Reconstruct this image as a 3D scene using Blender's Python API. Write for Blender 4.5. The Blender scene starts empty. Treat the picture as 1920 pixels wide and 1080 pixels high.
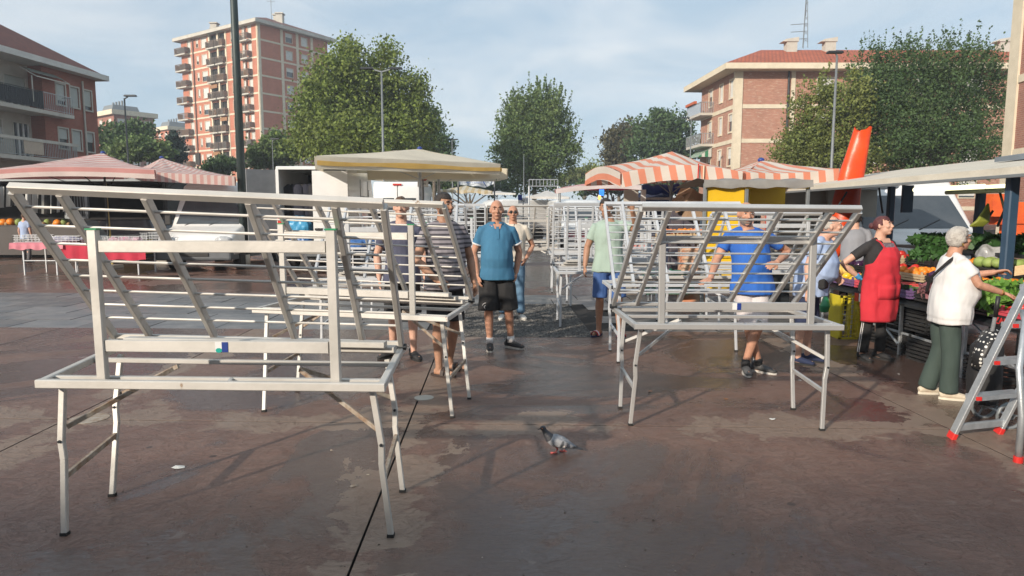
import bpy, bmesh, math, random
import numpy as np
from mathutils import Vector, Matrix, noise as mnoise
R = math.radians
V = Vector
random.seed(7); np.random.seed(7)
S = bpy.context.scene
COL = S.collection
# ---------------------------------------------------------------- camera, sky, sun, exposure
CAMH = 1.62; PITCH = R(6.33); FPX = 1280.0
cam_d = bpy.data.cameras.new('camera'); cam_d.sensor_width = 36; cam_d.lens = 24.0
cam_d.clip_start = 0.05; cam_d.clip_end = 3000
cam = bpy.data.objects.new('camera', cam_d); COL.objects.link(cam)
cam.location = (0, 0, CAMH); cam.rotation_euler = (math.pi/2 - PITCH, 0, 0)
S.camera = cam
SUN_AZ = R(219.8)      # compass style: clockwise from +Y
SUN_EL = R(21)
w = bpy.data.worlds.new('World'); S.world = w; w.use_nodes = True
nt = w.node_tree; nt.nodes.clear()
def wn(t, **k):
    n = nt.nodes.new(t)
    for a, b in k.items(): setattr(n, a, b)
    return n
sky = wn('ShaderNodeTexSky', sky_type='NISHITA', sun_disc=False, sun_elevation=SUN_EL, sun_rotation=SUN_AZ,
         air_density=1.0, dust_density=1.2, ozone_density=1.0, altitude=100)
bg = wn('ShaderNodeBackground'); out = wn('ShaderNodeOutputWorld')
tc = wn('ShaderNodeTexCoord'); mp = wn('ShaderNodeMapping'); mp.inputs['Scale'].default_value = (1.1, 1.1, 3.4)
mp.inputs['Rotation'].default_value = (0.1, 0.2, 0.5)
nz = wn('ShaderNodeTexNoise'); nz.inputs['Scale'].default_value = 2.1; nz.inputs['Detail'].default_value = 7; nz.inputs['Roughness'].default_value = .58
nz.inputs['Distortion'].default_value = .6
rp = wn('ShaderNodeValToRGB'); rp.color_ramp.elements[0].position = .36; rp.color_ramp.elements[1].position = .72
rp.color_ramp.elements[0].color = (.72, .72, .72, 1); rp.color_ramp.elements[1].color = (1, 1, 1, 1)
mx = wn('ShaderNodeMix', data_type='RGBA'); cl = wn('ShaderNodeMix', data_type='RGBA'); cl.inputs[6].default_value = (3.5, 4.5, 5.4, 1); cl.inputs[7].default_value = (5.7, 6.1, 6.4, 1)
n9 = wn('ShaderNodeTexNoise'); n9.inputs['Scale'].default_value = 3.3; n9.inputs['Detail'].default_value = 8; n9.inputs['Roughness'].default_value = .55; n9.inputs['Distortion'].default_value = .8
r9 = wn('ShaderNodeValToRGB'); r9.color_ramp.elements[0].position = .38; r9.color_ramp.elements[1].position = .70
nt.links.new(tc.outputs['Generated'], mp.inputs['Vector']); nt.links.new(mp.outputs[0], nz.inputs['Vector'])
nt.links.new(nz.outputs['Fac'], rp.inputs['Fac']); nt.links.new(rp.outputs['Color'], mx.inputs[0])
nt.links.new(mp.outputs[0], n9.inputs['Vector']); nt.links.new(n9.outputs['Fac'], r9.inputs['Fac']); nt.links.new(r9.outputs['Color'], cl.inputs[0]); nt.links.new(cl.outputs[2], mx.inputs[7])
nt.links.new(sky.outputs[0], mx.inputs[6]); nt.links.new(mx.outputs[2], bg.inputs['Color'])
bg.inputs['Strength'].default_value = .115
nt.links.new(bg.outputs[0], out.inputs[0])
sl = bpy.data.lights.new('sun', 'SUN'); sl.energy = 4.2; sl.angle = R(1.0); sl.color = (1, .88, .74)
sun = bpy.data.objects.new('sun', sl); COL.objects.link(sun)
sdir = V((math.sin(SUN_AZ)*math.cos(SUN_EL), math.cos(SUN_AZ)*math.cos(SUN_EL), math.sin(SUN_EL)))
sun.rotation_euler = sdir.to_track_quat('Z', 'Y').to_euler(); sun.location = sdir*50
S.view_settings.view_transform = 'Standard'; S.view_settings.look = 'None'
S.view_settings.exposure = 0.38; S.view_settings.gamma = 1.0; S.view_settings.use_curve_mapping = False
S.render.engine = 'CYCLES'
S.cycles.max_bounces = 6; S.cycles.diffuse_bounces = 3; S.cycles.transparent_max_bounces = 8
# ---------------------------------------------------------------- helpers
def ray(u, v):
    rx = (u-960)/FPX; dn = (v-540)/FPX; c, s = math.cos(PITCH), math.sin(PITCH)
    return V((rx, c-dn*s, -s-dn*c))
def W(u, v, y):                    # world point seen at photo pixel (u,v) at distance y
    d = ray(u, v); return V((0, 0, CAMH)) + d*(y/d.y)
def WH(u, v, h):                   # the same at height h
    d = ray(u, v); return V((0, 0, CAMH)) + d*((h-CAMH)/d.z)
def tag(o, label=None, cat=None, group=None, kind=None):
    if label: o['label'] = label
    if cat: o['category'] = cat
    if group: o['group'] = group
    if kind: o['kind'] = kind
    return o
def empty(name, loc=(0, 0, 0), label=None, cat=None, group=None, rz=0, kind=None):
    o = bpy.data.objects.new(name, None); COL.objects.link(o); o.location = loc; o.rotation_euler = (0, 0, rz)
    o.empty_display_size = .2
    return tag(o, label, cat, group, kind)
def wloc(o):
    l = V((0, 0, 0))
    while o is not None: l += o.location; o = o.parent
    return l
def frame(t, ref=V((0, 0, 1))):
    t = t.normalized()
    if abs(t.dot(ref)) > .98: ref = V((0, 1, 0)) if abs(t.y) < .9 else V((1, 0, 0))
    x = t.cross(ref).normalized(); y = x.cross(t).normalized()
    return x, y, t
class MB:
    def __init__(s): s.v = []; s.f = []; s.at = []
    def add(s, vs, fs):
        n = len(s.v); s.v += [tuple(p) for p in vs]; s.f += [tuple(i+n for i in f) for f in fs]; return s
    def hexa(s, p):                # 8 corners, bottom 4 then top 4
        return s.add(p, [(0, 3, 2, 1), (4, 5, 6, 7), (0, 1, 5, 4), (1, 2, 6, 5), (2, 3, 7, 6), (3, 0, 4, 7)])
    def box(s, c, d, rz=0):
        c = V(c); h = [k/2 for k in d]; m = Matrix.Rotation(rz, 3, 'Z')
        return s.hexa([c + m @ V((a*h[0], b*h[1], e*h[2])) for e in (-1, 1) for a, b in ((-1, -1), (1, -1), (1, 1), (-1, 1))])
    def ob(s, O, D, N, r):         # oriented box: along D, outward N, up z ; r=(s0,s1,d0,d1,h0,h1)
        O, D, N = V(O), V(D), V(N)
        q = lambda a, b, c: O + D*a + N*b + V((0, 0, c))
        s0, s1, d0, d1, h0, h1 = r
        return s.hexa([q(s0, d0, h0), q(s1, d0, h0), q(s1, d1, h0), q(s0, d1, h0), q(s0, d0, h1), q(s1, d0, h1), q(s1, d1, h1), q(s0, d1, h1)])
    def beam(s, p0, p1, w, h=None, ref=V((0, 0, 1)), ch=None):
        p0, p1 = V(p0), V(p1); h = h or w; ch = min(w, h)*.12 if ch is None else ch
        x, y, t = frame(p1-p0, ref); a, b = w/2, h/2
        pr = [(-a+ch, -b), (a-ch, -b), (a, -b+ch), (a, b-ch), (a-ch, b), (-a+ch, b), (-a, b-ch), (-a, -b+ch)]
        vs = [p0+x*i+y*j for i, j in pr] + [p1+x*i+y*j for i, j in pr]
        return s.add(vs, [(i, (i+1) % 8, 8+(i+1) % 8, 8+i) for i in range(8)] + [tuple(range(7, -1, -1)), tuple(range(8, 16))])
    def loft(s, pts, rad, n=12, ref=V((0, 0, 1)), cap=True, rings=None):
        pts = [V(p) for p in pts]; m = len(pts); vs = []; px = None
        for i, p in enumerate(pts):
            t = (pts[min(i+1, m-1)]-pts[max(i-1, 0)])
            x, y, t = frame(t, ref)
            if px is not None and x.dot(px) < 0: x = -x; y = -y
            px = x
            r = rad[i] if isinstance(rad, (list, tuple)) else rad
            a, b = r if isinstance(r, (tuple, list)) else (r, r)
            vs += [p + x*(a*math.cos(2*math.pi*k/n)) + y*(b*math.sin(2*math.pi*k/n)) for k in range(n)]
        fs = [(i*n+k, i*n+(k+1) % n, (i+1)*n+(k+1) % n, (i+1)*n+k) for i in range(m-1) for k in range(n)]
        if cap: fs += [tuple(range(n-1, -1, -1)), tuple((m-1)*n+k for k in range(n))]
        return s.add(vs, fs)
    def tube(s, p0, p1, r, n=8, r2=None): return s.loft([p0, p1], [r, r if r2 is None else r2], n)
    def path(s, pts, r, n=8): return s.loft(pts, [r]*len(pts), n)
    def ell(s, c, r, nu=14, nv=9, M=None):
        c = V(c); vs = [V((0, 0, 1))]
        for j in range(1, nv):
            th = math.pi*j/nv
            vs += [V((math.sin(th)*math.cos(2*math.pi*i/nu), math.sin(th)*math.sin(2*math.pi*i/nu), math.cos(th))) for i in range(nu)]
        vs.append(V((0, 0, -1)))
        vs = [V((p.x*r[0], p.y*r[1], p.z*r[2])) for p in vs]
        if M is not None: vs = [M @ p for p in vs]
        vs = [p+c for p in vs]
        fs = [(0, 1+i, 1+(i+1) % nu) for i in range(nu)]
        for j in range(nv-2):
            a = 1+j*nu; b = a+nu
            fs += [(a+i, b+i, b+(i+1) % nu, a+(i+1) % nu) for i in range(nu)]
        a = 1+(nv-2)*nu; L = len(vs)-1
        fs += [(a+i, L, a+(i+1) % nu) for i in range(nu)]
        return s.add(vs, fs)
    def quad(s, a, b, c, d): return s.add([a, b, c, d], [(0, 1, 2, 3)])
    def prism(s, poly, y0, y1, M):  # polygon in local XZ extruded along Y, M maps to world
        n = len(poly)
        vs = [M @ V((p[0], y0, p[1])) for p in poly] + [M @ V((p[0], y1, p[1])) for p in poly]
        return s.add(vs, [(i, (i+1) % n, n+(i+1) % n, n+i) for i in range(n)] + [tuple(range(n-1, -1, -1)), tuple(range(n, 2*n))])
    def mesh(s, name, mat, off=V((0, 0, 0)), smooth=False):
        me = bpy.data.meshes.new(name)
        me.from_pydata([(p[0]-off.x, p[1]-off.y, p[2]-off.z) for p in s.v], [], s.f)
        if s.at:
            a = me.attributes.new('st', 'FLOAT', 'POINT'); a.data.foreach_set('value', s.at)
        me.materials.append(mat)
        if smooth: me.shade_smooth()
        me.update(); return me
    def build(s, name, mat, parent=None, smooth=False, fix=True):
        me = s.mesh(name, mat, wloc(parent), smooth)
        if fix:
            bm = bmesh.new(); bm.from_mesh(me); bmesh.ops.recalc_face_normals(bm, faces=bm.faces); bm.to_mesh(me); bm.free()
        o = bpy.data.objects.new(name, me); COL.objects.link(o); o.parent = parent
        return o
def bent(o, w=.006, seg=2):        # bevel for near things
    m = o.modifiers.new('bevel', 'BEVEL'); m.width = w; m.segments = seg; m.limit_method = 'ANGLE'; return o
def copy_tree(o, parent=None):
    c = o.copy(); COL.objects.link(c); c.parent = parent
    for ch in list(o.children): copy_tree(ch, c)
    return c
# ---------------------------------------------------------------- materials
MATS = {}
def pm(name, c1, c2=None, scale=4, rough=.7, metal=0, bump=0, bscale=None, spec=None, rnd=0, coat=0, coord='Object', stretch=None, emit=None, rough2=None, sss=0, island=0, trans=0, detail=5, spot=None):
    if name in MATS: return MATS[name]
    m = bpy.data.materials.new(name); m.use_nodes = True; n = m.node_tree.nodes; L = m.node_tree.links
    b = n['Principled BSDF']; b.inputs['Roughness'].default_value = rough; b.inputs['Metallic'].default_value = metal
    if spec is not None: b.inputs['Specular IOR Level'].default_value = spec
    if coat: b.inputs['Coat Weight'].default_value = coat
    if sss: b.inputs['Subsurface Weight'].default_value = sss; b.inputs['Subsurface Radius'].default_value = (.012, .005, .003); b.inputs['Subsurface Scale'].default_value = 1.0
    t = n.new('ShaderNodeTexCoord'); src = t.outputs[coord]
    if coord == 'World':
        pass
    if stretch:
        mp = n.new('ShaderNodeMapping'); mp.inputs['Scale'].default_value = stretch; L.new(src, mp.inputs[0]); src = mp.outputs[0]
    if c2 is None: c2 = tuple(k*.82 for k in c1)
    nz = n.new('ShaderNodeTexNoise'); nz.inputs['Scale'].default_value = scale; nz.inputs['Detail'].default_value = detail; nz.inputs['Roughness'].default_value = .6
    L.new(src, nz.inputs['Vector'])
    cr = n.new('ShaderNodeValToRGB'); cr.color_ramp.elements[0].position = .35; cr.color_ramp.elements[1].position = .68
    cr.color_ramp.elements[0].color = (*c1, 1); cr.color_ramp.elements[1].color = (*c2, 1)
    L.new(nz.outputs['Fac'], cr.inputs['Fac']); col = cr.outputs['Color']
    if spot:
        n5 = n.new('ShaderNodeTexNoise'); n5.inputs['Scale'].default_value = spot[1]; n5.inputs['Detail'].default_value = 7; n5.inputs['Roughness'].default_value = .7; L.new(src, n5.inputs['Vector'])
        c5 = n.new('ShaderNodeValToRGB'); c5.color_ramp.elements[0].position = spot[2]; c5.color_ramp.elements[1].position = spot[2]+.05; L.new(n5.outputs['Fac'], c5.inputs['Fac'])
        x5 = n.new('ShaderNodeMix'); x5.data_type = 'RGBA'; L.new(c5.outputs['Color'], x5.inputs[0]); L.new(col, x5.inputs[6]); x5.inputs[7].default_value = (*spot[0], 1); col = x5.outputs[2]
    if rnd or island:
        hv = n.new('ShaderNodeHueSaturation'); mr = n.new('ShaderNodeMapRange')
        k = rnd or island
        if island:
            g = n.new('ShaderNodeNewGeometry'); L.new(g.outputs['Random Per Island'], mr.inputs['Value'])
        else:
            g = n.new('ShaderNodeObjectInfo'); L.new(g.outputs['Random'], mr.inputs['Value'])
        mr.inputs['To Min'].default_value = 1-k; mr.inputs['To Max'].default_value = 1+k
        L.new(mr.outputs[0], hv.inputs['Value']); L.new(col, hv.inputs['Color']); col = hv.outputs['Color']
    L.new(col, b.inputs['Base Color'])
    if rough2 is not None:
        r = n.new('ShaderNodeMapRange'); r.inputs['From Min'].default_value = .35; r.inputs['From Max'].default_value = .68
        r.inputs['To Min'].default_value = rough; r.inputs['To Max'].default_value = rough2
        L.new(nz.outputs['Fac'], r.inputs['Value']); L.new(r.outputs[0], b.inputs['Roughness'])
    if bump:
        n2 = n.new('ShaderNodeTexNoise'); n2.inputs['Scale'].default_value = bscale or scale*4; n2.inputs['Detail'].default_value = 4
        L.new(src, n2.inputs['Vector'])
        bp = n.new('ShaderNodeBump'); bp.inputs['Strength'].default_value = bump; bp.inputs['Distance'].default_value = .02
        L.new(n2.outputs['Fac'], bp.inputs['Height']); L.new(bp.outputs[0], b.inputs['Normal'])
    if emit: b.inputs['Emission Color'].default_value = (*emit[0], 1); b.inputs['Emission Strength'].default_value = emit[1]
    if trans:
        tr = n.new('ShaderNodeBsdfTranslucent'); L.new(col, tr.inputs['Color']); ms = n.new('ShaderNodeMixShader'); ms.inputs[0].default_value = trans
        L.new(b.outputs[0], ms.inputs[1]); L.new(tr.outputs[0], ms.inputs[2]); L.new(ms.outputs[0], n['Material Output'].inputs['Surface'])
    MATS[name] = m; return m
def stripes(name, ca, cb, per, rough=.75, duty=.5, attr=True, axis='Z', trans=.25, bump=.15, dirt=.85):
    m = bpy.data.materials.new(name); m.use_nodes = True; n = m.node_tree.nodes; L = m.node_tree.links
    b = n['Principled BSDF']; b.inputs['Roughness'].default_value = rough
    if attr:
        a = n.new('ShaderNodeAttribute'); a.attribute_name = 'st'; src = a.outputs['Fac']
    else:
        t = n.new('ShaderNodeTexCoord'); sx = n.new('ShaderNodeSeparateXYZ'); L.new(t.outputs['Object'], sx.inputs[0]); src = sx.outputs[axis]
    d = n.new('ShaderNodeMath'); d.operation = 'DIVIDE'; d.inputs[1].default_value = per; L.new(src, d.inputs[0])
    fr = n.new('ShaderNodeMath'); fr.operation = 'FRACT'; L.new(d.outputs[0], fr.inputs[0])
    gt = n.new('ShaderNodeMath'); gt.operation = 'GREATER_THAN'; gt.inputs[1].default_value = duty; L.new(fr.outputs[0], gt.inputs[0])
    mx = n.new('ShaderNodeMix'); mx.data_type = 'RGBA'; mx.inputs[6].default_value = (*ca, 1); mx.inputs[7].default_value = (*cb, 1)
    L.new(gt.outputs[0], mx.inputs[0])
    nz = n.new('ShaderNodeTexNoise'); nz.inputs['Scale'].default_value = 1.7; nz.inputs['Detail'].default_value = 6
    t2 = n.new('ShaderNodeTexCoord'); L.new(t2.outputs['Object'], nz.inputs['Vector'])
    mr = n.new('ShaderNodeMapRange'); mr.inputs['To Min'].default_value = dirt-.12; mr.inputs['To Max'].default_value = 1.12; L.new(nz.outputs['Fac'], mr.inputs['Value'])
    hv = n.new('ShaderNodeHueSaturation'); L.new(mr.outputs[0], hv.inputs['Value']); L.new(mx.outputs[2], hv.inputs['Color'])
    L.new(hv.outputs['Color'], b.inputs['Base Color'])
    bp = n.new('ShaderNodeBump'); bp.inputs['Strength'].default_value = bump; bp.inputs['Distance'].default_value = .05
    n3 = n.new('ShaderNodeTexNoise'); n3.inputs['Scale'].default_value = 5; L.new(t2.outputs['Object'], n3.inputs['Vector'])
    L.new(n3.outputs['Fac'], bp.inputs['Height']); L.new(bp.outputs[0], b.inputs['Normal'])
    if trans:
        tr = n.new('ShaderNodeBsdfTranslucent'); L.new(hv.outputs['Color'], tr.inputs['Color']); ms = n.new('ShaderNodeMixShader'); ms.inputs[0].default_value = trans
        L.new(b.outputs[0], ms.inputs[1]); L.new(tr.outputs[0], ms.inputs[2]); L.new(ms.outputs[0], n['Material Output'].inputs['Surface'])
    MATS[name] = m; return m
def brick_mat(name, c1, c2, mortar, bw=.26, bh=.075, msize=.009, patch=None):
    m = bpy.data.materials.new(name); m.use_nodes = True; n = m.node_tree.nodes; L = m.node_tree.links
    b = n['Principled BSDF']; b.inputs['Roughness'].default_value = .85
    t = n.new('ShaderNodeTexCoord'); sx = n.new('ShaderNodeSeparateXYZ'); L.new(t.outputs['Object'], sx.inputs[0])
    ad = n.new('ShaderNodeMath'); ad.operation = 'ADD'; L.new(sx.outputs['X'], ad.inputs[0]); L.new(sx.outputs['Y'], ad.inputs[1])
    cb = n.new('ShaderNodeCombineXYZ'); L.new(ad.outputs[0], cb.inputs[0]); L.new(sx.outputs['Z'], cb.inputs[1])
    br = n.new('ShaderNodeTexBrick'); br.inputs['Scale'].default_value = 1; br.inputs['Brick Width'].default_value = bw; br.inputs['Row Height'].default_value = bh
    br.inputs['Mortar Size'].default_value = msize; br.inputs['Color1'].default_value = (*c1, 1); br.inputs['Color2'].default_value = (*c2, 1); br.inputs['Mortar'].default_value = (*mortar, 1)
    L.new(cb.outputs[0], br.inputs['Vector'])
    nz = n.new('ShaderNodeTexNoise'); nz.inputs['Scale'].default_value = .7; nz.inputs['Detail'].default_value = 8; nz.inputs['Roughness'].default_value = .7; L.new(cb.outputs[0], nz.inputs['Vector'])
    mr = n.new('ShaderNodeMapRange'); mr.inputs['To Min'].default_value = .7; mr.inputs['To Max'].default_value = 1.35; L.new(nz.outputs['Fac'], mr.inputs['Value'])
    hv = n.new('ShaderNodeHueSaturation'); L.new(br.outputs['Color'], hv.inputs['Color']); L.new(mr.outputs[0], hv.inputs['Value'])
    col = hv.outputs['Color']
    if patch:
        mpn = n.new('ShaderNodeMapping'); mpn.inputs['Scale'].default_value = (.9, 5, 1); L.new(cb.outputs[0], mpn.inputs[0])
        n4 = n.new('ShaderNodeTexNoise'); n4.inputs['Scale'].default_value = 2.2; n4.inputs['Detail'].default_value = 6; L.new(mpn.outputs[0], n4.inputs['Vector'])
        c4 = n.new('ShaderNodeValToRGB'); c4.color_ramp.elements[0].position = .56; c4.color_ramp.elements[1].position = .62; L.new(n4.outputs['Fac'], c4.inputs['Fac'])
        mx = n.new('ShaderNodeMix'); mx.data_type = 'RGBA'; L.new(c4.outputs['Color'], mx.inputs[0]); L.new(col, mx.inputs[6]); mx.inputs[7].default_value = (*patch, 1); col = mx.outputs[2]
    L.new(col, b.inputs['Base Color'])
    MATS[name] = m; return m
ALU = pm('aluminium', (.60, .595, .575), (.46, .46, .45), 4, .42, .6, .03, 40, rough2=.56, rnd=.05, spot=((.26, .25, .24), 6, .66))
ALUW = pm('aluminium_pale', (.62, .60, .56), (.46, .445, .41), 3, .48, .4, .04, 40, rough2=.66, rnd=.07, spot=((.26, .17, .10), 5, .66))
ALUP = pm('white_painted_metal', (.56, .58, .60), (.46, .48, .50), 4, .5, .25, .02, 50, rnd=.04)
GALV = pm('galvanised', (.50, .53, .55), (.38, .41, .43), 14, .4, .6, .1, 70)
RUST = pm('rusty_steel', (.42, .38, .32), (.24, .15, .09), 18, .7, .3, .2, 60)
DARK = pm('dark_metal', (.03, .035, .04), None, 5, .5, .3)
POSTG = pm('dark_green_post', (.028, .045, .045), (.04, .055, .055), 6, .5, .2)
GREYM = pm('grey_post', (.22, .24, .25), None, 6, .5, .3)
BLACK = pm('black_plastic', (.012, .012, .013), (.02, .02, .02), 8, .5)
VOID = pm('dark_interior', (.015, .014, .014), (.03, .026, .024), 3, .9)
WHITEP = pm('white_paint', (.74, .75, .74), (.66, .67, .66), 2, .3, 0, coat=.3)
CREAM = pm('cream_render', (.68, .60, .46), (.58, .51, .38), 1.5, .85)
CONC = pm('pale_concrete', (.52, .50, .44), (.42, .40, .35), 1.2, .85)
GLASS = pm('window_glass', (.04, .05, .06), (.07, .08, .09), 1.2, .08, 0, spec=.8)
SHUT = pm('white_shutter', (.66, .66, .62), (.56, .56, .52), .8, .6, rnd=.12)
SHUTG = pm('grey_shutter', (.46, .49, .46), (.38, .41, .39), .8, .6, rnd=.12)
PLAST = pm('grey_plaster', (.50, .47, .41), (.40, .37, .32), 1.5, .9)
GREENP = pm('green_plastic', (.03, .30, .13), None, 8, .4)
BLUEP = pm('blue_plastic', (.02, .05, .25), None, 8, .4)
RUBBER = pm('rubber', (.02, .02, .02), None, 10, .8)
REDP = pm('red_plastic', (.55, .03, .02), None, 8, .4)
# ---------------------------------------------------------------- the ground
def plain(name, x0, x1, y0, y1, z, m):
    o = MB().quad((x0, y0, z), (x1, y0, z), (x1, y1, z), (x0, y1, z)).build(name, m); return o
ASPH = pm('asphalt', (.055, .052, .05), (.085, .08, .076), 1.5, .85, 0, .3, 40)
tag(plain('ground', -900, 900, -300, 1500, -.06, ASPH), kind='structure')
def slab_mat():
    m = bpy.data.materials.new('stamped_concrete'); m.use_nodes = True; n = m.node_tree.nodes; L = m.node_tree.links
    b = n['Principled BSDF']
    g = n.new('ShaderNodeNewGeometry'); P = g.outputs['Position']
    def noise(s, d=6, r=.6, dist=0, st=None):
        x = n.new('ShaderNodeTexNoise'); x.inputs['Scale'].default_value = s; x.inputs['Detail'].default_value = d; x.inputs['Roughness'].default_value = r; x.inputs['Distortion'].default_value = dist
        if st:
            mp = n.new('ShaderNodeMapping'); mp.inputs['Scale'].default_value = st; L.new(P, mp.inputs[0]); L.new(mp.outputs[0], x.inputs['Vector'])
        else: L.new(P, x.inputs['Vector'])
        return x.outputs['Fac']
    def ramp(src, a, bb, ca=(0, 0, 0), cb=(1, 1, 1)):
        r = n.new('ShaderNodeValToRGB'); r.color_ramp.elements[0].position = a; r.color_ramp.elements[1].position = bb
        r.color_ramp.elements[0].color = (*ca, 1); r.color_ramp.elements[1].color = (*cb, 1); L.new(src, r.inputs[0]); return r.outputs[0]
    def mix(f, a, bb, mode='MIX'):
        x = n.new('ShaderNodeMix'); x.data_type = 'RGBA'; x.blend_type = mode
        for i, q in ((0, f), (6, a), (7, bb)):
            if isinstance(q, tuple): x.inputs[i].default_value = (*q, 1)
            elif isinstance(q, (int, float)): x.inputs[i].default_value = q
            else: L.new(q, x.inputs[i])
        return x.outputs[2]
    def mth(op, a, bb=None):
        x = n.new('ShaderNodeMath'); x.operation = op
        for i, q in ((0, a), (1, bb)):
            if q is None: continue
            if isinstance(q, (int, float)): x.inputs[i].default_value = q
            else: L.new(q, x.inputs[i])
        return x.outputs[0]
    base = mix(ramp(noise(.9, 8, .65), .3, .7), (.122, .062, .045), (.232, .130, .094))
    base = mix(ramp(noise(7, 8, .7), .35, .75), base, mix(.42, base, (.24, .19, .16)))
    base = mix(ramp(noise(45, 4, .7), .45, .72), base, mix(.4, base, (.045, .03, .025)))
    # wet areas: large soft shapes; dried pale rims run along the joints
    wetn = noise(.42, 7, .62, .9)
    sx = n.new('ShaderNodeSeparateXYZ'); L.new(P, sx.inputs[0])
    dj = None
    for jx in (-3.45, -.74, 3.35):
        d = mth('ABSOLUTE', mth('SUBTRACT', sx.outputs['X'], jx)); dj = d if dj is None else mth('MINIMUM', dj, d)
    dy = mth('ABSOLUTE', mth('SUBTRACT', mth('ADD', sx.outputs['Y'], mth('MULTIPLY', sx.outputs['X'], .037)), 5.1)); dj = mth('MINIMUM', dj, dy)
    near = mth('SUBTRACT', 1.0, mth('MINIMUM', mth('MULTIPLY', dj, 1.9), 1.0))
    dry = ramp(mth('ADD', mth('MULTIPLY', near, .27), noise(1.5, 9, .68, .5)), .675, .70)
    wet = ramp(mth('SUBTRACT', wetn, mth('MULTIPLY', near, .10)), .45, .505)
    col = mix(mth('MULTIPLY', wet, .72), base, (.042, .028, .024))
    col = mix(mth('MULTIPLY', dry, .62), col, (.27, .205, .155))
    col = mix(mth('MULTIPLY', ramp(noise(2.6, 5, .5, .2), .69, .74), .35), col, (.40, .36, .32))
    # small dark spots (chewing gum, dirt)
    vo = n.new('ShaderNodeTexVoronoi'); vo.inputs['Scale'].default_value = 1.7; L.new(P, vo.inputs['Vector'])
    spot = mth('LESS_THAN', vo.outputs['Distance'], .042)
    col = mix(mth('MULTIPLY', spot, .7), col, (.03, .025, .022))
    L.new(col, b.inputs['Base Color'])
    ro = n.new('ShaderNodeMapRange'); ro.inputs['To Min'].default_value = .38; ro.inputs['To Max'].default_value = .10; L.new(mth('SUBTRACT', wet, mth('MULTIPLY', dry, 1)), ro.inputs['Value'])
    L.new(mth('ADD', ro.outputs[0], mth('MULTIPLY', noise(9, 4, .7), .12)), b.inputs['Roughness'])
    h = mth('ADD', mth('MULTIPLY', noise(14, 7, .72, 1.5, (1, 2.2, 1)), .8), mth('MULTIPLY', noise(2.4, 5, .6, 1.2, (1, 1.8, 1)), 1.2))
    h = mth('ADD', h, mth('MULTIPLY', ramp(noise(3.2, 8, .75, 2.5), .485, .5), .25))
    bp = n.new('ShaderNodeBump'); bp.inputs['Strength'].default_value = .85; bp.inputs['Distance'].default_value = .02
    L.new(mth('SUBTRACT', .85, mth('MULTIPLY', wet, .62)), bp.inputs['Strength']); L.new(h, bp.inputs['Height']); L.new(bp.outputs[0], b.inputs['Normal'])
    return m
SLAB = slab_mat()
JOINT = pm('dark_joint', (.02, .018, .017), None, 9, .9)
def J(x, y, z=0): return V((x-.028*(y-3), y-.037*x, z))
pav = MB().quad((-48, -8, -.03), (48, -8, -.03), (48, 75, -.03), (-48, 75, -.03)).build('pavement', JOINT); tag(pav, kind='structure')
def slab(x0, x1, y0, y1, name, m, gap=.006, top=0, bot=-.028, rnd=0):
    mb = MB(); q = [(x0+gap, y0+gap), (x1-gap, y0+gap), (x1-gap, y1-gap), (x0+gap, y1-gap)]; e = .004
    e = .0015; c = [J(x, y, bot) for x, y in q] + [J(x, y, top-.002) for x, y in q] + [J(x+(e if i in (0, 3) else -e), y+(e if i in (0, 1) else -e), top) for i, (x, y) in enumerate(q)]
    mb.add(c, [(0, 1, 5, 4), (1, 2, 6, 5), (2, 3, 7, 6), (3, 0, 4, 7), (4, 5, 9, 8), (5, 6, 10, 9), (6, 7, 11, 10), (7, 4, 8, 11), (8, 9, 10, 11)])
    o = mb.build(name, m, pav, fix=False); o.data.materials.append(JOINT)
    for p in o.data.polygons[:4]: p.material_index = 1
    return o
XS = [-44, -40, -36, -32, -28, -24, -20, -16, -12, -8.9, -6.15, -3.45, -.74, 3.35, 7.4, 11.5, 15.6, 19.7, 24, 28, 32, 36, 40, 44]
YS1 = [-7, -3, 1.0, 5.1, 9.3]; YS2 = [13.4, 17.5, 21.6, 25.7, 30, 36, 44, 54, 70]
for ys in (YS1, YS2):
    for a, b_ in zip(XS[:-1], XS[1:]):
        for c, d in zip(ys[:-1], ys[1:]):
            if c >= 30 and abs(a) > 30: continue
            slab(a, b_, c, d, 'slab', SLAB)
TILE = pm('grey_stone_tile', (.115, .12, .125), (.19, .185, .18), 2.2, .5, 0, .2, 30, rough2=.3, rnd=.22)
TILE2 = pm('far_grey_paving', (.13, .13, .13), (.18, .175, .17), .8, .5, 0, .3, 4)
n_rows = 6; th = 4.1/n_rows
for r in range(n_rows):
    x = -13.0 + (r % 2)*.5
    while x < 11.5:
        y0 = 9.3 + r*th
        if not (x+1.0 > -.8 and x < 1.25 and y0 < 12.0): slab(x, x+1.0, y0, y0+th, 'paving_tile', TILE, .008, random.uniform(-.002, .002))
        x += 1.0
for a, b_ in ((-44, -13), (12, 44)): slab(a, b_, 9.3, 13.4, 'paving_band', TILE2)
slab(-1.5, 1.7, 9.3, 13.4, 'bedding', JOINT, top=-.012)
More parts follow.
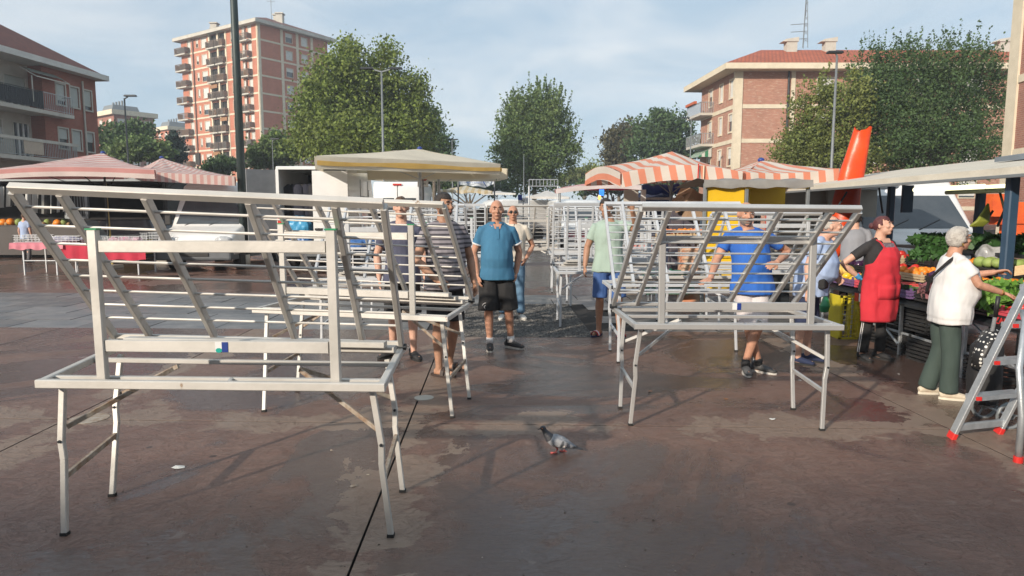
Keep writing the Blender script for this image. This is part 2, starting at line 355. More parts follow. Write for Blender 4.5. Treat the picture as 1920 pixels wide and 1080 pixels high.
# dark pebble patch
mb = MB()
nx, ny = 62, 92
for i in range(nx):
    for j in range(ny):
        cx = -.78 + (i+.5)*2.0/nx + random.uniform(-.006, .006) + (.016 if j % 2 else 0); cy = 9.32 - .5 + (j+.5)*3.2/ny + random.uniform(-.006, .006)
        r = random.uniform(.011, .019); h = random.uniform(.008, .02); p = J(cx, cy)
        k = random.random()*3
        ring = [(p.x+r*math.cos(k+a*math.pi/2.5), p.y+r*math.sin(k+a*math.pi/2.5), .002) for a in range(5)]
        mb.add(ring+[(p.x+r*.2, p.y, h)], [(0, 1, 5), (1, 2, 5), (2, 3, 5), (3, 4, 5), (4, 0, 5)])
PEB = pm('pebble', (.05, .05, .05), (.16, .15, .135), 6, .75, island=.6, coord='Object')
tag(mb.build('cobble_patch', PEB, fix=False), 'rectangle of dark rough pebbles set into the brown plaza behind the blue polo man', 'cobbles', kind='stuff')
mb = MB(); q = [J(-.8, 8.8, .002), J(1.24, 8.8, .002), J(1.24, 12.02, .002), J(-.8, 12.02, .002)]; mb.quad(*q)
tag(mb.build('pebble_bed', ASPH, fix=False), kind='structure')
for (u, v, r) in ((795, 746, .085), (168, 745+40, .14)):
    p = WH(u, v, 0); mb = MB().loft([(p.x, p.y, -.01), (p.x, p.y, .004)], [r, r], 20, ref=V((0, 1, 0)))
    o = mb.build('drain_cover', CONC if r < .1 else RUST); tag(o, 'small round drain cover beside the long joint' if r < .1 else 'larger round rusty drain cover under the near left rack', 'drain cover')
mb = MB()
for i in range(900):
    yy = 2.2+6.5*random.random()**1.3; xx = random.uniform(-.75, .75)*yy*1.05; r = random.uniform(.002, .0065)*(1.8 if random.random() < .06 else 1); k = random.random()*6; p = J(xx, yy, .001)
    mb.add([(p.x+r*math.cos(k+a*2.1)*random.uniform(.6, 1.5), p.y+r*math.sin(k+a*2.1), .001) for a in range(3)]+[(p.x, p.y, .001+r*.7)], [(0, 1, 3), (1, 2, 3), (2, 0, 3)])
tag(mb.build('grit', pm('grit_mat', (.04, .03, .025), (.30, .25, .2), 3, .9, island=.5), fix=False), 'scattered grit and tiny crumbs on the brown paving', 'grit', kind='stuff')
LEAFL = pm('litter_leaf', (.30, .12, .05), (.2, .1, .04), 9, .8)
LITW = pm('litter_paper', (.72, .72, .68), None, 9, .8)
def bit(u, v, s, m, lab, cat, flat=.3):
    p = WH(u, v, 0); n = 7; vs = []; k0 = random.random()*6
    for k in range(n):
        a = k0+2*math.pi*k/n; rr = s*random.uniform(.5, 1); vs.append((p.x+rr*math.cos(a), p.y+rr*math.sin(a), .003+random.random()*s*flat))
    mb = MB().add(vs+[(p.x, p.y, .004+s*.15)], [(k, (k+1) % n, n) for k in range(n)])
    o = mb.build('dry_leaf' if cat == 'leaf' else 'litter', m); tag(o, lab, cat); return o
bit(1219, 735, .03, LEAFL, 'curled reddish dry leaf between the legs of the right front rack', 'leaf')
bit(1360, 749, .03, LEAFL, 'flat reddish dry leaf right of the other leaf under the right rack', 'leaf')
bit(1449, 787, .03, LITW, 'white scrap of paper on the ground under the right front rack', 'litter')
bit(335, 877, .045, LITW, 'flattened white scrap on the ground under the left front rack', 'litter', .08)
bit(663, 912, .028, RUST, 'small brown chip on the floor near the long joint', 'litter', .2)
bit(690, 891, .012, CREAM, 'tiny pale crumb left of the right leg of the near rack', 'litter')
bit(1024, 666, .016, LITW, 'tiny pale crumb in front of the blue polo man', 'litter')
bit(1540, 775, .02, CREAM, 'small yellowish scrap at the right leg of the right rack', 'litter')
bit(1685, 702, .014, LITW, 'tiny white crumb between the apron woman and the shopper', 'litter')
bit(1500, 714, .016, LITW, 'pale flake lying in front of the shirt man\'s feet', 'litter')
bit(565, 508, .25, pm('weed', (.04, .09, .02), None, 5, .9), 'small green weed tuft beside the foot of the tall dark post', 'weed', .5)

# ---------------------------------------------------------------- buildings
def fac(O, D):
    O = V(O); D = V(D).normalized()
    def f(u, v):
        d = ray(u, v)  # t*dx = Ox + s*Dx ; t*dy = Oy + s*Dy
        det = d.x*(-D.y) + D.x*d.y
        t = (O.x*(-D.y) + D.x*O.y)/det
        s = (d.x*O.y - O.x*d.y)/det*-1
        s = (t*d.x-O.x)/D.x if abs(D.x) > abs(D.y) else (t*d.y-O.y)/D.y
        return s, CAMH+t*d.z
    return f
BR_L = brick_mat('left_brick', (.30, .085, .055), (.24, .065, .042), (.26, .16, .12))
BR_T = brick_mat('tower_brick', (.47, .155, .088), (.41, .13, .075), (.42, .28, .22), bh=.12, bw=.4)
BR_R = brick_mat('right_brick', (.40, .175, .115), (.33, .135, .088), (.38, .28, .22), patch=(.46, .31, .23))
BR_N = brick_mat('near_right_brick', (.34, .15, .105), (.27, .11, .08), (.34, .25, .2), bh=.09, bw=.28)
ROOFR = pm('roof_tile_red', (.42, .12, .055), (.32, .09, .045), 2, .85, 0, .6, 9)
ROOFD = pm('roof_tile_dark', (.17, .07, .055), (.12, .055, .045), 2, .9, 0, .6, 6)
UP = V((0, 0, 1))
def win(b, O, D, N, s0, s1, h0, h1, shut=1.0, sm=SHUT, fr=CREAM, fw=.09, d=.03, name='window'):
    f = MB(); f.ob(O, D, N, (s0-fw, s0, -.02, d, h0-fw, h1+fw)); f.ob(O, D, N, (s1, s1+fw, -.02, d, h0-fw, h1+fw))
    f.ob(O, D, N, (s0, s1, -.02, d, h1, h1+fw)); f.ob(O, D, N, (s0, s1, -.02, d+.06, h0-fw, h0))
    w_ = f.build(name, fr, b)
    hs = h1-(h1-h0)*shut
    if shut > 0:
        m = MB(); k = max(3, int((h1-hs)/.25)); 
        for i in range(k):
            a = hs+(h1-hs)*i/k; c = hs+(h1-hs)*(i+1)/k; m.ob(O, D, N, (s0, s1, -.12, -.06, a+.015, c))
        m.ob(O, D, N, (s0, s1, -.14, -.075, hs, h1)); m.build('shutter', sm, w_)
    if shut < .98: MB().ob(O, D, N, (s0, s1, -.16, -.12, h0, hs)).build('pane', GLASS, w_)
    else: MB().ob(O, D, N, (s0, s1, -.19, -.15, h0, h1)).build('pane', GLASS, w_)
    return w_
def wallwith(b, O, D, N, s0, s1, h0, h1, holes, m, th=.3, name='wall'):
    mb = MB(); ss = sorted(set([s0, s1]+[x for h in holes for x in h[:2]])); hh = sorted(set([h0, h1]+[x for h in holes for x in h[2:4]]))
    for a, c in zip(ss[:-1], ss[1:]):
        run = None
        for e, g in zip(hh[:-1], hh[1:]):
            ms, mh = (a+c)/2, (e+g)/2
            hole = any(x[0] < ms < x[1] and x[2] < mh < x[3] for x in holes)
            if not hole: run = (run[0], g) if run else (e, g)
            if (hole or g == hh[-1]) and run: mb.ob(O, D, N, (a, c, -th, 0, run[0], run[1])); run = None
    return mb.build(name, m, b, fix=False)
def railing(b, O, D, N, s0, s1, h, out, m, hh=1.0, step=.14, name='railing', solid=None, side=True):
    r = MB(); rr = .018
    r.beam(O+D*s0+N*out+UP*(h+hh), O+D*s1+N*out+UP*(h+hh), .04); r.beam(O+D*s0+N*out+UP*(h+.08), O+D*s1+N*out+UP*(h+.08), .03)
    x = s0
    while x <= s1+.01:
        r.beam(O+D*x+N*out+UP*(h+.08), O+D*x+N*out+UP*(h+hh), .02, ch=0); x += step
    if side:
        for sx in (s0, s1):
            r.beam(O+D*sx+UP*(h+hh), O+D*sx+N*out+UP*(h+hh), .04)
            y = .1
            while y < out: r.beam(O+D*sx+N*y+UP*(h+.04), O+D*sx+N*y+UP*(h+hh), .02, ch=0); y += step
    o = r.build(name, m, b, fix=False)
    if solid: MB().ob(O, D, N, (s0, s1, out-.03, out-.015, h+.1, h+hh-.05)).build('railing_screen', solid, b)
    return o
# --- left building
def left_building():
    y0 = 47.0; O = V((W(183, 225, y0).x, y0, 0)); D = V((.094, 1, 0)).normalized(); N = V((D.y, -D.x, 0))
    # O at right (far) end; s negative towards the camera
    b = empty('apartment_house', (O.x, O.y, 0), 'three storey red brick apartment house in shade with balconies, at the left edge', 'building')
    f = fac(O, D); z = lambda x, y: f(x/4.91, 80+y/4.91)
    s_end = f(-150, 200)[0]; He = f(183, 152)[1]; sp0 = f(96, 200)[0]; sp1 = f(82, 200)[0]
    holes = []; wins = []
    for k, q in enumerate(((512, 592, 368, 575), (642, 718, 405, 600), (767, 836, 443, 625), (537, 620, 778, 975), (664, 743, 803, 993), (787, 858, 828, 1010))):
        s0 = z(q[0], q[2])[0]; s1 = z(q[1], q[2])[0]; um = (q[0]+q[1])/2; h1 = z(um, q[2]+8)[1]; h0 = z(um, q[3]-5)[1]
        holes.append((s0, s1, h0, h1)); wins.append((s0, s1, h0, h1, (.8, .97, .8, .52, 1.0, .5)[k]))
    # level rows
    r1 = sum(x[2] for x in holes[:3])/3, sum(x[3] for x in holes[:3])/3; r2 = sum(x[2] for x in holes[3:])/3, sum(x[3] for x in holes[3:])/3
    holes = [(a[0], a[1], *(r1 if i < 3 else r2)) for i, a in enumerate(holes)]
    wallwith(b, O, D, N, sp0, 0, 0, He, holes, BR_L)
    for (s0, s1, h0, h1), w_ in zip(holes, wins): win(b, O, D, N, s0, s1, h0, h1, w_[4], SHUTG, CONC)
    MB().ob(O, D, N, (sp1, sp0, -1.2, .0, 0, He)).build('pillar', BR_L, b)
    # set back plaster wall with loggia openings
    hs = []; spec = ((-60, 95, 240, 432, .0), (165, 350, 300, 560, .55), (20, 140, 690, 890, .35), (250, 390, 735, 1050, .0))
    for q in spec:
        s0, s1 = z(q[0], q[2])[0], z(q[1], q[2])[0]; um = (q[0]+q[1])/2; hs.append((s0, s1, z(um, q[3])[1], z(um, q[2]+6)[1], q[4]))
    O2 = O - N*.9
    wallwith(b, O2, D, N, s_end, sp1, 3.2, He, [x[:4] for x in hs], PLAST, .2, 'plaster_wall')
    for x in hs:
        w_ = win(b, O2, D, N, *x[:4], x[4], SHUTG, CONC, .08)
        k = 3
        for i in range(k+1):
            s = x[0]+(x[1]-x[0])*i/k; MB().ob(O2, D, N, (s-.05, s+.05, -.1, -.02, x[2], x[3]-(x[3]-x[2])*x[4])).build('frame', WHITEP, w_)
    MB().ob(O2, D, N, (s_end, sp1, -.3, -.25, 0, 3.2)).build('shopfront', VOID, b)
    MB().ob(O, D, N, (s_end-.1, 0, -9, -2.5, 0, He-.05)).build('rear_wall', BR_L, b)
    # balconies
    for (v0, ps, pe, dk) in ((560, 0, 530, True), (1020, 0, 575, False)):
        hb = z(100, v0+22)[1]; s1 = z(pe, v0)[0]+.4
        MB().ob(O, D, N, (s_end, s1, -.9, .75, hb-.22, hb)).build('balcony_slab', CONC, b)
        sm = z(295, 480)[0]
        railing(b, O, D, N, s_end, sm if dk else s1, hb, .70, DARK if dk else GALV, 1.05, .13, solid=pm('railing_net', (.03, .04, .05), None, 6, .8) if dk else None)
        if dk: railing(b, O, D, N, sm, s1, hb, .70, GALV, 1.05, .16)
        else:
            MB().ob(O, D, N, (z(105, 900)[0], z(285, 900)[0], .74, .77, hb+.15, hb+.95)).build('hanging_cloth', pm('beige_cloth', (.5, .42, .33), None, 3, .9, 0, .4), b)
            MB().ob(O, D, N, (s_end, s1, .72, .80, hb+.88, hb+1.06)).build('railing_board', CONC, b)
    # folded awning and frame
    a = MB(); sa, sb = z(180, 210)[0], z(500, 350)[0]; ha = z(200, 225)[1]
    a.beam(O+D*sa+UP*ha, O+D*sa+N*1.0+UP*(ha-.55), .05); a.beam(O+D*sa+N*1.0+UP*(ha-.55), O+D*sb+N*1.0+UP*(ha-.55), .06); a.beam(O+D*sb+UP*ha, O+D*sb+N*1.0+UP*(ha-.55), .05)
    a.beam(O+D*sa+N*.7+UP*(ha-.5), O+D*sa+N*.7+UP*(ha-2.0), .05)
    a.build('awning_frame', CONC, b)
    MB().quad(O+D*sa+UP*(ha+.05), O+D*sb+UP*(ha+.05), O+D*sb+N*.7+UP*(ha-.3), O+D*sa+N*.7+UP*(ha-.3)).build('awning', pm('old_awning', (.12, .13, .11), (.2, .2, .17), 5, .9), b)
    # downpipe, eave, roof
    sd = z(757, 500)[0]; MB().tube(O+D*sd+N*.08+UP*0, O+D*sd+N*.08+UP*(He-.3), .06).build('downpipe', CONC, b)
    MB().ob(O, D, N, (s_end, .45, -9.6, .7, He, He+.34)).build('eave', pm('white_eave', (.62, .62, .58), None, 1, .8), b)
    r = MB(); e = He+.345
    A, B, C, E = [O+D*s+N*n+UP*e for s, n in ((s_end, .5), (.3, .5), (.3, -9.4), (s_end, -9.4))]
    R1 = O+D*(-4.2)+N*-4.4+UP*(e+3.0); R2 = O+D*s_end+N*-4.4+UP*(e+3.0)
    r.add([A, B, C, E, R1, R2], [(0, 1, 4, 5), (1, 2, 4), (2, 3, 5, 4), (0, 5, 3)]); r.build('roof', pm('left_roof', (.17, .055, .04), (.11, .04, .03), 3, .9, 0, .8, 7), b)
    cp = O+D*(s_end*.55)+N*-4+UP*(e+3); MB().tube(cp, cp+UP*1.2, .03).build('aerial', DARK, b)
left_building()
# --- tower
def tower():
    y0 = 113.0; O = V((W(487, 180, y0).x, y0, 0)); DL = V((-.83, .56, 0)).normalized(); DR = V((.56, .83, 0)).normalized()
    NL = V((-DL.y, DL.x, 0)); NL = -NL if NL.y > 0 else NL; NR = V((DR.y, -DR.x, 0))
    b = empty('tower_block', (O.x, O.y, 0), 'tall ten storey red brick tower block with cream bands and stacked balconies', 'building')
    fl, fr_ = fac(O, DL), fac(O, DR)
    LL = fl(345, 200)[0]; LR = fr_(617, 200)[0]; H = 31.6; top = 29.1; FH = 2.81
    sl = lambda u: fl(u, 120)[0]; sr = lambda u: fr_(u, 120)[0]
    nf = 10
    hw = []; data = []
    for k in range(nf):
        hb = top - k*FH
        if k == 0: pass
        lo = hb+.35
        for (u0, u1, a, c, sh) in ((353, 359, 0, 2.05, 1), (369.5, 373, .75, 1.9, .6), (379, 389, .5, 1.95, 1), (456, 461, 0, 2.05, .6), (467, 473, 0, 2.1, 1), (435, 442, .5, 1.95, .8)):
            s1, s0 = sl(u0), sl(u1); hole = (s0, s1, lo+a-.2, lo+c); hw.append(hole); data.append((hole, random.choice((sh, sh, sh, .5, .85))))
        s1, s0 = sl(394), sl(425); hw.append((s0, s1, lo-.3, lo+2.1))
    wallwith(b, O, DL, NL, 0, LL, 0, H, hw, BR_T, .35)
    for h_, sh in data: win(b, O, DL, NL, *h_, sh, SHUT, CREAM, .07)
    hw = []; data = []
    for k in range(nf):
        lo = top-k*FH+.35
        for (u0, u1) in ((537, 549), (566, 577)):
            h_ = (sr(u0), sr(u1), lo+.35, lo+1.75); hw.append(h_); data.append((h_, random.choice((1, 1, .6, .9, .4))))
    wallwith(b, O, DR, NR, 0, LR, 0, H, hw, BR_T, .35)
    for h_, sh in data: win(b, O, DR, NR, *h_, sh, SHUT, CREAM, .07)
    MB().hexa([O+DL*.4+DR*.4+UP*0, O+DL*LL+DR*.4, O+DL*LL+DR*LR, O+DL*.4+DR*LR] + [p+UP*H for p in (O+DL*.4+DR*.4, O+DL*LL+DR*.4, O+DL*LL+DR*LR, O+DL*.4+DR*LR)]).build('core', VOID, b)
    for k in range(nf):
        hb = top-k*FH
        for D_, N_, a_, c_ in ((DL, NL, 0, sl(425)), (DL, NL, sl(394), LL), (DR, NR, .35, LR)): MB().ob(O, D_, N_, (a_, c_, .0, .06, hb, hb+.28)).build('floor_band', CREAM, b)
    for s in (0.0, sl(425), sl(410), sl(394)): MB().ob(O, DL, NL, (s-.22+.22*(s == 0), s+.22, -.3, .09, 0, H)).build('pilaster', CREAM, b)
    for u in (477.5, 527, 556, 583): 
        s = 0 if u < 480 else sr(u); MB().ob(O, DR, NR, (s, s+.5, -.3, .09, 0, H)).build('pilaster', CREAM, b)
    for u in (364, 462.5): MB().tube(O+DL*sl(u)+NL*.15, O+DL*sl(u)+NL*.15+UP*H, .11).build('downpipe', pm('pipe_brown', (.2, .12, .09), None, 3, .6), b)
    # loggia: recessed back, balconies
    RB = pm('balcony_dark', (.15, .12, .10), (.22, .17, .14), .8, .8)
    scr = pm('sunblind_brown', (.33, .17, .08), None, 2, .8)
    for k in range(nf):
        hb = top-k*FH+.05
        for (u0, u1, out, dk) in ((394, 409, .75, 1), (411, 425, .75, 1), (338, 357, 1.0, 0), (455, 473, .9, 0)):
            s1, s0 = sl(u0), sl(u1)
            if u0 == 338: s1, s0 = LL+.5, sl(357)
            bl = MB().ob(O, DL, NL, (s0, s1, 0, out, hb-.1, hb+.12)).build('balcony', CONC, b)
            q = MB(); st = .22; x = s0
            while x < s1: q.beam(O+DL*x+NL*out+UP*(hb+.12), O+DL*x+NL*out+UP*(hb+1.15), .05, ch=0); x += st
            q.ob(O, DL, NL, (s0, s1, out-.04, out+.02, hb+1.1, hb+1.18))
            for sx in (s0, s1): q.ob(O, DL, NL, (sx-.03, sx+.03, 0, out, hb+.3, hb+1.15))
            q.build('railing', RB, bl, fix=False)
            if random.random() < .6: MB().ob(O, DL, NL, (s0+.1, s0+(s1-s0)*random.uniform(.3, .9), out-.12, out-.06, hb+.2, hb+1.05)).build('screen', random.choice((RB, scr, GREYM)), bl)
            if dk and random.random() < .3: MB().ob(O, DL, NL, (s0+.1, s1-.1, out-.5, out-.4, hb+1.9, hb+2.5)).build('blind', scr, bl)
            if dk:
                MB().ob(O, DL, NL, (s0+.5, s0+1.5, -.7, -.5, hb+.3, hb+2.3)).build('balcony_door', random.choice((SHUT, GLASS, SHUTG)), bl)
    # eave and hip roof
    e = H; ov = 1.0
    cs = [O-DL*ov-DR*ov, O+DL*(LL+ov)-DR*ov, O+DL*(LL+ov)+DR*(LR+ov), O-DL*ov+DR*(LR+ov)]
    MB().hexa([p+UP*e for p in cs]+[p+UP*(e+.55) for p in cs]).build('eave', CONC, b)
    m1 = O+DL*(LR/2)+DR*(LR/2)+UP*(e+3.6); m2 = O+DL*(LL-LR/2)+DR*(LR/2)+UP*(e+3.6)
    c2 = [p+UP*(e+.56) for p in cs]
    MB().add(c2+[m1, m2], [(0, 1, 5, 4), (1, 2, 5), (2, 3, 4, 5), (3, 0, 4)]).build('roof', ROOFD, b)
    for (s, r_, hh) in ((4.5, 8, 2.2), (6.5, 9, 2.5), (16, 3, 1.2), (19, 5, 1.2)):
        p = O+DL*s+DR*r_+UP*(e+2.4); ch = MB(); ch.box(p+UP*(hh/2-.8), (1.1, 1.1, hh)); ch.box(p+UP*(hh-.6), (1.4, 1.4, .2)); ch.build('chimney', CONC, b)
    p = O+DL*5.5+DR*7+UP*(e+3); a = MB().tube(p, p+UP*4.2, .05); 
    for k in range(4): a.tube(p+UP*(3.0+k*.3)-V((.7, 0, 0)), p+UP*(3.0+k*.3)+V((.7, 0, 0)), .03)
    a.build('aerial', GREYM, b)
tower()
def simple_block(name, lab, ul, uc, ur, vt, y0, brick, nf, eave=CONC, cols=(3, 3)):
    O = V((W(uc, vt+20, y0).x, y0, 0)); DL = V((-.80, .60, 0)); DR = V((.60, .80, 0)); NL = V((-.60, -.80, 0)); NR = V((.80, -.60, 0))
    fl, fr_ = fac(O, DL), fac(O, DR); LL = fl(ul, 250)[0]; LR = fr_(ur, 250)[0]; H = fl(uc, vt)[1]
    b = empty(name, (O.x, O.y, 0), lab, 'building'); FH = 3.1
    for (D, N, Ln, nc) in ((DL, NL, LL, cols[0]), (DR, NR, LR, cols[1])):
        hs = []
        for k in range(nf):
            for c in range(nc):
                s = Ln*(c+.5)/nc; h = H-2.3-k*FH; hs.append((s-.75, s+.75, h, h+1.4))
        wallwith(b, O, D, N, 0, Ln, 0, H, hs, brick, .3)
        for h in hs: win(b, O, D, N, *h, random.choice((1, .8, .5)), SHUT, CREAM, .08)
    c0 = [O+DL*.35+DR*.35, O+DL*LL+DR*.35, O+DL*LL+DR*LR, O+DL*.35+DR*LR]; MB().hexa(c0+[p+UP*H for p in c0]).build('core', brick, b)
    cs = [O-DL*.8-DR*.8, O+DL*(LL+.8)-DR*.8, O+DL*(LL+.8)+DR*(LR+.8), O-DL*.8+DR*(LR+.8)]
    MB().hexa([p+UP*(H+.005) for p in cs]+[p+UP*(H+1.1) for p in cs]).build('cornice', eave, b)
    for i in range(2):
        if i: continue
        for k in range(nf): 
            h = H-2.6-k*FH; s = LL*.78
            bl = MB().ob(O, DL, NL, (s-1.2, s+1.2, .01, 1.1, h, h+.2)).build('balcony', CONC, b); MB().ob(O, DL, NL, (s-1.2, s+1.2, 1.0, 1.08, h+.2, h+1.15)).build('parapet', CREAM, bl)
    p = O+DL*(LL*.45)+DR*(LR*.55); ph = MB().hexa([q+UP*(H+1.1) for q in (p-DL*3-DR*3, p+DL*3-DR*3, p+DL*3+DR*4, p-DL*3+DR*4)]+[q+UP*(H+3.2) for q in (p-DL*2.4-DR*2.4, p+DL*2.4-DR*2.4, p+DL*2.4+DR*3.4, p-DL*2.4+DR*3.4)])
    ph.build('roof_hut', GREYM, b)
    for k in range(4):
        q = p+DL*(k*1.6-2)+UP*(H+3.1); MB().tube(q, q+UP*1.3, .25).build('chimney', GREYM, b)
    return b
simple_block('brick_block', 'low brown brick block with a cream cornice, between the left house and the tower', 150, 215, 289, 214, 165, brick_mat('far_brick', (.30, .125, .09), (.26, .105, .075), (.3, .2, .16), bh=.2, bw=.6), 6, CREAM, (4, 3))
simple_block('brick_block', 'small far pink brick block partly hidden behind the tower', 270, 318, 372, 243, 215, MATS['tower_brick'], 5, CREAM, (4, 3))
# --- right building
def right_building():
    y0 = 63.0; O = V((W(1377, 220, y0).x, y0, 0)); DX = V((1, 0, 0)); NX = V((0, -1, 0)); DY = V((-.07, 1, 0)).normalized(); NY = V((-DY.y, DY.x, 0))
    b = empty('brick_apartments', (O.x, O.y, 0), 'long brown brick apartment building with cream bands and a red tiled hip roof', 'building')
    fx, fy = fac(O, DX), fac(O, DY); z = lambda x, y: (1240+x/2.8235, y/2.8235)
    He = fx(1400, 134)[1]; L1 = 36; LD = fy(1316, 170)[0]
    b1 = fx(1400, 199.5)[1]; b2 = fx(1400, 264)[1]; fh = b1-b2
    hs = []; 
    for k in range(4):
        for s in (8.1, 12.5, 17, 21.5, 26, 30.5): hs.append((s-.75, s+.75, b1+1.0-k*fh, b1+2.5-k*fh))
    wallwith(b, O, DX, NX, 0, L1, 0, He, hs, BR_R)
    for h in hs: win(b, O, DX, NX, *h, random.choice((1, .9, .5)), SHUT, CREAM)
    hy = []
    for k in range(4):
        for (u0, u1) in ((1368, 1374.5), (1349.5, 1355.5), (1330, 1336)):
            s0, s1 = fy(u0, 180)[0], fy(u1, 180)[0]; s0, s1 = min(s0, s1), max(s0, s1)
            hy.append((s0, s1, b1+.9-k*fh, b1+2.45-k*fh))
    wallwith(b, O, DY, NY, .0, LD, 0, He, hy, BR_R)
    for h in hy: win(b, O, DY, NY, *h, random.choice((1, .6, .4)), SHUT, CREAM, .14)
    for k in range(4):
        h = b1-k*fh
        MB().ob(O, DX, NX, (.7, L1, 0, .06, h-.18, h+.18)).build('floor_band', CREAM, b); MB().ob(O, DY, NY, (0, LD, 0, .06, h-.18, h+.18)).build('floor_band', CREAM, b)
    for u in (1377, 1481.5): s = fx(u, 200)[0]; MB().ob(O, DX, NX, (s, s+.68 if u < 1400 else s+.36, -.1, .09, 0, He)).build('pilaster', CREAM, b)
    MB().ob(O, DY, NY, (-.09, .25, .0, .09, 0, He)).build('pilaster', CREAM, b)
    s = fx(1476, 200)[0]; MB().tube(O+DX*s+NX*.12, O+DX*s+NX*.12+UP*He, .1).build('downpipe', DARK, b)
    ov = 1.3
    cs = [O-DX*ov+V((0, -ov, 0)), O+DX*(L1+ov)+V((0, -ov, 0)), O+DX*(L1+ov)+V((0, 14, 0)), O+DY*(LD+1.5)+NY*ov+V((0, .5, 0))]
    MB().hexa([p+UP*He for p in cs]+[p+UP*(He+.5) for p in cs]).build('eave', CREAM, b)
    e = He+.505; c2 = [p+UP*e for p in cs]; m1 = O+V((4.0, 5.2, e+2.55)); m2 = O+V((L1-6, 5.2, e+2.55))
    MB().add(c2+[m1, m2], [(0, 1, 5, 4), (1, 2, 5), (2, 3, 4, 5), (3, 0, 4)]).build('roof', roof_tiles(), b)
    for u in (1482, 1554, 1880):
        p = W(u, 90, y0+4.6); q = MB(); q.box(p-UP*.3, (1.0, .8, 1.6)); q.prism([(-.95, 0), (.6, 0), (.6, .42), (-.65, .22)], -.5, .5, Matrix.Translation(p+UP*.5)); q.build('chimney', CONC, b)
    for (va, vb) in ((208, 222), (262, 278)):
        s0 = fy(1338, va)[0]; s1 = LD; h = fy(1320, vb)[1]
        bl = MB().ob(O, DY, NY, (s0, s1+.6, 0, 1.3, h-.05, h+.2)).build('balcony', CONC, b)
        q = MB(); 
        for k in range(14): q.beam(O+DY*(s0+(s1+.6-s0)*k/13)+NY*1.28+UP*(h+.2), O+DY*(s0+(s1+.6-s0)*k/13)+NY*1.28+UP*(h+1.2), .05, ch=0)
        for k in range(8): q.beam(O+DY*s0+NY*(1.28*k/7)+UP*(h+.2), O+DY*s0+NY*(1.28*k/7)+UP*(h+1.2), .05, ch=0)
        q.beam(O+DY*s0+NY*1.28+UP*(h+1.2), O+DY*(s1+.6)+NY*1.28+UP*(h+1.2), .07); q.beam(O+DY*s0+UP*(h+1.2), O+DY*s0+NY*1.28+UP*(h+1.2), .07)
        q.build('railing', GALV, bl, fix=False)
    h = fy(1320, 205)[1]; MB().ob(O, DY, NY, (LD-2.4, LD+.4, 1.3, 1.55, h+.3, h+.55)).build('flower_box', pm('terracotta', (.5, .12, .05), None, 3, .8), b)
    s0 = fy(1336, 285)[0]; h = fy(1320, 281)[1]
    mb = MB(); k = 9; A = O+DY*s0+NY*1.2+UP*h
    for i in range(k+1): 
        p = O+DY*(s0+(LD-s0)*i/k)+NY*.2+UP*(h); q = O+DY*(s0+(LD-s0)*i/k)+NY*1.5+UP*(h-.9); mb.v += [tuple(p), tuple(q)]; mb.at += [i*.42, i*.42]
    mb.f = [(2*i, 2*i+1, 2*i+3, 2*i+2) for i in range(k)]
    mb.v += [tuple(O+DY*s0+NY*.1+UP*(h)), tuple(O+DY*s0+NY*1.5+UP*(h-.9)), tuple(O+DY*s0+NY*.1+UP*(h-.9))]; mb.at += [0, .9, 0]; mb.f.append((2*k+2, 2*k+3, 2*k+4))
    mb.build('awning', stripes('green_white_awning', (.70, .72, .66), (.05, .28, .14), .42), b, fix=False)
    # mast on the roof
    p = W(1508, 90, y0+6); q = MB()
    for dx, dy in ((-.25, -.2), (.25, -.2), (0, .25)): q.tube(p+V((dx, dy, 0)), p+V((0, 0, 7)), .03, 5)
    q.tube(p+UP*3, p+UP*13, .03, 5)
    for k in range(9):
        zz = .5+k*.7; w_ = .25*(1-zz/7); q.tube(p+V((-w_, -w_, zz)), p+V((w_, -w_, zz+.35)), .02, 4); q.tube(p+V((w_, -w_, zz)), p+V((-w_, -w_, zz+.35)), .02, 4)
    for k in range(3): q.tube(p+V((-1.4, 0, .8+k*.7)), p+V((.2, 0, .9+k*.7)), .03, 4)
    q.build('aerial_mast', GREYM, b, fix=False)
def roof_tiles():
    m = bpy.data.materials.new('red_roof_tiles'); m.use_nodes = True; n = m.node_tree.nodes; L = m.node_tree.links
    b = n['Principled BSDF']; b.inputs['Roughness'].default_value = .85
    t = n.new('ShaderNodeTexCoord'); br = n.new('ShaderNodeTexBrick'); L.new(t.outputs['Object'], br.inputs['Vector'])
    br.inputs['Scale'].default_value = 1; br.inputs['Brick Width'].default_value = .35; br.inputs['Row Height'].default_value = .5; br.inputs['Mortar Size'].default_value = .05
    br.inputs['Color1'].default_value = (.46, .125, .06, 1); br.inputs['Color2'].default_value = (.37, .095, .045, 1); br.inputs['Mortar'].default_value = (.24, .07, .04, 1)
    nz = n.new('ShaderNodeTexNoise'); nz.inputs['Scale'].default_value = .6; nz.inputs['Detail'].default_value = 8; L.new(t.outputs['Object'], nz.inputs['Vector'])
    mr = n.new('ShaderNodeMapRange'); mr.inputs['To Min'].default_value = .75; mr.inputs['To Max'].default_value = 1.3; L.new(nz.outputs['Fac'], mr.inputs['Value'])
    hv = n.new('ShaderNodeHueSaturation'); L.new(br.outputs['Color'], hv.inputs['Color']); L.new(mr.outputs[0], hv.inputs['Value']); L.new(hv.outputs[0], b.inputs['Base Color'])
    bp = n.new('ShaderNodeBump'); bp.inputs['Distance'].default_value = .05; L.new(br.outputs['Fac'], bp.inputs['Height']); bp.invert = True; L.new(bp.outputs[0], b.inputs['Normal'])
    return m
right_building()
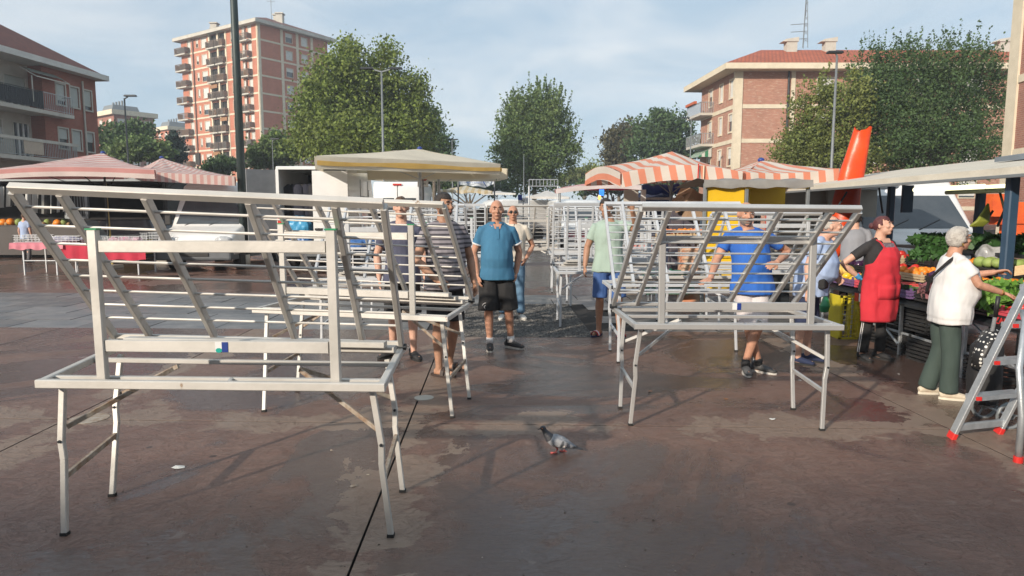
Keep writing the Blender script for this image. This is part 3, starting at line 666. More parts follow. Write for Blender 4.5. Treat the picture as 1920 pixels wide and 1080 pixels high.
def near_right():
    y0 = 30.5; O = V((W(1882, 290, y0).x, y0, 0)); D = V((-.15, -1, 0)).normalized(); N = V((-D.y*-1, 0, 0)); N = V((D.y, -D.x, 0))
    if N.x > 0: N = -N
    b = empty('brick_corner_house', (O.x, O.y, 0), 'brick building corner with cream edging cut off by the right edge of the photo', 'building')
    f = fac(O, D); H = 16; L1 = 13; hb = f(1900, 152)[1]
    hs = [(s, s+1.1, hb+.9+k*3.1, hb+2.4+k*3.1) for s in (4, 7.2, 10.4) for k in (-2, -1, 0, 1)]
    wallwith(b, O, D, N, 0, L1, 0, H, hs, BR_N)
    for h in hs: win(b, O, D, N, *h, .7, SHUT, CREAM)
    MB().ob(O, D, N, (0, .75, -.25, .09, 0, H)).build('pilaster', CREAM, b)
    for k in (-3, -2, -1, 0, 1): MB().ob(O, D, N, (.75, L1, 0, .06, hb+k*3.1-.16, hb+k*3.1+.16)).build('floor_band', CREAM, b)
    MB().ob(O, D, N, (0, L1, -10, -.31, 0, H)).build('rear_wall', BR_N, b)
    MB().ob(O, D, N, (-1, L1+.5, -10.5, 1.0, H, H+.4)).build('eave', CREAM, b)
near_right()
# ---------------------------------------------------------------- trees
def leafmat(name, c1, c2, trans=.3):
    return pm(name, c1, c2, .5, .6, 0, island=.45, trans=trans, spec=.3, detail=3)
LEAF_A = leafmat('leaf_plane_tree', (.15, .21, .045), (.20, .25, .06))
LEAF_B = leafmat('leaf_dark', (.065, .12, .045), (.095, .15, .055))
LEAF_C = leafmat('leaf_mid', (.12, .19, .065), (.155, .21, .075))
LEAF_D = leafmat('leaf_light', (.21, .24, .07), (.14, .18, .05))
LEAF_E = leafmat('leaf_brownish', (.09, .09, .045), (.12, .11, .055))
LEAF_F = leafmat('leaf_blue_conifer', (.03, .055, .045), (.045, .075, .06))
BARK = pm('bark', (.12, .095, .07), (.2, .17, .13), 3, .9, 0, .5, 12)
def leaf_mesh(name, P, sz, mat, droop=0.0):
    n = len(P); rng = np.random
    a = rng.normal(size=(n, 3)); a /= np.linalg.norm(a, axis=1)[:, None]
    b = rng.normal(size=(n, 3)); b -= (a*b).sum(1)[:, None]*a; b /= np.linalg.norm(b, axis=1)[:, None]
    s = sz*rng.uniform(.55, 1.35, (n, 1))
    c = np.cross(a, b)
    p0 = P - a*s*.6; p1 = P + b*s*.38 + c*s*.12; p2 = P + a*s*.6; p3 = P - b*s*.38 + c*s*.12
    v = np.stack([p0, p1, p2, p3], 1).reshape(-1, 3)
    me = bpy.data.meshes.new(name); me.vertices.add(4*n); me.vertices.foreach_set('co', v.ravel().astype('f'))
    me.loops.add(4*n); me.loops.foreach_set('vertex_index', np.arange(4*n, dtype='i'))
    me.polygons.add(n); me.polygons.foreach_set('loop_start', np.arange(0, 4*n, 4, dtype='i'))
    me.update(calc_edges=True); me.validate(); me.materials.append(mat); return me
def tree(base, lobes, nleaf, sz, mat, label, group=None, name='tree', tr=.25, clump=.55, spikes=0, shell=.33, trunk_to=.6, cat='tree'):
    base = V(base); root = empty(name, base, label, cat, group)
    rng = np.random; ls = np.array([l[3]*l[4]*l[5] for l in lobes])**(2/3); ls = ls/ls.sum(); pts = []
    top = max(l[2]+l[5] for l in lobes)
    vol = sum(l[3]*l[4]*l[5] for l in lobes)*4.19
    nc = max(60, int(nleaf/38))
    for li, l in enumerate(lobes):
        k = max(5, int(nc*ls[li])); d = rng.normal(size=(k, 3)); d /= np.linalg.norm(d, axis=1)[:, None]
        r = rng.uniform(0, 1, (k, 1))**shell
        bump = np.array([1 + .34*mnoise.noise(V(x)*2.3+V((li*3.1, 0, 0))) + .18*mnoise.noise(V(x)*5.5) for x in d])[:, None]
        c = d*r*bump*np.array(l[3:6]) + np.array(l[:3])
        for q in c:
            m = int(38*rng.uniform(.4, 1.6)); cr = clump*rng.uniform(.5, 1.3)
            g = rng.normal(size=(m, 3))*np.array([cr, cr, cr*.7])*.6 + q
            pts.append(g)
        if spikes:
            for _ in range(spikes):
                a = rng.uniform(0, 2*np.pi); e = rng.uniform(.15, 1.45); dd = np.array([math.cos(a)*math.cos(e), math.sin(a)*math.cos(e), math.sin(e)])
                p0 = dd*np.array(l[3:6])*.92+np.array(l[:3]); ln = rng.uniform(.4, 1.3)*clump*1.7
                up = dd*.5+np.array([0, 0, .8]); t = rng.uniform(0, 1, (26, 1)); pts.append(p0+up*ln*t+rng.normal(size=(26, 3))*.10*(1.2-t))
    P = np.concatenate(pts); P = P[P[:, 2] > .3]
    me = leaf_mesh('crown', P, sz, mat); me.transform(Matrix.Identity(4)); o = bpy.data.objects.new('crown', me); COL.objects.link(o); o.parent = root
    t = MB(); h = top*trunk_to; k = V((random.uniform(-.2, .2), random.uniform(-.2, .2), 0))
    B0 = V((0, 0, 0)); t.loft([B0+base, base+k*.4+UP*(h*.3), base+k+UP*(h*.65), base+k*.6+UP*h], [tr*1.25, tr, tr*.75, tr*.3], 9)
    for l in lobes:
        c = V(l[:3]); s = base+k*.6+UP*min(h*.6, c.z*.6); e = base+c+V((0, 0, l[5]*.3)); m = (s+e)/2+V((random.uniform(-.3, .3), random.uniform(-.3, .3), .2))
        t.loft([s, m, e], [tr*.5, tr*.3, tr*.08], 6)
    t.build('trunk', BARK, root, fix=False)
    return root
def px_tree(y, shapes, nleaf, sz, mat, label, ub=None, dy=1.0, **k):
    # shapes: photo ellipses (u, v, ru, rv, dyoff)
    L = []
    ub = ub if ub is not None else shapes[0][0]; base = V(((ub-960)/FPX*y, y, 0))
    for s in shapes:
        yy = y+(s[4] if len(s) > 4 else 0); c = W(s[0], s[1], yy); sc = yy/FPX
        L.append((c.x-base.x, yy-y, c.z, s[2]*sc, max(s[2], s[3]*.7)*sc*dy, s[3]*sc))
    return tree(base, L, nleaf, sz, mat, label, **k)
# big plane tree, left of centre
px_tree(52, [(640, 220, 84, 84), (716, 138, 36, 50, 1), (650, 128, 38, 52, -1), (752, 200, 50, 70, 1), (690, 190, 60, 62), (590, 230, 42, 62), (680, 265, 110, 55, -1.5), (620, 170, 50, 70, -1.5), (775, 240, 42, 70, 2), (560, 262, 22, 34), (655, 92, 20, 22), (722, 96, 20, 22), (782, 160, 20, 22, 1), (606, 168, 26, 30)],
        62000, .20, LEAF_A, 'big broad yellow-green plane tree beside the brick tower', ub=690, clump=.75, tr=.35)
px_tree(75, [(815, 275, 34, 42), (800, 235, 26, 34, 2), (832, 305, 20, 22)], 7000, .3, LEAF_B, 'dark tree just right of the big plane tree', ub=815, clump=.7)
px_tree(66, [(1002, 240, 58, 68), (975, 255, 48, 60), (1030, 245, 46, 60, 1), (1000, 300, 72, 45, -1), (950, 290, 26, 38), (1062, 290, 26, 36), (1030, 205, 26, 32), (975, 215, 26, 30), (1000, 330, 60, 30)],
        36000, .20, LEAF_C, 'rounded green tree standing alone in the middle behind the market', ub=1000, clump=.7, spikes=26)
px_tree(95, [(1160, 275, 30, 32), (1175, 255, 28, 30, 1), (1148, 292, 20, 16)], 6000, .38, LEAF_E, 'dark brownish tree left of the round green one on the right', ub=1160, clump=.9)
px_tree(88, [(1240, 260, 56, 48), (1215, 285, 42, 34), (1275, 275, 40, 44, 1), (1250, 235, 36, 32)], 11000, .36, LEAF_B, 'rounded dark green tree beside the right brick building', ub=1245, clump=.9)
px_tree(110, [(1085, 330, 30, 14), (1120, 325, 28, 18), (1065, 338, 20, 12)], 4000, .42, LEAF_D, 'low pale green bushes far off right of the middle tree', ub=1095, clump=.9, cat='bush', name='bush')
px_tree(41, [(1720, 200, 95, 90), (1790, 190, 85, 92, 1), (1680, 250, 80, 85, -1), (1830, 240, 50, 95, 1), (1750, 280, 130, 70, -1.5), (1640, 150, 48, 50, 1), (1620, 220, 40, 70), (1700, 150, 60, 60), (1800, 130, 60, 48)],
        62000, .12, LEAF_B, 'huge dense dark green tree filling the right behind the stall', ub=1750, clump=.55, spikes=34, tr=.35)
px_tree(39, [(1560, 240, 48, 55), (1510, 270, 50, 45), (1600, 200, 40, 60, 1), (1480, 300, 38, 30), (1560, 300, 80, 40), (1500, 215, 20, 24), (1545, 180, 30, 22)],
        24000, .135, LEAF_D, 'loose yellow-green tree left of the huge dark one', ub=1555, clump=.5, spikes=10)
px_tree(70, [(225, 262, 40, 26), (255, 250, 28, 22), (205, 275, 22, 18)], 6000, .3, LEAF_B, 'dark tree rising behind the left gazebo in front of the far block', ub=225, clump=.6)
px_tree(62, [(260, 278, 44, 22), (290, 285, 26, 16), (230, 285, 26, 16)], 6000, .25, LEAF_C, 'lighter green bush below the dark tree behind the left gazebo', ub=260, clump=.5, cat='bush', name='bush')
px_tree(66, [(325, 290, 24, 14), (325, 278, 18, 14), (326, 264, 11, 12), (327, 254, 5, 8)], 5000, .22, LEAF_F, 'small blue-green conifer left of the tower', ub=326, clump=.35, name='conifer')
px_tree(60, [(420, 308, 28, 16), (400, 315, 20, 10)], 3500, .22, LEAF_B, 'low dark bush at the foot of the tower', ub=418, clump=.4, cat='bush', name='bush')
px_tree(58, [(505, 285, 30, 28), (535, 290, 26, 24), (485, 300, 22, 20), (515, 262, 16, 16)], 8000, .24, LEAF_C, 'bushy green tree between the tower and the big plane tree', ub=510, clump=.5)
px_tree(85, [(900, 345, 40, 16), (940, 350, 40, 14), (860, 340, 40, 16), (820, 345, 30, 14), (760, 345, 40, 14)], 6000, .35, LEAF_B, 'low dark hedge behind the far white parasols', ub=880, clump=.7, cat='hedge', name='hedge')
px_tree(80, [(1100, 352, 40, 12), (1150, 348, 40, 14), (1200, 345, 40, 16), (1300, 345, 50, 18), (1270, 350, 40, 14)], 6000, .35, LEAF_B, 'low dark hedge behind the orange striped canopies', ub=1150, clump=.7, cat='hedge', name='hedge')
# ---------------------------------------------------------------- lamps
def lamp(u, vb_y, vt, arms, label, r=.07, m=GREYM, u_top=None):
    y = vb_y; p = V(((u-960)/FPX*y*.995, y, 0)); H = W(u, vt, y).z
    o = empty('street_lamp', p, label, 'street lamp')
    MB().loft([p, p+UP*1.2, p+UP*H], [r*1.4, r*1.1, r*.7], 10).build('pole', m, o, smooth=True)
    for (dx, ln) in arms:
        a = MB().beam(p+UP*(H-.05), p+V((dx*ln*.6, 0, H+.08)), .06).build('arm', m, o)
        q = p+V((dx*ln, 0, H+.12)); h = MB().hexa([q+V((-.34, -.13, -.03)), q+V((.34, -.13, -.03)), q+V((.34, .13, -.03)), q+V((-.34, .13, -.03)), q+V((-.30, -.1, .06)), q+V((.30, -.1, .06)), q+V((.30, .1, .06)), q+V((-.30, .1, .06))]); h.build('lamp_head', DARK, o)
    return o
lamp(721, 36, 133, ((-1, .75), (1, .75)), 'grey lamp post with two arms in front of the big plane tree')
lamp(791, 62, 222, ((-1, .8), (1, .8)), 'far thin lamp post with two arms at the edge of the trees', .06)
lamp(247, 40, 184, ((1, .35),), 'dark lamp post with one short arm right of the left house', .06, DARK)
lamp(1554, 30, 104, ((-1, -.25+.35),), 'tall grey lamp post in front of the yellow-green tree', .065)
lamp(1291, 60, 224, ((-1, .5),), 'far lamp post beside the right brick building', .06)
lamp(849, 70, 264, ((1, .3),), 'small far lamp post right of the dark tree', .06)
lamp(516, 50, 264, ((1, .2),), 'thin pale lamp post rising behind the open white van', .035)
lamp(982, 55, 290, (), 'thin pale bare pole in front of the middle tree', .035)
p = WH(460, 503, 0); o = empty('tall_post', p, 'tall dark green lighting mast on a pale base in front of the white vans', 'post')
MB().loft([p+UP*.38, p+UP*6, p+UP*12], [.12, .105, .08], 16).build('pole', POSTG, o, smooth=True)
MB().loft([p, p+UP*.40], [.15, .14], 16).build('base_sleeve', CONC, o, smooth=True)
# traffic light
p = V(((378-960)/FPX*60, 60, 0)); o = empty('traffic_light', p, 'small dark traffic light at the foot of the tower', 'traffic light')
MB().tube(p, p+UP*5.6, .06).build('pole', DARK, o); h = W(380, 298, 60).z; MB().box((p.x+.1, 60, h), (.35, .3, 1.0)).build('signal_head', BLACK, o)
# ---------------------------------------------------------------- racks
def lerp(a, b, t): return V(a)*(1-t)+V(b)*t
BAT = (0, .13, .36, .64, .87, 1)
def rack(label, T, P, feet, m=ALU, posts=(.16, .86), postH=(1.52, 1.43, .96), nrod=8, cap=GREENP, detail=2, knee=True, sc=1.0, flip=False, planks=0, mm=None, sticker=None, group='folding market racks set out on the plaza'):
    """T tabletop corners FL,FR,BR,BL ; P panel corners bottomL,bottomR,topR,topL ; feet 4 points FL,FR,BR,BL"""
    T = [V(t) for t in T]; P = [V(t) for t in P]; feet = [V(t) for t in feet]
    c = (T[0]+T[1]+T[2]+T[3])/4; root = empty('market_rack', (c.x, c.y, 0), label, 'market rack', group)
    FL, FR, BR_, BL = T
    q = lambda name, mb, mat=None: mb.build(name, mat or m, root, fix=False)
    rw, rh = .036, .042
    for a, b in ((FL, FR), (BL, BR_)): q('long_rail', MB().beam(a, b, rw, rh))
    dd = (FR-FL).normalized()*rw/2
    for a, b in ((FL+dd, BL+dd), (FR-dd, BR_-dd)): 
        e = (b-a).normalized()*(rw/2+.001); q('side_rail', MB().beam(a+e, b-e, rw, rh-.003))
    for t, hh in ((.11, .03), (.55, .025)):
        q('inner_rail', MB().beam(lerp(FL, BL, t)+dd*2, lerp(FR, BR_, t)-dd*2, .03, hh))
    q('cross_rail', MB().beam(lerp(FL, FR, .55)+(BL-FL).normalized()*.03, lerp(FL, FR, .55)+(BL-FL).normalized()*.1, .02, .03))
    # legs
    topz = UP*(-rh/2)
    tops = [lerp(lerp(FL, FR, .045), lerp(BL, BR_, .045), .10), lerp(lerp(FL, FR, .955), lerp(BL, BR_, .955), .10), lerp(lerp(FL, FR, .955), lerp(BL, BR_, .955), .80), lerp(lerp(FL, FR, .045), lerp(BL, BR_, .045), .80)]
    for i, (a, b) in enumerate(zip(tops, feet)):
        a = a+topz; mid = lerp(a, b, .38)+V((.012*(1 if i in (0, 3) else -1)*(1 if knee else .1)*(-1), 0, 0)); m2 = lerp(a, b, .5)
        leg = MB(); lw = .031
        leg.beam(a, mid, lw, .028, V((0, 1, 0))); leg.beam(mid, m2+V(((b-a).x*.02, 0, 0)), lw*.97, .027, V((0, 1, 0))); leg.beam(m2, b+UP*.012, lw*.94, .026, V((0, 1, 0)))
        lo = q('leg', leg)
        MB().box((b.x, b.y, .008), (lw+.004, .034, .016)).build('foot_cap', RUBBER, lo)
        if detail > 1:
            bo = MB().tube(mid+V((0, -.022, 0)), mid+V((0, .022, 0)), .008, 8).build('bolt', DARK, lo)
    for (i, j) in ((0, 3), (1, 2)):
        a, b = lerp(tops[i]+topz, feet[i], .62), lerp(tops[j]+topz, feet[j], .58); q('leg_stretcher', MB().beam(a, b, .02, .03), mm)
    midL, midR = lerp(lerp(FL, FR, .3), lerp(BL, BR_, .3), .45)+topz, lerp(lerp(FL, FR, .7), lerp(BL, BR_, .7), .45)+topz
    for i, mp_ in ((0, midL), (1, midR), (2, midR), (3, midL)):
        if detail < 2 and i > 1: continue
        q('brace', MB().beam(lerp(tops[i]+topz, feet[i], .30)+V((0, .025, 0)), mp_+V((0, .02*i, 0)), .012, .024), mm)
    # panel
    bl, br, tr, tl = P
    q('panel_top_rail', MB().beam(tl, tr, .047, .036, (tl-bl).cross(tr-tl).normalized()))
    q('panel_bottom_rail', MB().beam(bl, br, .035, .03))
    nrm = (br-bl).cross(tl-bl).normalized(); 
    for s in BAT:
        a, b = lerp(bl, br, s), lerp(tl, tr, s); d = (b-a).normalized(); ins = V((0, 0, 0))
        if s in (0, 1): ins = (br-bl).normalized()*(.018 if s == 0 else -.018)
        q('batten', MB().beam(a+d*.02-(d*.07 if s in (0, 1) else V()), b-d*.021+ins*0, .030, .048, (br-bl).normalized() if False else nrm))
    rm = MB()
    for k in range(nrod):
        t = .06+.86*(k+1)/(nrod+.15); a, b = lerp(bl, tl, t), lerp(br, tr, t)
        q('rod', MB().tube(a+nrm*.004, b+nrm*.004, .0075, 7))
    for s, e in ((0, bl), (1, br)):
        q('hinge', MB().tube(e+V((-.03, 0, -.02)), e+V((.03, 0, -.02)), .02, 8), DARK)
    # folded second leg frame standing at the front
    if posts:
        s0, s1 = posts; A, B = lerp(FL, FR, s0), lerp(FL, FR, s1); back = (BL-FL).normalized()*.06
        A += back; B += back; tz = rh/2
        A = V((A.x, A.y, A.z-tz)); B = V((B.x, B.y, B.z-tz)); 
        for X, k in ((A, 0), (B, 1)):
            po = q('post', MB().beam(X+V((0, -.005, .001)), V((X.x-.006, X.y, postH[0])), .047, .038, V((0, 1, 0))))
            if cap: MB().box((X.x-.006, X.y, postH[0]+.004), (.056, .044, .008)).build('end_cap', cap, po)
        for z in postH[1:]:
            ra = q('cross_bar', MB().beam(V((A.x+.024, A.y, z)), V((B.x-.034, B.y, z)), .026, .058))
            if sticker and z == postH[2]:
                sp = lerp(A, B, sticker[0]); st = MB().box((sp.x, sp.y-.0145, z), (.06, .002, .05)).build('sticker', WHITEP, ra)
                MB().box((sp.x+.018, sp.y-.0165, z), (.03, .0015, .05)).build('sticker_print', sticker[1], ra)
                if len(sticker) > 2: MB().loft([(sp.x-.012, sp.y-.0165, z-.016), (sp.x-.012, sp.y-.0175, z-.016)], [(.016, .012)]*2, 10).build('sticker_print', sticker[2], ra)
    for k in range(planks):
        zz = T[0].z + .045 + .036*k; a = lerp(FL, BL, .78-.05*k); b = lerp(FR, BR_, .78-.05*k)
        pl = MB().beam(V((a.x+.12+.03*k, a.y, zz)), V((b.x-.05*k-.03, b.y, zz)), .07, .034); q('folded_bar', pl, ALUW)
    return root
def std(x0, y0, wd, dp, ang=0, z=.785, away=False, ph=1.70, lean=.86, skew=0):
    """corners for a regular rack: front-left at x0,y0"""
    c, s = math.cos(ang), math.sin(ang); X = V((c, s, 0)); Y = V((-s+skew, c, 0)); O = V((x0, y0, 0))
    T = [O+UP*z, O+X*wd+UP*z, O+X*wd+Y*dp+UP*z, O+Y*dp+UP*z]
    if not away: P = [O+Y*(dp-.03)+UP*(z+.06), O+X*wd+Y*(dp-.03)+UP*(z+.06), O+X*wd+Y*(dp-lean-.03)+UP*ph, O+Y*(dp-lean-.03)+UP*ph]
    else: P = [O+Y*.03+UP*(z+.06), O+X*wd+Y*.03+UP*(z+.06), O+X*wd+Y*(.03+lean)+UP*ph, O+Y*(.03+lean)+UP*ph]
    F = [O+X*.06+Y*.06, O+X*(wd-.06)+Y*.06, O+X*(wd-.06)+Y*(dp*.68), O+X*.06+Y*(dp*.68)]
    if away and False: pass
    return T, P, F
def g0(u, v): return WH(u, v, 0)
# 1: near left
T1 = [WH(70, 719, .785), WH(722, 726, .785), V((-.66, 4.10, .785)), V((-2.48, 4.27, .785))]
P1 = [V((-2.49, 4.22, .85)), V((-.67, 4.07, .83)), W(719, 382, 3.20), W(20, 352, 3.26)]
rack('nearest silvery folding market rack on the left, its top rail running across half the photo', T1, P1, [g0(122, 1003), g0(733, 1006), g0(755, 922), g0(211, 930)], ALUW, posts=(.18, .86), postH=(1.535, 1.455, .965), nrod=8, planks=2, mm=RUST, sticker=(.52, BLUEP, pm('green_sticker', (0, .35, .28), None, 8, .5)))
T2 = [V((-2.22, 5.80, .785)), V((-.50, 5.30, .785)), V((-.37, 6.22, .785)), V((-2.05, 6.70, .785))]
P2 = [V((-2.05, 6.64, .85)), V((-.37, 6.18, .84)), W(832, 384, 5.22), W(464, 369, 5.68)]
rack('second folding rack of the left row, standing in front of the striped shirt man', T2, P2, [g0(508, 753)+V((.05, -.3, 0)), g0(848, 783), g0(880, 748), g0(508, 753)+V((.12, .35, 0))], ALUW, posts=(.155, .82), planks=3, mm=RUST, knee=False)
# 3: near right
T3 = [WH(1189, 612, .785), WH(1581, 614, .785), V((2.40, 5.83, .785)), V((.87, 5.86, .785))]
P3 = [V((.87, 5.80, .84)), V((2.40, 5.78, .84)), W(1614, 392, 4.62), W(1204, 388, 4.66)]
rack('nearest folding rack on the right, clean aluminium, in front of the bright blue shirt man', T3, P3, [g0(1182, 797), g0(1541, 807), g0(1487, 768), g0(1163, 765)], ALU, posts=(.14, .86), postH=(1.50, 1.42, .93), nrod=8, cap=None, sticker=(.50, BLUEP))
def leaf_fold(): pass
t, p, f = std(1.09, 7.20, 1.60, 1.0, 0, away=True, ph=1.72, lean=.88)
rack('white rack of the right row whose top the green shirt man holds', t, p, f, ALUP, posts=None, nrod=9, detail=1, cap=None, planks=2)
t, p, f = std(.62, 9.45, 1.62, 1.0, 0, ph=1.74, lean=.25)
rack('white rack with an upright grid just left of the green shirt man', t, p, f, ALUP, posts=(.2, .8), nrod=9, detail=1, cap=None, planks=3)
t, p, f = std(-2.30, 7.85, 1.62, 1.0, .03, away=True, ph=1.72, lean=.95)
rack('third rack of the left row, grid leaning away, behind the navy shirt man', t, p, f, ALUP, posts=(.25, .8), postH=(1.5, 1.42, .96), nrod=9, detail=1, planks=2)
t, p, f = std(-2.35, 10.2, 1.62, 1.0, -.04, ph=1.72, lean=.7)
rack('fourth rack of the left row, beyond the striped shirt man', t, p, f, ALUP, posts=(.2, .8), nrod=9, detail=1)
t, p, f = std(-2.10, 12.3, 1.60, 1.0, .02, ph=1.76, lean=.12)
rack('fifth rack of the left row with an upright grid, left of the blue polo man', t, p, f, ALUP, posts=(.3, .86), nrod=10, detail=1)
t, p, f = std(-.55, 15.3, 1.70, 1.0, .05, ph=1.76, lean=.8)
rack('pale wooden coloured rack standing across the aisle behind the sunglasses man', t, p, f, ALUW, posts=(.25, .8), nrod=9, detail=1)
t, p, f = std(.95, 11.6, 1.6, 1.0, .02, away=True, ph=1.72, lean=.8)
rack('white rack of the right row two places behind the green shirt man', t, p, f, ALUP, posts=(.2, .8), nrod=9, detail=1)
t, p, f = std(.75, 13.7, 1.6, 1.0, -.03, ph=1.74, lean=.5)
rack('farthest rack of the right row below the red and white canopy', t, p, f, ALUP, posts=(.2, .8), nrod=9, detail=1)
t, p, f = std(-2.4, 14.6, 1.6, 1.0, .0, ph=1.74, lean=.5)
rack('farthest rack of the left row, seen through the other grids', t, p, f, ALUP, posts=(.2, .8), nrod=9, detail=1)
t, p, f = std(2.9, 9.6, 1.6, 1.0, .0, ph=1.60, lean=.6)
rack('low white rack behind the bright blue shirt man beside the fruit crates', t, p, f, ALUP, posts=(.2, .8), nrod=7, detail=1)
# ---------------------------------------------------------------- people
def skin(name, c): return pm(name, c, tuple(k*.78 for k in c), 22, .58, 0, .10, 140, sss=.05)
SK = skin('skin_tan', (.50, .26, .17)); SKL = skin('skin_light', (.62, .36, .26)); SKD = skin('skin_olive', (.40, .215, .135))
def cloth(name, c, c2=None, r=.85): return pm(name, c, c2, 5, r, 0, .55, 11, stretch=(1, 1, .45))
def remesh(mb, name, mat, parent, vox=.008, it=3, off=None, smooth=.5, wr=0):
    o = mb.build(name, mat, None, fix=True)
    m = o.modifiers.new('r', 'REMESH'); m.mode = 'VOXEL'; m.voxel_size = vox; m.use_smooth_shade = True
    m2 = o.modifiers.new('s', 'SMOOTH'); m2.factor = smooth; m2.iterations = it
    dg = bpy.context.evaluated_depsgraph_get(); me = bpy.data.meshes.new_from_object(o.evaluated_get(dg))
    o.modifiers.clear(); old = o.data; 
    if wr:
        n = len(me.vertices); co = np.empty(n*3, 'f'); me.vertices.foreach_get('co', co); co = co.reshape(-1, 3)
        no = np.array([v.normal[:] for v in me.vertices]); 
        ph = np.array([mnoise.noise(V((c[0]*7, c[1]*7, c[2]*4.2))) + .5*mnoise.noise(V((c[0]*16+9, c[1]*16, c[2]*8))) for c in co])
        co = co + no*(ph*wr)[:, None]; me.vertices.foreach_set('co', co.astype('f').ravel())
    o.data = me; me.name = name; bpy.data.meshes.remove(old); me.materials.clear(); me.materials.append(mat); me.shade_smooth()
    me.transform(Matrix.Translation(-wloc(parent))); o.parent = parent
    return o
def hand(mb, wr, d, pn, curl=.5, s=1.0, side=1, spread=.08):
    """d = direction of the fingers, pn = palm normal, side = which way the thumb lies"""
    d = V(d).normalized(); pn = (V(pn)-d*V(pn).dot(d)).normalized(); x = d.cross(pn)*side; wr = V(wr)
    mb.loft([wr-d*.03*s, wr+d*.02*s, wr+d*.055*s, wr+d*.09*s], [(.024*s, .019*s), (.032*s, .017*s), (.04*s, .016*s), (.038*s, .013*s)], 10, ref=pn)
    for k, ln in enumerate((.068, .078, .073, .056)):
        b = wr+d*.082*s+x*(.030-.0195*k)*s; dd = (d+x*(spread*(1.5-k))).normalized(); pts = [b-dd*.02*s, b]; a = 0
        for j, f in enumerate((.45, .32, .25)):
            a += curl*(.5 if j == 0 else .75); v = dd*math.cos(a)+pn*math.sin(a); pts.append(pts[-1]+v*ln*f*s)
        mb.loft(pts, [.0105*s, .0105*s, .010*s, .009*s, .0065*s], 7, ref=x)
    b = wr+d*.025*s+x*.026*s; t = (x*.75+d*.75+pn*.25*(1+curl)).normalized(); t2 = (d+pn*.5*curl+x*.15).normalized()
    mb.loft([b-x*.01*s, b+t*.035*s, b+t*.035*s+t2*.03*s, b+t*.035*s+t2*.052*s], [.014*s, .0125*s, .011*s, .007*s], 7, ref=pn)
def person(label, loc, rot=0, H=1.75, wf=1.0, belly=0.0, J=None, sk=SK, top=None, bottom=None, bstyle='shorts', hair=None, hairst='short', beard=None,
           shoes='trainer', shoem=None, hd=(0, 0, 0), sleeve='short', vox=.0085, female=False, extra=None, hands=(.35, .35), hpn=None, hdir=None, shirt_len=0, brow=None, neckst='crew', sock=None, lean=None, shortlen=.50, tight=1.0):
    k = H/1.75; root = empty('person', loc, label, 'person', rz=0)
    M = Matrix.Translation(V(loc)) @ Matrix.Rotation(rot, 4, 'Z') @ Matrix.Scale(k, 4)
    jt = dict(pel=(0, 0, .95), sh0=(-.172*wf, .0, 1.388), sh1=(.172*wf, .0, 1.388), el0=(-.235*wf, .03, 1.12), el1=(.235*wf, .03, 1.12), wr0=(-.25*wf, -.03, .87), wr1=(.25*wf, -.03, .87),
              hp0=(-.09, 0, .92), hp1=(.09, 0, .92), kn0=(-.105, -.01, .50), kn1=(.105, -.01, .50), an0=(-.11, .035, .09), an1=(.11, .035, .09), ft0=(-.06, -1), ft1=(.06, -1), head=(0, -.015, 1.625))
    if J: jt.update(J)
    ln = V(lean or (0, 0))           # shift of the upper body at shoulder height
    def bend(p):
        p = V(p); t = max(0, (p.z-.95)/.5); return p+V((ln.x*t, ln.y*t, -abs(ln.length)*.25*t*t))
    T = lambda p: M @ V(p)
    def L(mb, pts, rad, n=12, ref=(0, -1, 0)): mb.loft([T(p) for p in pts], [(r[0]*k, r[1]*k) if isinstance(r, tuple) else r*k for r in rad], n, ref=(M.to_3x3() @ V(ref)).normalized())
    g = {a: (V(b) if len(b) == 3 else b) for a, b in jt.items()}
    for a in ('sh0', 'sh1'): g[a] = bend(g[a])
    for a in ('el0', 'el1', 'wr0', 'wr1'):
        if not J or a not in J: g[a] = V(jt[a])+V((ln.x, ln.y, 0))*(.7 if a[0] == 'e' else .45)
    hc = bend(V(jt['head'])) if not J or 'head' not in J else V(jt['head'])
    HR = Matrix.Rotation(hd[0], 3, 'Z') @ Matrix.Rotation(hd[1], 3, 'X') @ Matrix.Rotation(hd[2], 3, 'Y'); RM = Matrix.Rotation(rot, 3, 'Z') @ HR
    bx = .06 if belly > .03 else 0
    def torso(mb, inf=0.0, z0=.84, z1=1.476):
        for s_ in (-1, 1): L(mb, [bend((0, .012, 1.435)), bend((s_*.075*wf, .01, 1.425)), bend((s_*.155*wf, .0, 1.388))], [(.052+inf*.6, .045+inf*.6), (.050+inf*.6, .040+inf*.6), (.046+inf*.6, .046+inf*.6)], 12)
        secs = [(.83, .14, .10, .0), (.90, .168, .118, .0), (.98, .165, .118+belly*.5, -belly*.4), (1.08, .150+belly*.35, .110+belly*.9, -belly*.7), (1.18, .152+belly*.25, .112+belly*.7, -belly*.55), (1.28, .168, .122+belly*.25+(.022 if female else 0), -belly*.15-(.015 if female else 0)), (1.36, .166, .112, .0), (1.41, .138, .090, .006), (1.445, .095, .072, .012), (1.475, .068, .062, .012)]
        if inf: secs[0] = (.83, .188, .130+belly*.35, -belly*.35); secs[1] = (.90, .184, .126+belly*.4, -belly*.38)
        if female: secs = [(s[0], s[1]*(1.06 if s[0] < 1 else .93), s[2]*(1.04 if s[0] < 1 else 1), s[3]) for s in secs]
        pts = []; rad = []
        for z, a, b, y in secs:
            if z < z0-.001 or z > z1+.001: continue
            pts.append(bend((0, y, z))); rad.append(((b+inf), (a*wf+inf)))
        L(mb, pts, rad, 20, ref=(1, 0, 0))
    # -- body, one surface
    b = MB(); torso(b)
    L(b, [bend((0, .012, 1.44)), bend((0, .01, 1.50)), hc+V((0, .02, -.07)), hc+V((0, .015, -.02))], [(.068, .070), (.060, .063), (.056, .060), (.05, .05)], 12)
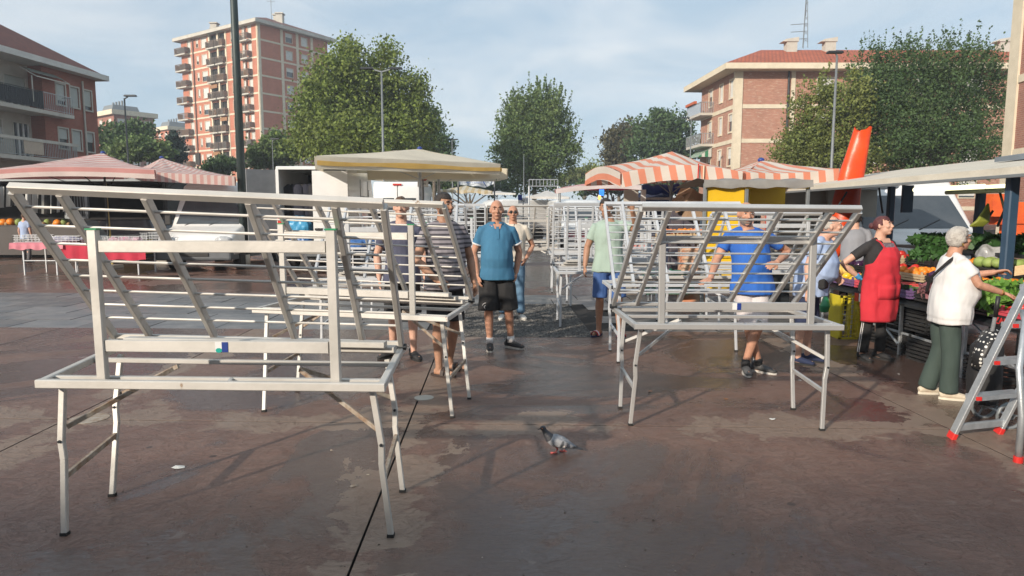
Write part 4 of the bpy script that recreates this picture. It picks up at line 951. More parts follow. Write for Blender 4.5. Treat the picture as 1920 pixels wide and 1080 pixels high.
    hT = lambda p: T(hc)+RM @ (V(p)*k)
    def he(c, r, nu=16, nv=10): b.ell(hT(c), [q*k for q in r], nu, nv, RM)
    he((0, .012, .018), (.0745, .094, .098)); he((0, -.018, -.045), (.058, .070, .066)); he((0, -.055, -.088), (.028, .026, .022)); he((0, -.07, -.012), (.042, .022, .035))
    b.loft([hT((0, -.083, .022)), hT((0, -.098, -.004)), hT((0, -.108, -.022)), hT((0, -.092, -.032))], [.008*k, .0105*k, .0155*k, .010*k], 8, ref=RM @ V((1, 0, 0)))
    for s in (-1, 1):
        b.ell(hT((s*.077, .012, -.005)), [.009*k, .018*k, .031*k], 8, 7, RM); he((s*.031, -.083, .034), (.022, .010, .007)); he((s*.040, -.066, -.022), (.022, .018, .018))
    he((0, -.088, -.052), (.023, .011, .0055)); he((0, -.086, -.062), (.020, .011, .006))
    for s in (0, 1):
        sh, el, wr = g['sh%d' % s], g['el%d' % s], g['wr%d' % s]; am = .95 if female else 1.0
        ctr = bend((0, 0, 1.38))
        L(b, [ctr*.35+sh*.65-V((0, 0, .0)), sh, sh*.72+el*.28, sh*.4+el*.6, el, el*.7+wr*.3, el*.3+wr*.7, wr], [.050, (.055*am, .055*am), (.054*am, .056*am), .046*am, .041*am, (.043*am, .040*am), .033*am, (.027, .025)], 12)
        d = (wr-el).normalized() if not (hdir and hdir[s]) else V(hdir[s]); inn = V(((1 if s == 0 else -1), 0, 0)) if not (hpn and hpn[s]) else V(hpn[s])
        x = d.cross((inn-d*inn.dot(d)).normalized()); side = 1 if x.dot(V((0, -1, 0))) > 0 else -1
        hand(b, T(wr), M.to_3x3() @ d, M.to_3x3() @ inn, hands[s], k*1.0, side)
        hp, kn, an = g['hp%d' % s], g['kn%d' % s], g['an%d' % s]
        L(b, [hp+V((0, 0, .03)), hp*.8+kn*.2, hp*.45+kn*.55, kn+V((0, 0, .04)), kn-V((0, 0, .03)), kn*.72+an*.28+V((0, .016, 0)), kn*.4+an*.6+V((0, .01, 0)), an+V((0, 0, .03)), an-V((0, 0, .03))],
          [.088, .084, .066, .054, .050, (.054, .057), .044, .034, .036], 12)
        f = g['ft%d' % s]; fd = V((f[0], f[1], 0)).normalized() if len(f) == 2 else V((f[0], f[1], f[2])).normalized()
        L(b, [an-fd*.045-V((0, 0, .045)), an+fd*.03-V((0, 0, .05)), an+fd*.10-V((0, 0, .062)), an+fd*.165-V((0, 0, .07))], [(.032, .034), (.036, .036), (.022, .042), (.014, .036)], 10, ref=(0, 0, 1))
    body = remesh(b, 'body', sk, root, vox*.82, 2, smooth=.45)
    # -- eyes, brows, mouth
    br = brow or hair or pm('brow_dark', (.05, .03, .02), None, 9, .8)
    for s in (-1, 1):
        e = MB().ell(hT((s*.031, -.083, .014)), [.0135*k, .0075*k, .0055*k], 10, 7, RM); eo = e.build('eye', pm('eye_white', (.5, .46, .43), None, 9, .3), body)
        MB().ell(hT((s*.031, -.0885, .014)), [.0062*k, .0035*k, .0055*k], 8, 6, RM).build('iris', pm('iris_dark', (.02, .012, .01), None, 9, .2), eo)
        MB().loft([hT((s*.012, -.0955, .034)), hT((s*.030, -.0975, .040)), hT((s*.050, -.084, .034))], [.004*k, .0052*k, .003*k], 6, ref=RM @ V((1, 0, 0))).build('eyebrow', br, body)
    MB().loft([hT((-.022, -.0915, -.0565)), hT((0, -.0985, -.056)), hT((.022, -.0915, -.0565))], [.002*k, .0045*k, .002*k], 6, ref=UP).build('lips', pm('lips', (.33, .12, .09), None, 9, .5), body)
    # -- hair
    if hair:
        h = MB(); nu, nv = 30, 22; c = (0, .014, .018); rr = {'short': (.081, .101, .106), 'buzz': (.0765, .0965, .1005), 'bob': (.092, .112, .112), 'tied': (.081, .101, .105)}[hairst]
        grid = {}
        for j in range(nv+1):
            for i in range(nu):
                th = math.pi*j/nv; ph = 2*math.pi*i/nu; p = V((math.sin(th)*math.cos(ph)*rr[0], math.sin(th)*math.sin(ph)*rr[1], math.cos(th)*rr[2]))
                n_ = mnoise.noise(p*30)*.006 + mnoise.noise(p*75)*.004*(hairst != 'buzz'); p *= 1+n_/rr[0]
                grid[i, j] = len(h.v); h.v.append(tuple(hT(p+V(c))))
        for j in range(nv):
            for i in range(nu):
                th = math.pi*(j+.5)/nv; ph = 2*math.pi*(i+.5)/nu; x, y, z = math.sin(th)*math.cos(ph), math.sin(th)*math.sin(ph), math.cos(th)
                lim = (.40 if hairst == 'tied' else .42) if y < -.35 else ((-.12 if hairst == 'tied' else .10) if y < -.05 else (-.35 if hairst in ('short', 'buzz', 'tied') else -.62))
                if hairst == 'bob' and y > -.30: lim = min(lim, -.30 if y < 0 else -.75)
                if hairst == 'tied' and y > .0: lim = -.5
                if z > lim + (.16 if hairst in ('tied', 'bob') else .08)*mnoise.noise(V((x*6, y*5, 1))): h.f.append((grid[i, j], grid[(i+1) % nu, j], grid[(i+1) % nu, j+1], grid[i, j+1]))
        ho = h.build('hair', hair, root, smooth=True, fix=True); so = ho.modifiers.new('s', 'SOLIDIFY'); so.thickness = .008; so.offset = -1
    if hair and hairst == 'tied': remesh(MB().ell(hT((0, .125, .02)), (.038*k, .034*k, .04*k)), 'hair_bun', hair, root, .008, 1, wr=.004)
    if beard:
        h = MB(); nu, nv = 26, 18; grid = {}; c = (0, -.018, -.045); rr = (.0605, .0735, .0685)
        for j in range(nv+1):
            for i in range(nu):
                th = math.pi*j/nv; ph = 2*math.pi*i/nu; p = V((math.sin(th)*math.cos(ph)*rr[0], math.sin(th)*math.sin(ph)*rr[1], math.cos(th)*rr[2])); grid[i, j] = len(h.v); h.v.append(tuple(hT(p+V(c))))
        for j in range(nv):
            for i in range(nu):
                th = math.pi*(j+.5)/nv; ph = 2*math.pi*(i+.5)/nu; x, y, z = math.sin(th)*math.cos(ph), math.sin(th)*math.sin(ph), math.cos(th)
                mouth = abs(x) < .34 and -.28 < z < .02 and y < 0
                if y < .35 and z < (.22 if abs(x) < .30 else .05+abs(x)*.75) and not mouth and not (abs(x) < .75 and z > .24): h.f.append((grid[i, j], grid[(i+1) % nu, j], grid[(i+1) % nu, j+1], grid[i, j+1]))
        o = h.build('beard', beard, root, smooth=True); so = o.modifiers.new('s', 'SOLIDIFY'); so.thickness = .004; so.offset = 0
    # -- top
    if top:
        s_ = MB(); inf = .016 if female else .019
        torso(s_, inf, .83-shirt_len, 1.446)
        zb = .83-shirt_len
        if zb < .829: L(s_, [bend((0, -belly*.36, .90)), bend((0, -belly*.36, zb))], [(.128+belly*.38+inf, (.186+inf)*wf), (.130+belly*.35+inf, (.192+inf)*wf)], 20, ref=(1, 0, 0))
        for s in (0, 1):
            sh, el = g['sh%d' % s], g['el%d' % s]; ctr = bend((0, 0, 1.37))
            t = .60 if sleeve == 'short' else .96
            q = sh*(1-t)+el*t
            L(s_, [ctr*.45+sh*.55, sh, sh*.6+q*.4, q], [.060, .064, .063, (.060, .066) if sleeve == 'short' else .055], 14)
        so = remesh(s_, 'shirt', top, root, vox*1.15, 3, wr=.011)
    if bottom:
        p_ = MB()
        L(p_, [bend((0, -belly*.4, .98)), bend((0, -belly*.2, .93)), (0, 0, .86), (0, 0, .80)], [(.100+belly*.35, .140*wf), (.118+belly*.2, .168*wf), (.130, .180*wf), (.09, .15*wf)], 20, ref=(1, 0, 0))
        for s in (0, 1):
            hp, kn, an = g['hp%d' % s], g['kn%d' % s], g['an%d' % s]
            if bstyle == 'shorts':
                t = (.92-shortlen)/.42; e = hp*(1-t)+kn*t
                L(p_, [hp+V((0, 0, -.02)), hp*.6+e*.4, e], [.090, .098*tight, (.098*tight, .102*tight)], 14)
            else:
                wd_ = {'jeans': (.085, .066, .060), 'wide': (.092, .082, .085), 'track': (.08, .062, .058)}[bstyle]
                L(p_, [hp+V((0, 0, .02)), hp*.5+kn*.5, kn, kn*.5+an*.5, an+V((0, 0, -.02 if bstyle == 'wide' else .01))], [.088, wd_[0]*1.04, wd_[1]*1.05, wd_[1], wd_[2]], 14)
        remesh(p_, 'shorts' if bstyle == 'shorts' else 'trousers', bottom, root, vox*1.15, 3, wr=.010)
    # -- shoes
    for s in (0, 1):
        an = g['an%d' % s]; f = g['ft%d' % s]; fd = V((f[0], f[1], 0 if len(f) == 2 else f[2])).normalized(); sd = fd.cross(UP).normalized(); up = sd.cross(fd).normalized()
        base = an-up*.09
        if shoes in ('trainer', 'loafer'):
            m = MB(); q = lambda a, u: T(base+fd*a+up*u)
            rr = [(-.085, .038, .026, .030), (-.06, .045, .034, .038), (0, .048, .038, .042), (.07, .040, .043, .036), (.13, .032, .045, .028), (.175, .024, .036, .018), (.188, .02, .02, .010)]
            m.loft([q(a, u+.004) for a, u, w_, h_ in rr], [(w_*k, h_*k) for a, u, w_, h_ in rr], 12, ref=M.to_3x3() @ up)
            if shoes == 'trainer': m.loft([q(-.045, .05), q(-.035, .085), q(-.03, .105)], [(.034*k, .04*k)]*2+[(.037*k, .044*k)], 12, ref=M.to_3x3() @ sd)
            sh_o = remesh(m, 'shoe', shoem[0], root, .006, 2)
            so = MB(); n = 14; ring = []
            for i in range(n*2):
                a = 2*math.pi*i/(2*n); x = math.cos(a); y = math.sin(a); ring.append((.05+x*.142, y*(.040+.008*x)))
            lo = [T(base+fd*a+sd*b_+up*.0) for a, b_ in ring]; hi = [T(base+fd*a*1.0+sd*b_+up*(.020+.004*(a < 0))) for a, b_ in ring]; N_ = len(ring)
            so.add(lo+hi, [(i, (i+1) % N_, N_+(i+1) % N_, N_+i) for i in range(N_)]+[tuple(range(N_-1, -1, -1)), tuple(range(N_, 2*N_))]); so.build('sole', shoem[1], sh_o)
            if len(shoem) > 2 and shoes == 'trainer':
                for jj in range(4):
                    c0 = base+fd*(.035+.024*jj)+up*(.087-.011*jj); MB().tube(T(c0-sd*.02), T(c0+sd*.02), .004*k, 6).build('lace', shoem[2], sh_o)
            if sock: L(mb := MB(), [an+V((0, 0, -.02)), an+V((0, 0, .055))], [.044, .041], 12); mb.build('sock', sock, root, smooth=True)
        else:
            so = MB(); n = 14; ring = [(.045+math.cos(2*math.pi*i/28)*.14, math.sin(2*math.pi*i/28)*(.042+.008*math.cos(2*math.pi*i/28))) for i in range(28)]
            lo = [T(base+fd*a+sd*b_) for a, b_ in ring]; hi = [T(base+fd*a+sd*b_+up*.024) for a, b_ in ring]; N_ = 28
            so.add(lo+hi, [(i, (i+1) % N_, N_+(i+1) % N_, N_+i) for i in range(N_)]+[tuple(range(N_-1, -1, -1)), tuple(range(N_, 2*N_))]); sh_o = so.build('sandal_sole', shoem[0], root)
            for (a0, hh) in (((.055, .058), (.105, .046)) if shoes == 'sandal' else ((.085, .052),)):
                w_ = .018 if shoes == 'sandal' else .036; st = MB(); pts = []
                for i in range(9):
                    t = math.pi*i/8; pts.append((math.cos(t)*.048, .018+math.sin(t)*(hh)))
                for i in range(8):
                    for aa in (0,): 
                        p = [T(base+fd*(a0+e)+sd*pts[j][0]*rr_+up*pts[j][1]*rr_) for rr_ in (1, 1.09) for e, j in ((-w_, i), (w_, i), (w_, i+1), (-w_, i+1))]
                        st.hexa(p)
                st.build('strap', shoem[1], sh_o, fix=True)
                if len(shoem) > 2: 
                    st = MB()
                    for i in range(8):
                        p = [T(base+fd*(a0+e)+sd*pts[j][0]*rr_+up*pts[j][1]*rr_) for rr_ in (1.09, 1.12) for e, j in ((-w_*.4, i), (w_*.4, i), (w_*.4, i+1), (-w_*.4, i+1))]; st.hexa(p)
                    st.build('strap_stripe', shoem[2], sh_o)
    root['_T'] = 0; del root['_T']
    return root, T, hT, RM, g, k, bend, L
HAIRD = pm('hair_dark', (.018, .013, .011), (.03, .022, .018), 40, .6, 0, .5, 120)
HAIRB = pm('hair_brown', (.07, .04, .022), (.11, .065, .04), 40, .6, 0, .5, 120)
HAIRR = pm('hair_plum', (.07, .018, .020), (.12, .03, .03), 40, .5, 0, .5, 120)
HAIRW = pm('hair_white', (.55, .52, .47), (.36, .33, .30), 25, .7, 0, .8, 90)
BEARDG = pm('beard_grey', (.30, .25, .21), (.16, .12, .10), 60, .8, 0, .5, 200)
BEARDD = pm('beard_dark', (.05, .03, .022), (.09, .055, .04), 60, .8, 0, .5, 200)
BLK = cloth('black_cloth', (.012, .012, .013), (.02, .02, .021)); NAVYC = cloth('navy_cloth', (.02, .03, .075))
WSOLE = pm('white_sole', (.60, .58, .54), (.4, .38, .34), 20, .7); BSOLE = pm('black_sole', (.02, .02, .02), None, 20, .8)
SHB = pm('black_shoe', (.018, .018, .02), (.03, .03, .03), 30, .7, 0, .4, 150)
WHC = cloth('white_cloth', (.68, .67, .66), (.60, .59, .58))
def at(u, v): p = WH(u, v, 0); return (p.x, p.y, 0)
# 1 blue polo man
TEAL = cloth('teal_polo', (.045, .17, .29), (.035, .13, .23))
P = person('bald man in a blue polo shirt and black shorts standing in the aisle', at(932, 655), .10, 1.77, 1.02, .045, dict(an0=(-.085, .0, .09), an1=(.17, .075, .09), kn0=(-.10, -.02, .5), kn1=(.135, .0, .5), ft0=(-.05, -1), ft1=(.75, -.7), el0=(-.265, .02, 1.13), wr0=(-.225, -.05, .88), el1=(.265, .05, 1.14), wr1=(.225, .0, .90)),
           SK, TEAL, BLK, hd=(-.03, .0, .0), beard=None, shoem=(SHB, WSOLE, SHB), sock=WHC, shortlen=.47, hands=(.5, .9), tight=1.2, brow=HAIRB)
root, T, hT, RM, g, k, bend, L = P
def ringed(rows, name, m, parent, a0=.32, th=.006):
    mb = MB(); n = 30
    for (z, r, y0) in rows:
        for i in range(n+1):
            a = a0+(2*math.pi-2*a0)*i/n; dz = -.020*max(0, math.cos(a))**6*(z < 1.46)
            mb.v.append(tuple(T(bend((-math.sin(a)*r*1.04, y0-math.cos(a)*r, z+dz)))))
    mb.f = [(j*(n+1)+i, j*(n+1)+i+1, (j+1)*(n+1)+i+1, (j+1)*(n+1)+i) for j in range(len(rows)-1) for i in range(n)]
    o = mb.build(name, m, parent, smooth=True, fix=False); so = o.modifiers.new('s', 'SOLIDIFY'); so.thickness = th; so.offset = 0; return o
co = ringed([(1.440, .074, .014), (1.492, .067, .016), (1.488, .073, .015), (1.450, .094, .010)], 'collar', TEAL, root)
ringed([(1.4505, .0955, .010), (1.445, .0985, .010)], 'collar_trim', WHC, co); ringed([(1.458, .0925, .011), (1.4555, .094, .011)], 'collar_trim', pm('red_trim', (.5, .06, .06), None, 9, .8), co)
for s in (0, 1):
    q = g['sh%d' % s]*.40+g['el%d' % s]*.60; d = (g['el%d' % s]-g['sh%d' % s]).normalized()
    c = MB(); L(c, [q-d*.012, q+d*.004], [(.071, .078)]*2, 16); c.build('cuff_trim', WHC, root, smooth=True)
pl = MB()
for i in range(4):
    z = 1.43-.035*i; p = T(bend((0, -.112-.017*i*(i < 3), z))); 
MB().hexa([T(bend(p)) for p in ((-.016, -.118, 1.30), (.016, -.118, 1.30), (.016, -.162, 1.30), (-.016, -.162, 1.30), (-.016, -.08, 1.44), (.016, -.08, 1.44), (.016, -.108, 1.44), (-.016, -.108, 1.44))]).build('placket', TEAL, root)
MB().hexa([T(bend(p)) for p in ((-.03, -.08, 1.42), (.03, -.08, 1.42), (.03, -.115, 1.415), (-.03, -.115, 1.415), (-.05, -.07, 1.47), (.05, -.07, 1.47), (.05, -.085, 1.47), (-.05, -.085, 1.47))]).build('open_neck', SK, root)
lg = MB()
for (a, r) in ((0, .030), ):
    c0 = T((-.135, -.128, .525))
    for i in range(14):
        t0, t1 = math.pi*(.1+.8*i/14), math.pi*(.1+.8*(i+1)/14)
        for rr, ww in ((.042, .006),): lg.quad(*[c0+V((math.cos(t)*q, -.003, math.sin(t)*q)) for t, q in ((t0, rr), (t1, rr), (t1, rr+ww), (t0, rr+ww))])
    for i in range(16):
        t0, t1 = 2*math.pi*i/16-.5, 2*math.pi*(i+1)/16-.5
        if i in (3, 4, 11): continue
        lg.quad(*[c0+V((math.cos(t)*q, -.003, -.004+math.sin(t)*q)) for t, q in ((t0, .017), (t1, .017), (t1, .026), (t0, .026))])
lg.build('logo_print', WHC, root, fix=False)
# 2 striped man
STR = stripes('striped_shirt', (.06, .055, .065), (.25, .23, .25), .045, .85, .42, attr=False, axis='Z', trans=0, bump=.3)
person('dark haired bearded man in a striped grey shirt and sandals behind the second rack', at(835, 700), .55, 1.82, 1.05, .05, dict(an0=(-.10, -.07, .09), an1=(.10, .10, .09), ft0=(.55, -.85), ft1=(.65, -.7), kn0=(-.1, -.06, .5), el0=(-.30, -.04, 1.12), wr0=(-.17, -.20, .93), el1=(.28, .0, 1.12), wr1=(.27, -.10, .88)),
       SKD, STR, BLK, hair=HAIRD, beard=BEARDD, hd=(.25, .05, 0), shoes='sandal', shoem=(pm('brown_sole', (.04, .025, .02), None, 9, .8), pm('brown_strap', (.05, .035, .03), None, 9, .6)), shortlen=.52, hands=(1.1, .5))
# 3 navy young man
person('young man in a navy T-shirt and black trainers between the two left racks', at(757, 672), .05, 1.80, 1.0, .0, dict(an0=(-.12, .05, .09), an1=(.11, -.02, .09), ft0=(-.8, -.6), ft1=(.45, -.9), el0=(-.27, .05, 1.12), wr0=(-.24, -.02, .87)),
       SKL, cloth('navy_tshirt', (.075, .08, .125), (.055, .06, .10)), BLK, hair=HAIRB, hairst='buzz', shoem=(SHB, BSOLE, SHB), shortlen=.50)
# 4 sunglasses man
P = person('bald man in sunglasses, cream T-shirt and blue jeans behind the blue polo man', at(962, 598), .0, 1.73, 1.06, .03, dict(an0=(-.16, .0, .09), an1=(.12, 0, .09), ft0=(-.2, -1), ft1=(.35, -.9), el1=(.30, .09, 1.13), wr1=(.20, -.06, .94)),
           SK, cloth('cream_tshirt', (.66, .60, .50), (.56, .50, .42)), pm('denim', (.075, .15, .24), (.12, .22, .33), 6, .85, 0, .5, 14), 'jeans', shoem=(pm('white_shoe', (.58, .56, .52), None, 12, .6), WSOLE, GREYM), shirt_len=-.02, brow=HAIRB, vox=.01)
root, T, hT, RM, g, k, bend, L = P
sg = MB()
for s in (-1, 1): sg.ell(hT((s*.033, -.094, .014)), [.027*k, .010*k, .020*k], 12, 8, RM); sg.tube(hT((s*.058, -.088, .018)), hT((s*.078, .0, .012)), .003, 5)
sg.tube(hT((-.012, -.10, .018)), hT((.012, -.10, .018)), .003, 5); sg.build('sunglasses', BLACK, root, smooth=True, fix=False)
st = MB(); p0 = bend((-.13, -.125, 1.40)); st.beam(T(bend((.02, -.09, 1.46))), T(bend((-.05, -.16, 1.20))), .012, .006, V((0, 1, 0))); st.build('cord', DARK, root)
# 5 green T-shirt man
P = person('dark haired man in a pale green T-shirt holding the top of a white rack', at(1139, 630), -.05, 1.80, 1.03, 0, dict(an0=(-.11, .03, .09), an1=(.14, -.07, .09), kn1=(.13, -.05, .5), ft0=(-.5, -.8), ft1=(.25, -1), el0=(-.27, .03, 1.13), wr0=(-.30, -.05, .90), sh1=(.175, 0, 1.41), el1=(.34, -.06, 1.36), wr1=(.245, -.30, 1.60), head=(-.045, -.03, 1.63)),
           SKD, cloth('sage_tshirt', (.34, .44, .38), (.28, .37, .32)), cloth('blue_shorts', (.05, .12, .32), (.04, .09, .25)), hair=HAIRD, beard=None, hd=(-.10, .08, -.06), shoes='slide', shoem=(NAVYC, cloth('red_strap', (.5, .04, .05)), WHC), shortlen=.50, hands=(.5, 1.2), hdir=(None, (-.1, -.2, .95)), hpn=(None, (0, -1, 0)), brow=HAIRD)
# 6 bright blue man, legs crossed
BLUES = cloth('bright_blue_tshirt', (.025, .135, .50), (.02, .10, .40))
P = person('bald man with grey stubble in a bright blue T-shirt, his legs crossed', at(1403, 700), -.03, 1.76, 1.06, .035, dict(hp0=(-.10, 0, .92), hp1=(.085, 0, .92), kn0=(-.02, -.02, .50), kn1=(.05, -.09, .51), an0=(.115, .06, .09), an1=(-.035, -.02, .095), ft0=(.75, -.62, .0), ft1=(-.10, -1), pel=(-.05, 0, .95),
           el0=(-.36, -.05, 1.16), wr0=(-.475, -.26, .985), el1=(.36, .05, 1.22), wr1=(.17, -.19, 1.13)),
           SK, BLUES, cloth('white_shorts', (.62, .58, .58), (.54, .50, .50)), lean=(-.07, -.02), hd=(.0, .08, 0), beard=BEARDG, shoem=(pm('grey_trainer', (.10, .10, .10), (.04, .04, .04), 22, .7), WSOLE, SHB), hands=(.25, .35), hdir=((-.8, -.5, -.25), (-.75, -.55, -.15)), hpn=((0, 0, -1), (0, .7, -.7)), sock=SHB, shortlen=.50, brow=BEARDG, shirt_len=.02)
# 7 older man, light blue shirt
LBL = pm('light_blue_shirt', (.38, .48, .68), (.31, .40, .60), 5, .85, 0, .5, 10)
P = person('older balding man in a light blue shirt and navy shorts turned to the produce stall', at(1507, 680), .85, 1.66, 1.12, .10, dict(an0=(-.11, .03, .09), an1=(.11, .0, .09), el1=(.24, -.05, 1.14), wr1=(.20, -.22, 1.0)),
           SKL, LBL, NAVYC, lean=(.0, -.16), hd=(.35, -.12, 0), hair=pm('hair_grey_fringe', (.45, .42, .38), (.3, .27, .24), 30, .8), hairst='buzz', shoes='loafer', shoem=(NAVYC, BSOLE), shirt_len=.05, shortlen=.46, sock=None, hands=(.5, .5))
root, T, hT, RM, g, k, bend, L = P
for o in list(root.children):
    if o.name.startswith('hair'):   # bald crown: keep only the fringe
        bm = bmesh.new(); bm.from_mesh(o.data); z0 = (T((0, 0, 0)).z); hz = hT((0, 0, .052)).z
        bmesh.ops.delete(bm, geom=[f for f in bm.faces if f.calc_center_median().z+0 > hz-0 or False], context='FACES'); bm.to_mesh(o.data); bm.free()
bent(MB().box(T((-.10, -.20, .93)), (.15, .07, .11), .85).build('belt_bag', BLK, root), .02, 3)
# 8 apron woman
BT = cloth('black_tshirt', (.016, .015, .016), (.026, .024, .025)); REDA = pm('red_apron', (.55, .025, .04), (.42, .018, .03), 4, .85, 0, .6, 9, stretch=(1, 1, .4))
GLOVE = pm('blue_glove', (.06, .28, .55), None, 9, .4, 0, .4, 40)
P = person('woman in a long red apron and blue gloves with her hand on her hip', at(1634, 674), .35, 1.60, 1.10, .045, dict(sh0=(-.165, .01, 1.385), sh1=(.165, 0, 1.385), el0=(-.40, .13, 1.16), wr0=(-.215, .05, 1.00), el1=(.26, .10, 1.13), wr1=(.215, -.02, .93), an0=(-.12, .03, .09), an1=(.12, .0, .09), ft0=(-.3, -1), ft1=(.15, -1)),
           SKL, BT, BLK, 'track', hair=HAIRR, hairst='tied', hd=(.35, -.16, .05), female=True, lean=(0, -.03), shoem=(SHB, BSOLE), hands=(1.0, .5), hdir=((.75, -.25, -.6), None), hpn=((.3, -.2, .9), None), shirt_len=0, tight=1)
root, T, hT, RM, g, k, bend, L = P
def shell(ring, zs, name, m, parent, th=.010, amp=1):
    mb = MB(); nx_ = len(ring(zs[0])); 
    for z in zs: mb.v += [tuple(T(bend((x+.010*mnoise.noise(V((x*9, z*7, 3))), y+(.022*mnoise.noise(V((x*11, z*5, 0)))+.010*mnoise.noise(V((x*22+z*9, z*17, 0))))*(amp), z)))) for x, y in ring(z)]
    for j in range(len(zs)-1): mb.f += [(j*nx_+i, j*nx_+i+1, (j+1)*nx_+i+1, (j+1)*nx_+i) for i in range(nx_-1)]
    o = mb.build(name, m, parent, smooth=True, fix=False); s = o.modifiers.new('s', 'SOLIDIFY'); s.thickness = th; s.offset = 1 ; return o
def apr(z):
    if z > 1.16: w_ = .45+.75*(1.40-z)/.24*.9; w_ = min(w_, 1.35)
    else: w_ = 1.50
    rx = np.interp(z, [.50, .75, .95, 1.1, 1.25, 1.4], [.235, .238, .225, .222, .222, .165]); ry = np.interp(z, [.50, .75, .95, 1.1, 1.25, 1.4], [.20, .21, .215, .225, .205, .140])
    return [(math.sin(a)*rx*1.02+.008*math.sin(a*9+z*7)*(z < 1), -math.cos(a)*ry-.010*(1+math.sin(a*7+z*3))*(z < 1.05)-.002) for a in np.linspace(-w_, w_, 28)]
ap = shell(apr, list(np.linspace(.49, 1.37, 34)), 'apron', REDA, root)
def pk(z): return [(x, y-.012) for x, y in apr(z)[7:21]]
shell(pk, list(np.linspace(.76, .93, 4)), 'pocket', REDA, ap, .006)
for s in (-1, 1):
    c = MB(); c.loft([T(bend(p)) for p in ((s*.085, -.145, 1.36), (s*.095, -.085, 1.43), (s*.085, .0, 1.465), (s*.05, .06, 1.47))], [(.014, .005)]*4, 8); c.build('strap', REDA, ap)
MB().hexa([T(bend(p)) for p in ((-.07, -.10, 1.36), (.07, -.10, 1.36), (.07, -.158, 1.36), (-.07, -.158, 1.36), (-.075, -.07, 1.42), (.075, -.07, 1.42), (.075, -.118, 1.42), (-.075, -.118, 1.42))]).build('shirt_print', pm('sequin_print', (.25, .22, .24), (.10, .06, .08), 60, .5), root)
MB().hexa([T(bend(p)) for p in ((-.05, -.06, 1.425), (.05, -.06, 1.425), (.05, -.105, 1.425), (-.05, -.105, 1.425), (-.06, -.04, 1.475), (.06, -.04, 1.475), (.06, -.070, 1.475), (-.06, -.070, 1.475))]).build('neckline', SKL, root)
for s, kk in ((0, 1.0), (1, .5)):
    gl = MB(); wr, el = g['wr%d' % s], g['el%d' % s]; d = (V((.75, -.25, -.6)) if s == 0 else (wr-el)).normalized(); inn = V((.3, -.2, .9)) if s == 0 else V((-1, 0, 0))
    x = d.cross((inn-d*inn.dot(d)).normalized()); side = 1 if x.dot(V((0, -1, 0))) > 0 else -1
    M3 = Matrix.Rotation(.35, 3, 'Z'); hand(gl, T(wr), M3 @ d, M3 @ inn, kk, k*1.13, side); e2 = (wr-el).normalized(); gl.loft([T(wr-e2*.05), T(wr-e2*.02), T(wr+e2*.01)], [.036*k, .034*k, .034*k], 12)
    remesh(gl, 'glove', GLOVE, root, .006, 1)
for s, sg_ in ((0, -1), (1, 1)):
    hp, kn, an = g['hp%d' % s], g['kn%d' % s], g['an%d' % s]
    for off in (-.012, .012):
        c = MB(); pts = [hp*.5+kn*.5+V((sg_*.092, off, 0)), kn+V((sg_*.071, off, 0)), kn*.5+an*.5+V((sg_*.070, off, 0)), an+V((sg_*.066, off, .01))]
        L(c, pts, [(.003, .005)]*4, 6); c.build('side_stripe', WHC, root)
# 9 shopper
DKG = cloth('dark_green_trousers', (.045, .068, .058), (.034, .053, .046))
P = person('white haired woman in a white top and dark green trousers holding out a banknote', at(1762, 744), 1.32, 1.52, 1.30, .10, dict(sh0=(-.165, -.02, 1.385), sh1=(.165, -.02, 1.39), el0=(-.22, -.20, 1.17), wr0=(-.18, -.41, 1.10), el1=(.23, -.26, 1.22), wr1=(.17, -.47, 1.27), an0=(-.09, -.05, .09), an1=(.10, .09, .09), kn0=(-.10, -.04, .5), ft0=(-.02, -1), ft1=(.3, -1), head=(0, -.075, 1.60)),
           SK, WHC, DKG, 'wide', hair=HAIRW, hairst='bob', hd=(.25, -.08, 0), female=True, lean=(0, -.05), shoes='loafer', shoem=(pm('cream_shoe', (.60, .52, .40), (.5, .43, .33), 30, .8), pm('cream_sole', (.7, .64, .52), None, 9, .8)), hands=(.7, .8), hpn=((0, 0, -1), (-.3, 0, -1)), shirt_len=.06)
root, T, hT, RM, g, k, bend, L = P
c = MB(); prev = None
sp = [bend((-.10, .02, 1.455)), bend((-.165, .10, 1.40)), bend((-.12, .165, 1.30)), bend((.0, .19, 1.2)), bend((.14, .15, 1.06))]
L(c, sp, [(.004, .017)]*5, 8, ref=(0, 1, 0)); c.build('bag_strap', BLK, root)
c = MB(); c.loft([hT((-.081, .02, -.03)), hT((-.083, .018, -.06))], [.004, .007], 8); c.build('earring', pm('gold', (.8, .5, .15), None, 9, .25, 1), root)
sgm = MB()
for s in (-1, 1):
    pts = [hT((s*.033+.024*math.cos(a), -.098, .012+.019*math.sin(a))) for a in np.linspace(0, 2*math.pi, 13)]
    sgm.path(pts, .002, 5); sgm.tube(hT((s*.057, -.095, .018)), hT((s*.08, .0, .010)), .002, 5)
sgm.build('glasses', GREYM, root, fix=False)
wr1 = T(g['wr1']); d = (wr1-T(g['el1'])).normalized(); c = wr1+d*.16+UP*-.005
nb = MB(); xx = d.cross(UP).normalized(); nb.hexa([c+d*a+UP*b_+xx*t for t in (0, .002) for a, b_ in ((-.02, -.055), (.055, -.055), (.055, .03), (-.02, .03))]).build('banknote', pm('banknote_brown', (.62, .45, .25), (.5, .33, .18), 60, .8), None)
bpy.data.objects['banknote'] and tag(bpy.data.objects['banknote'], 'orange-brown folded banknote held out by the white haired woman', 'banknote')
bb = MB(); w0 = T(g['wr0']); bb.loft([w0+V((-.012, 0, .0)), w0+V((.002, 0, 0))], [.032*k, .032*k], 12); bb.build('bracelet', MATS['gold'], root)
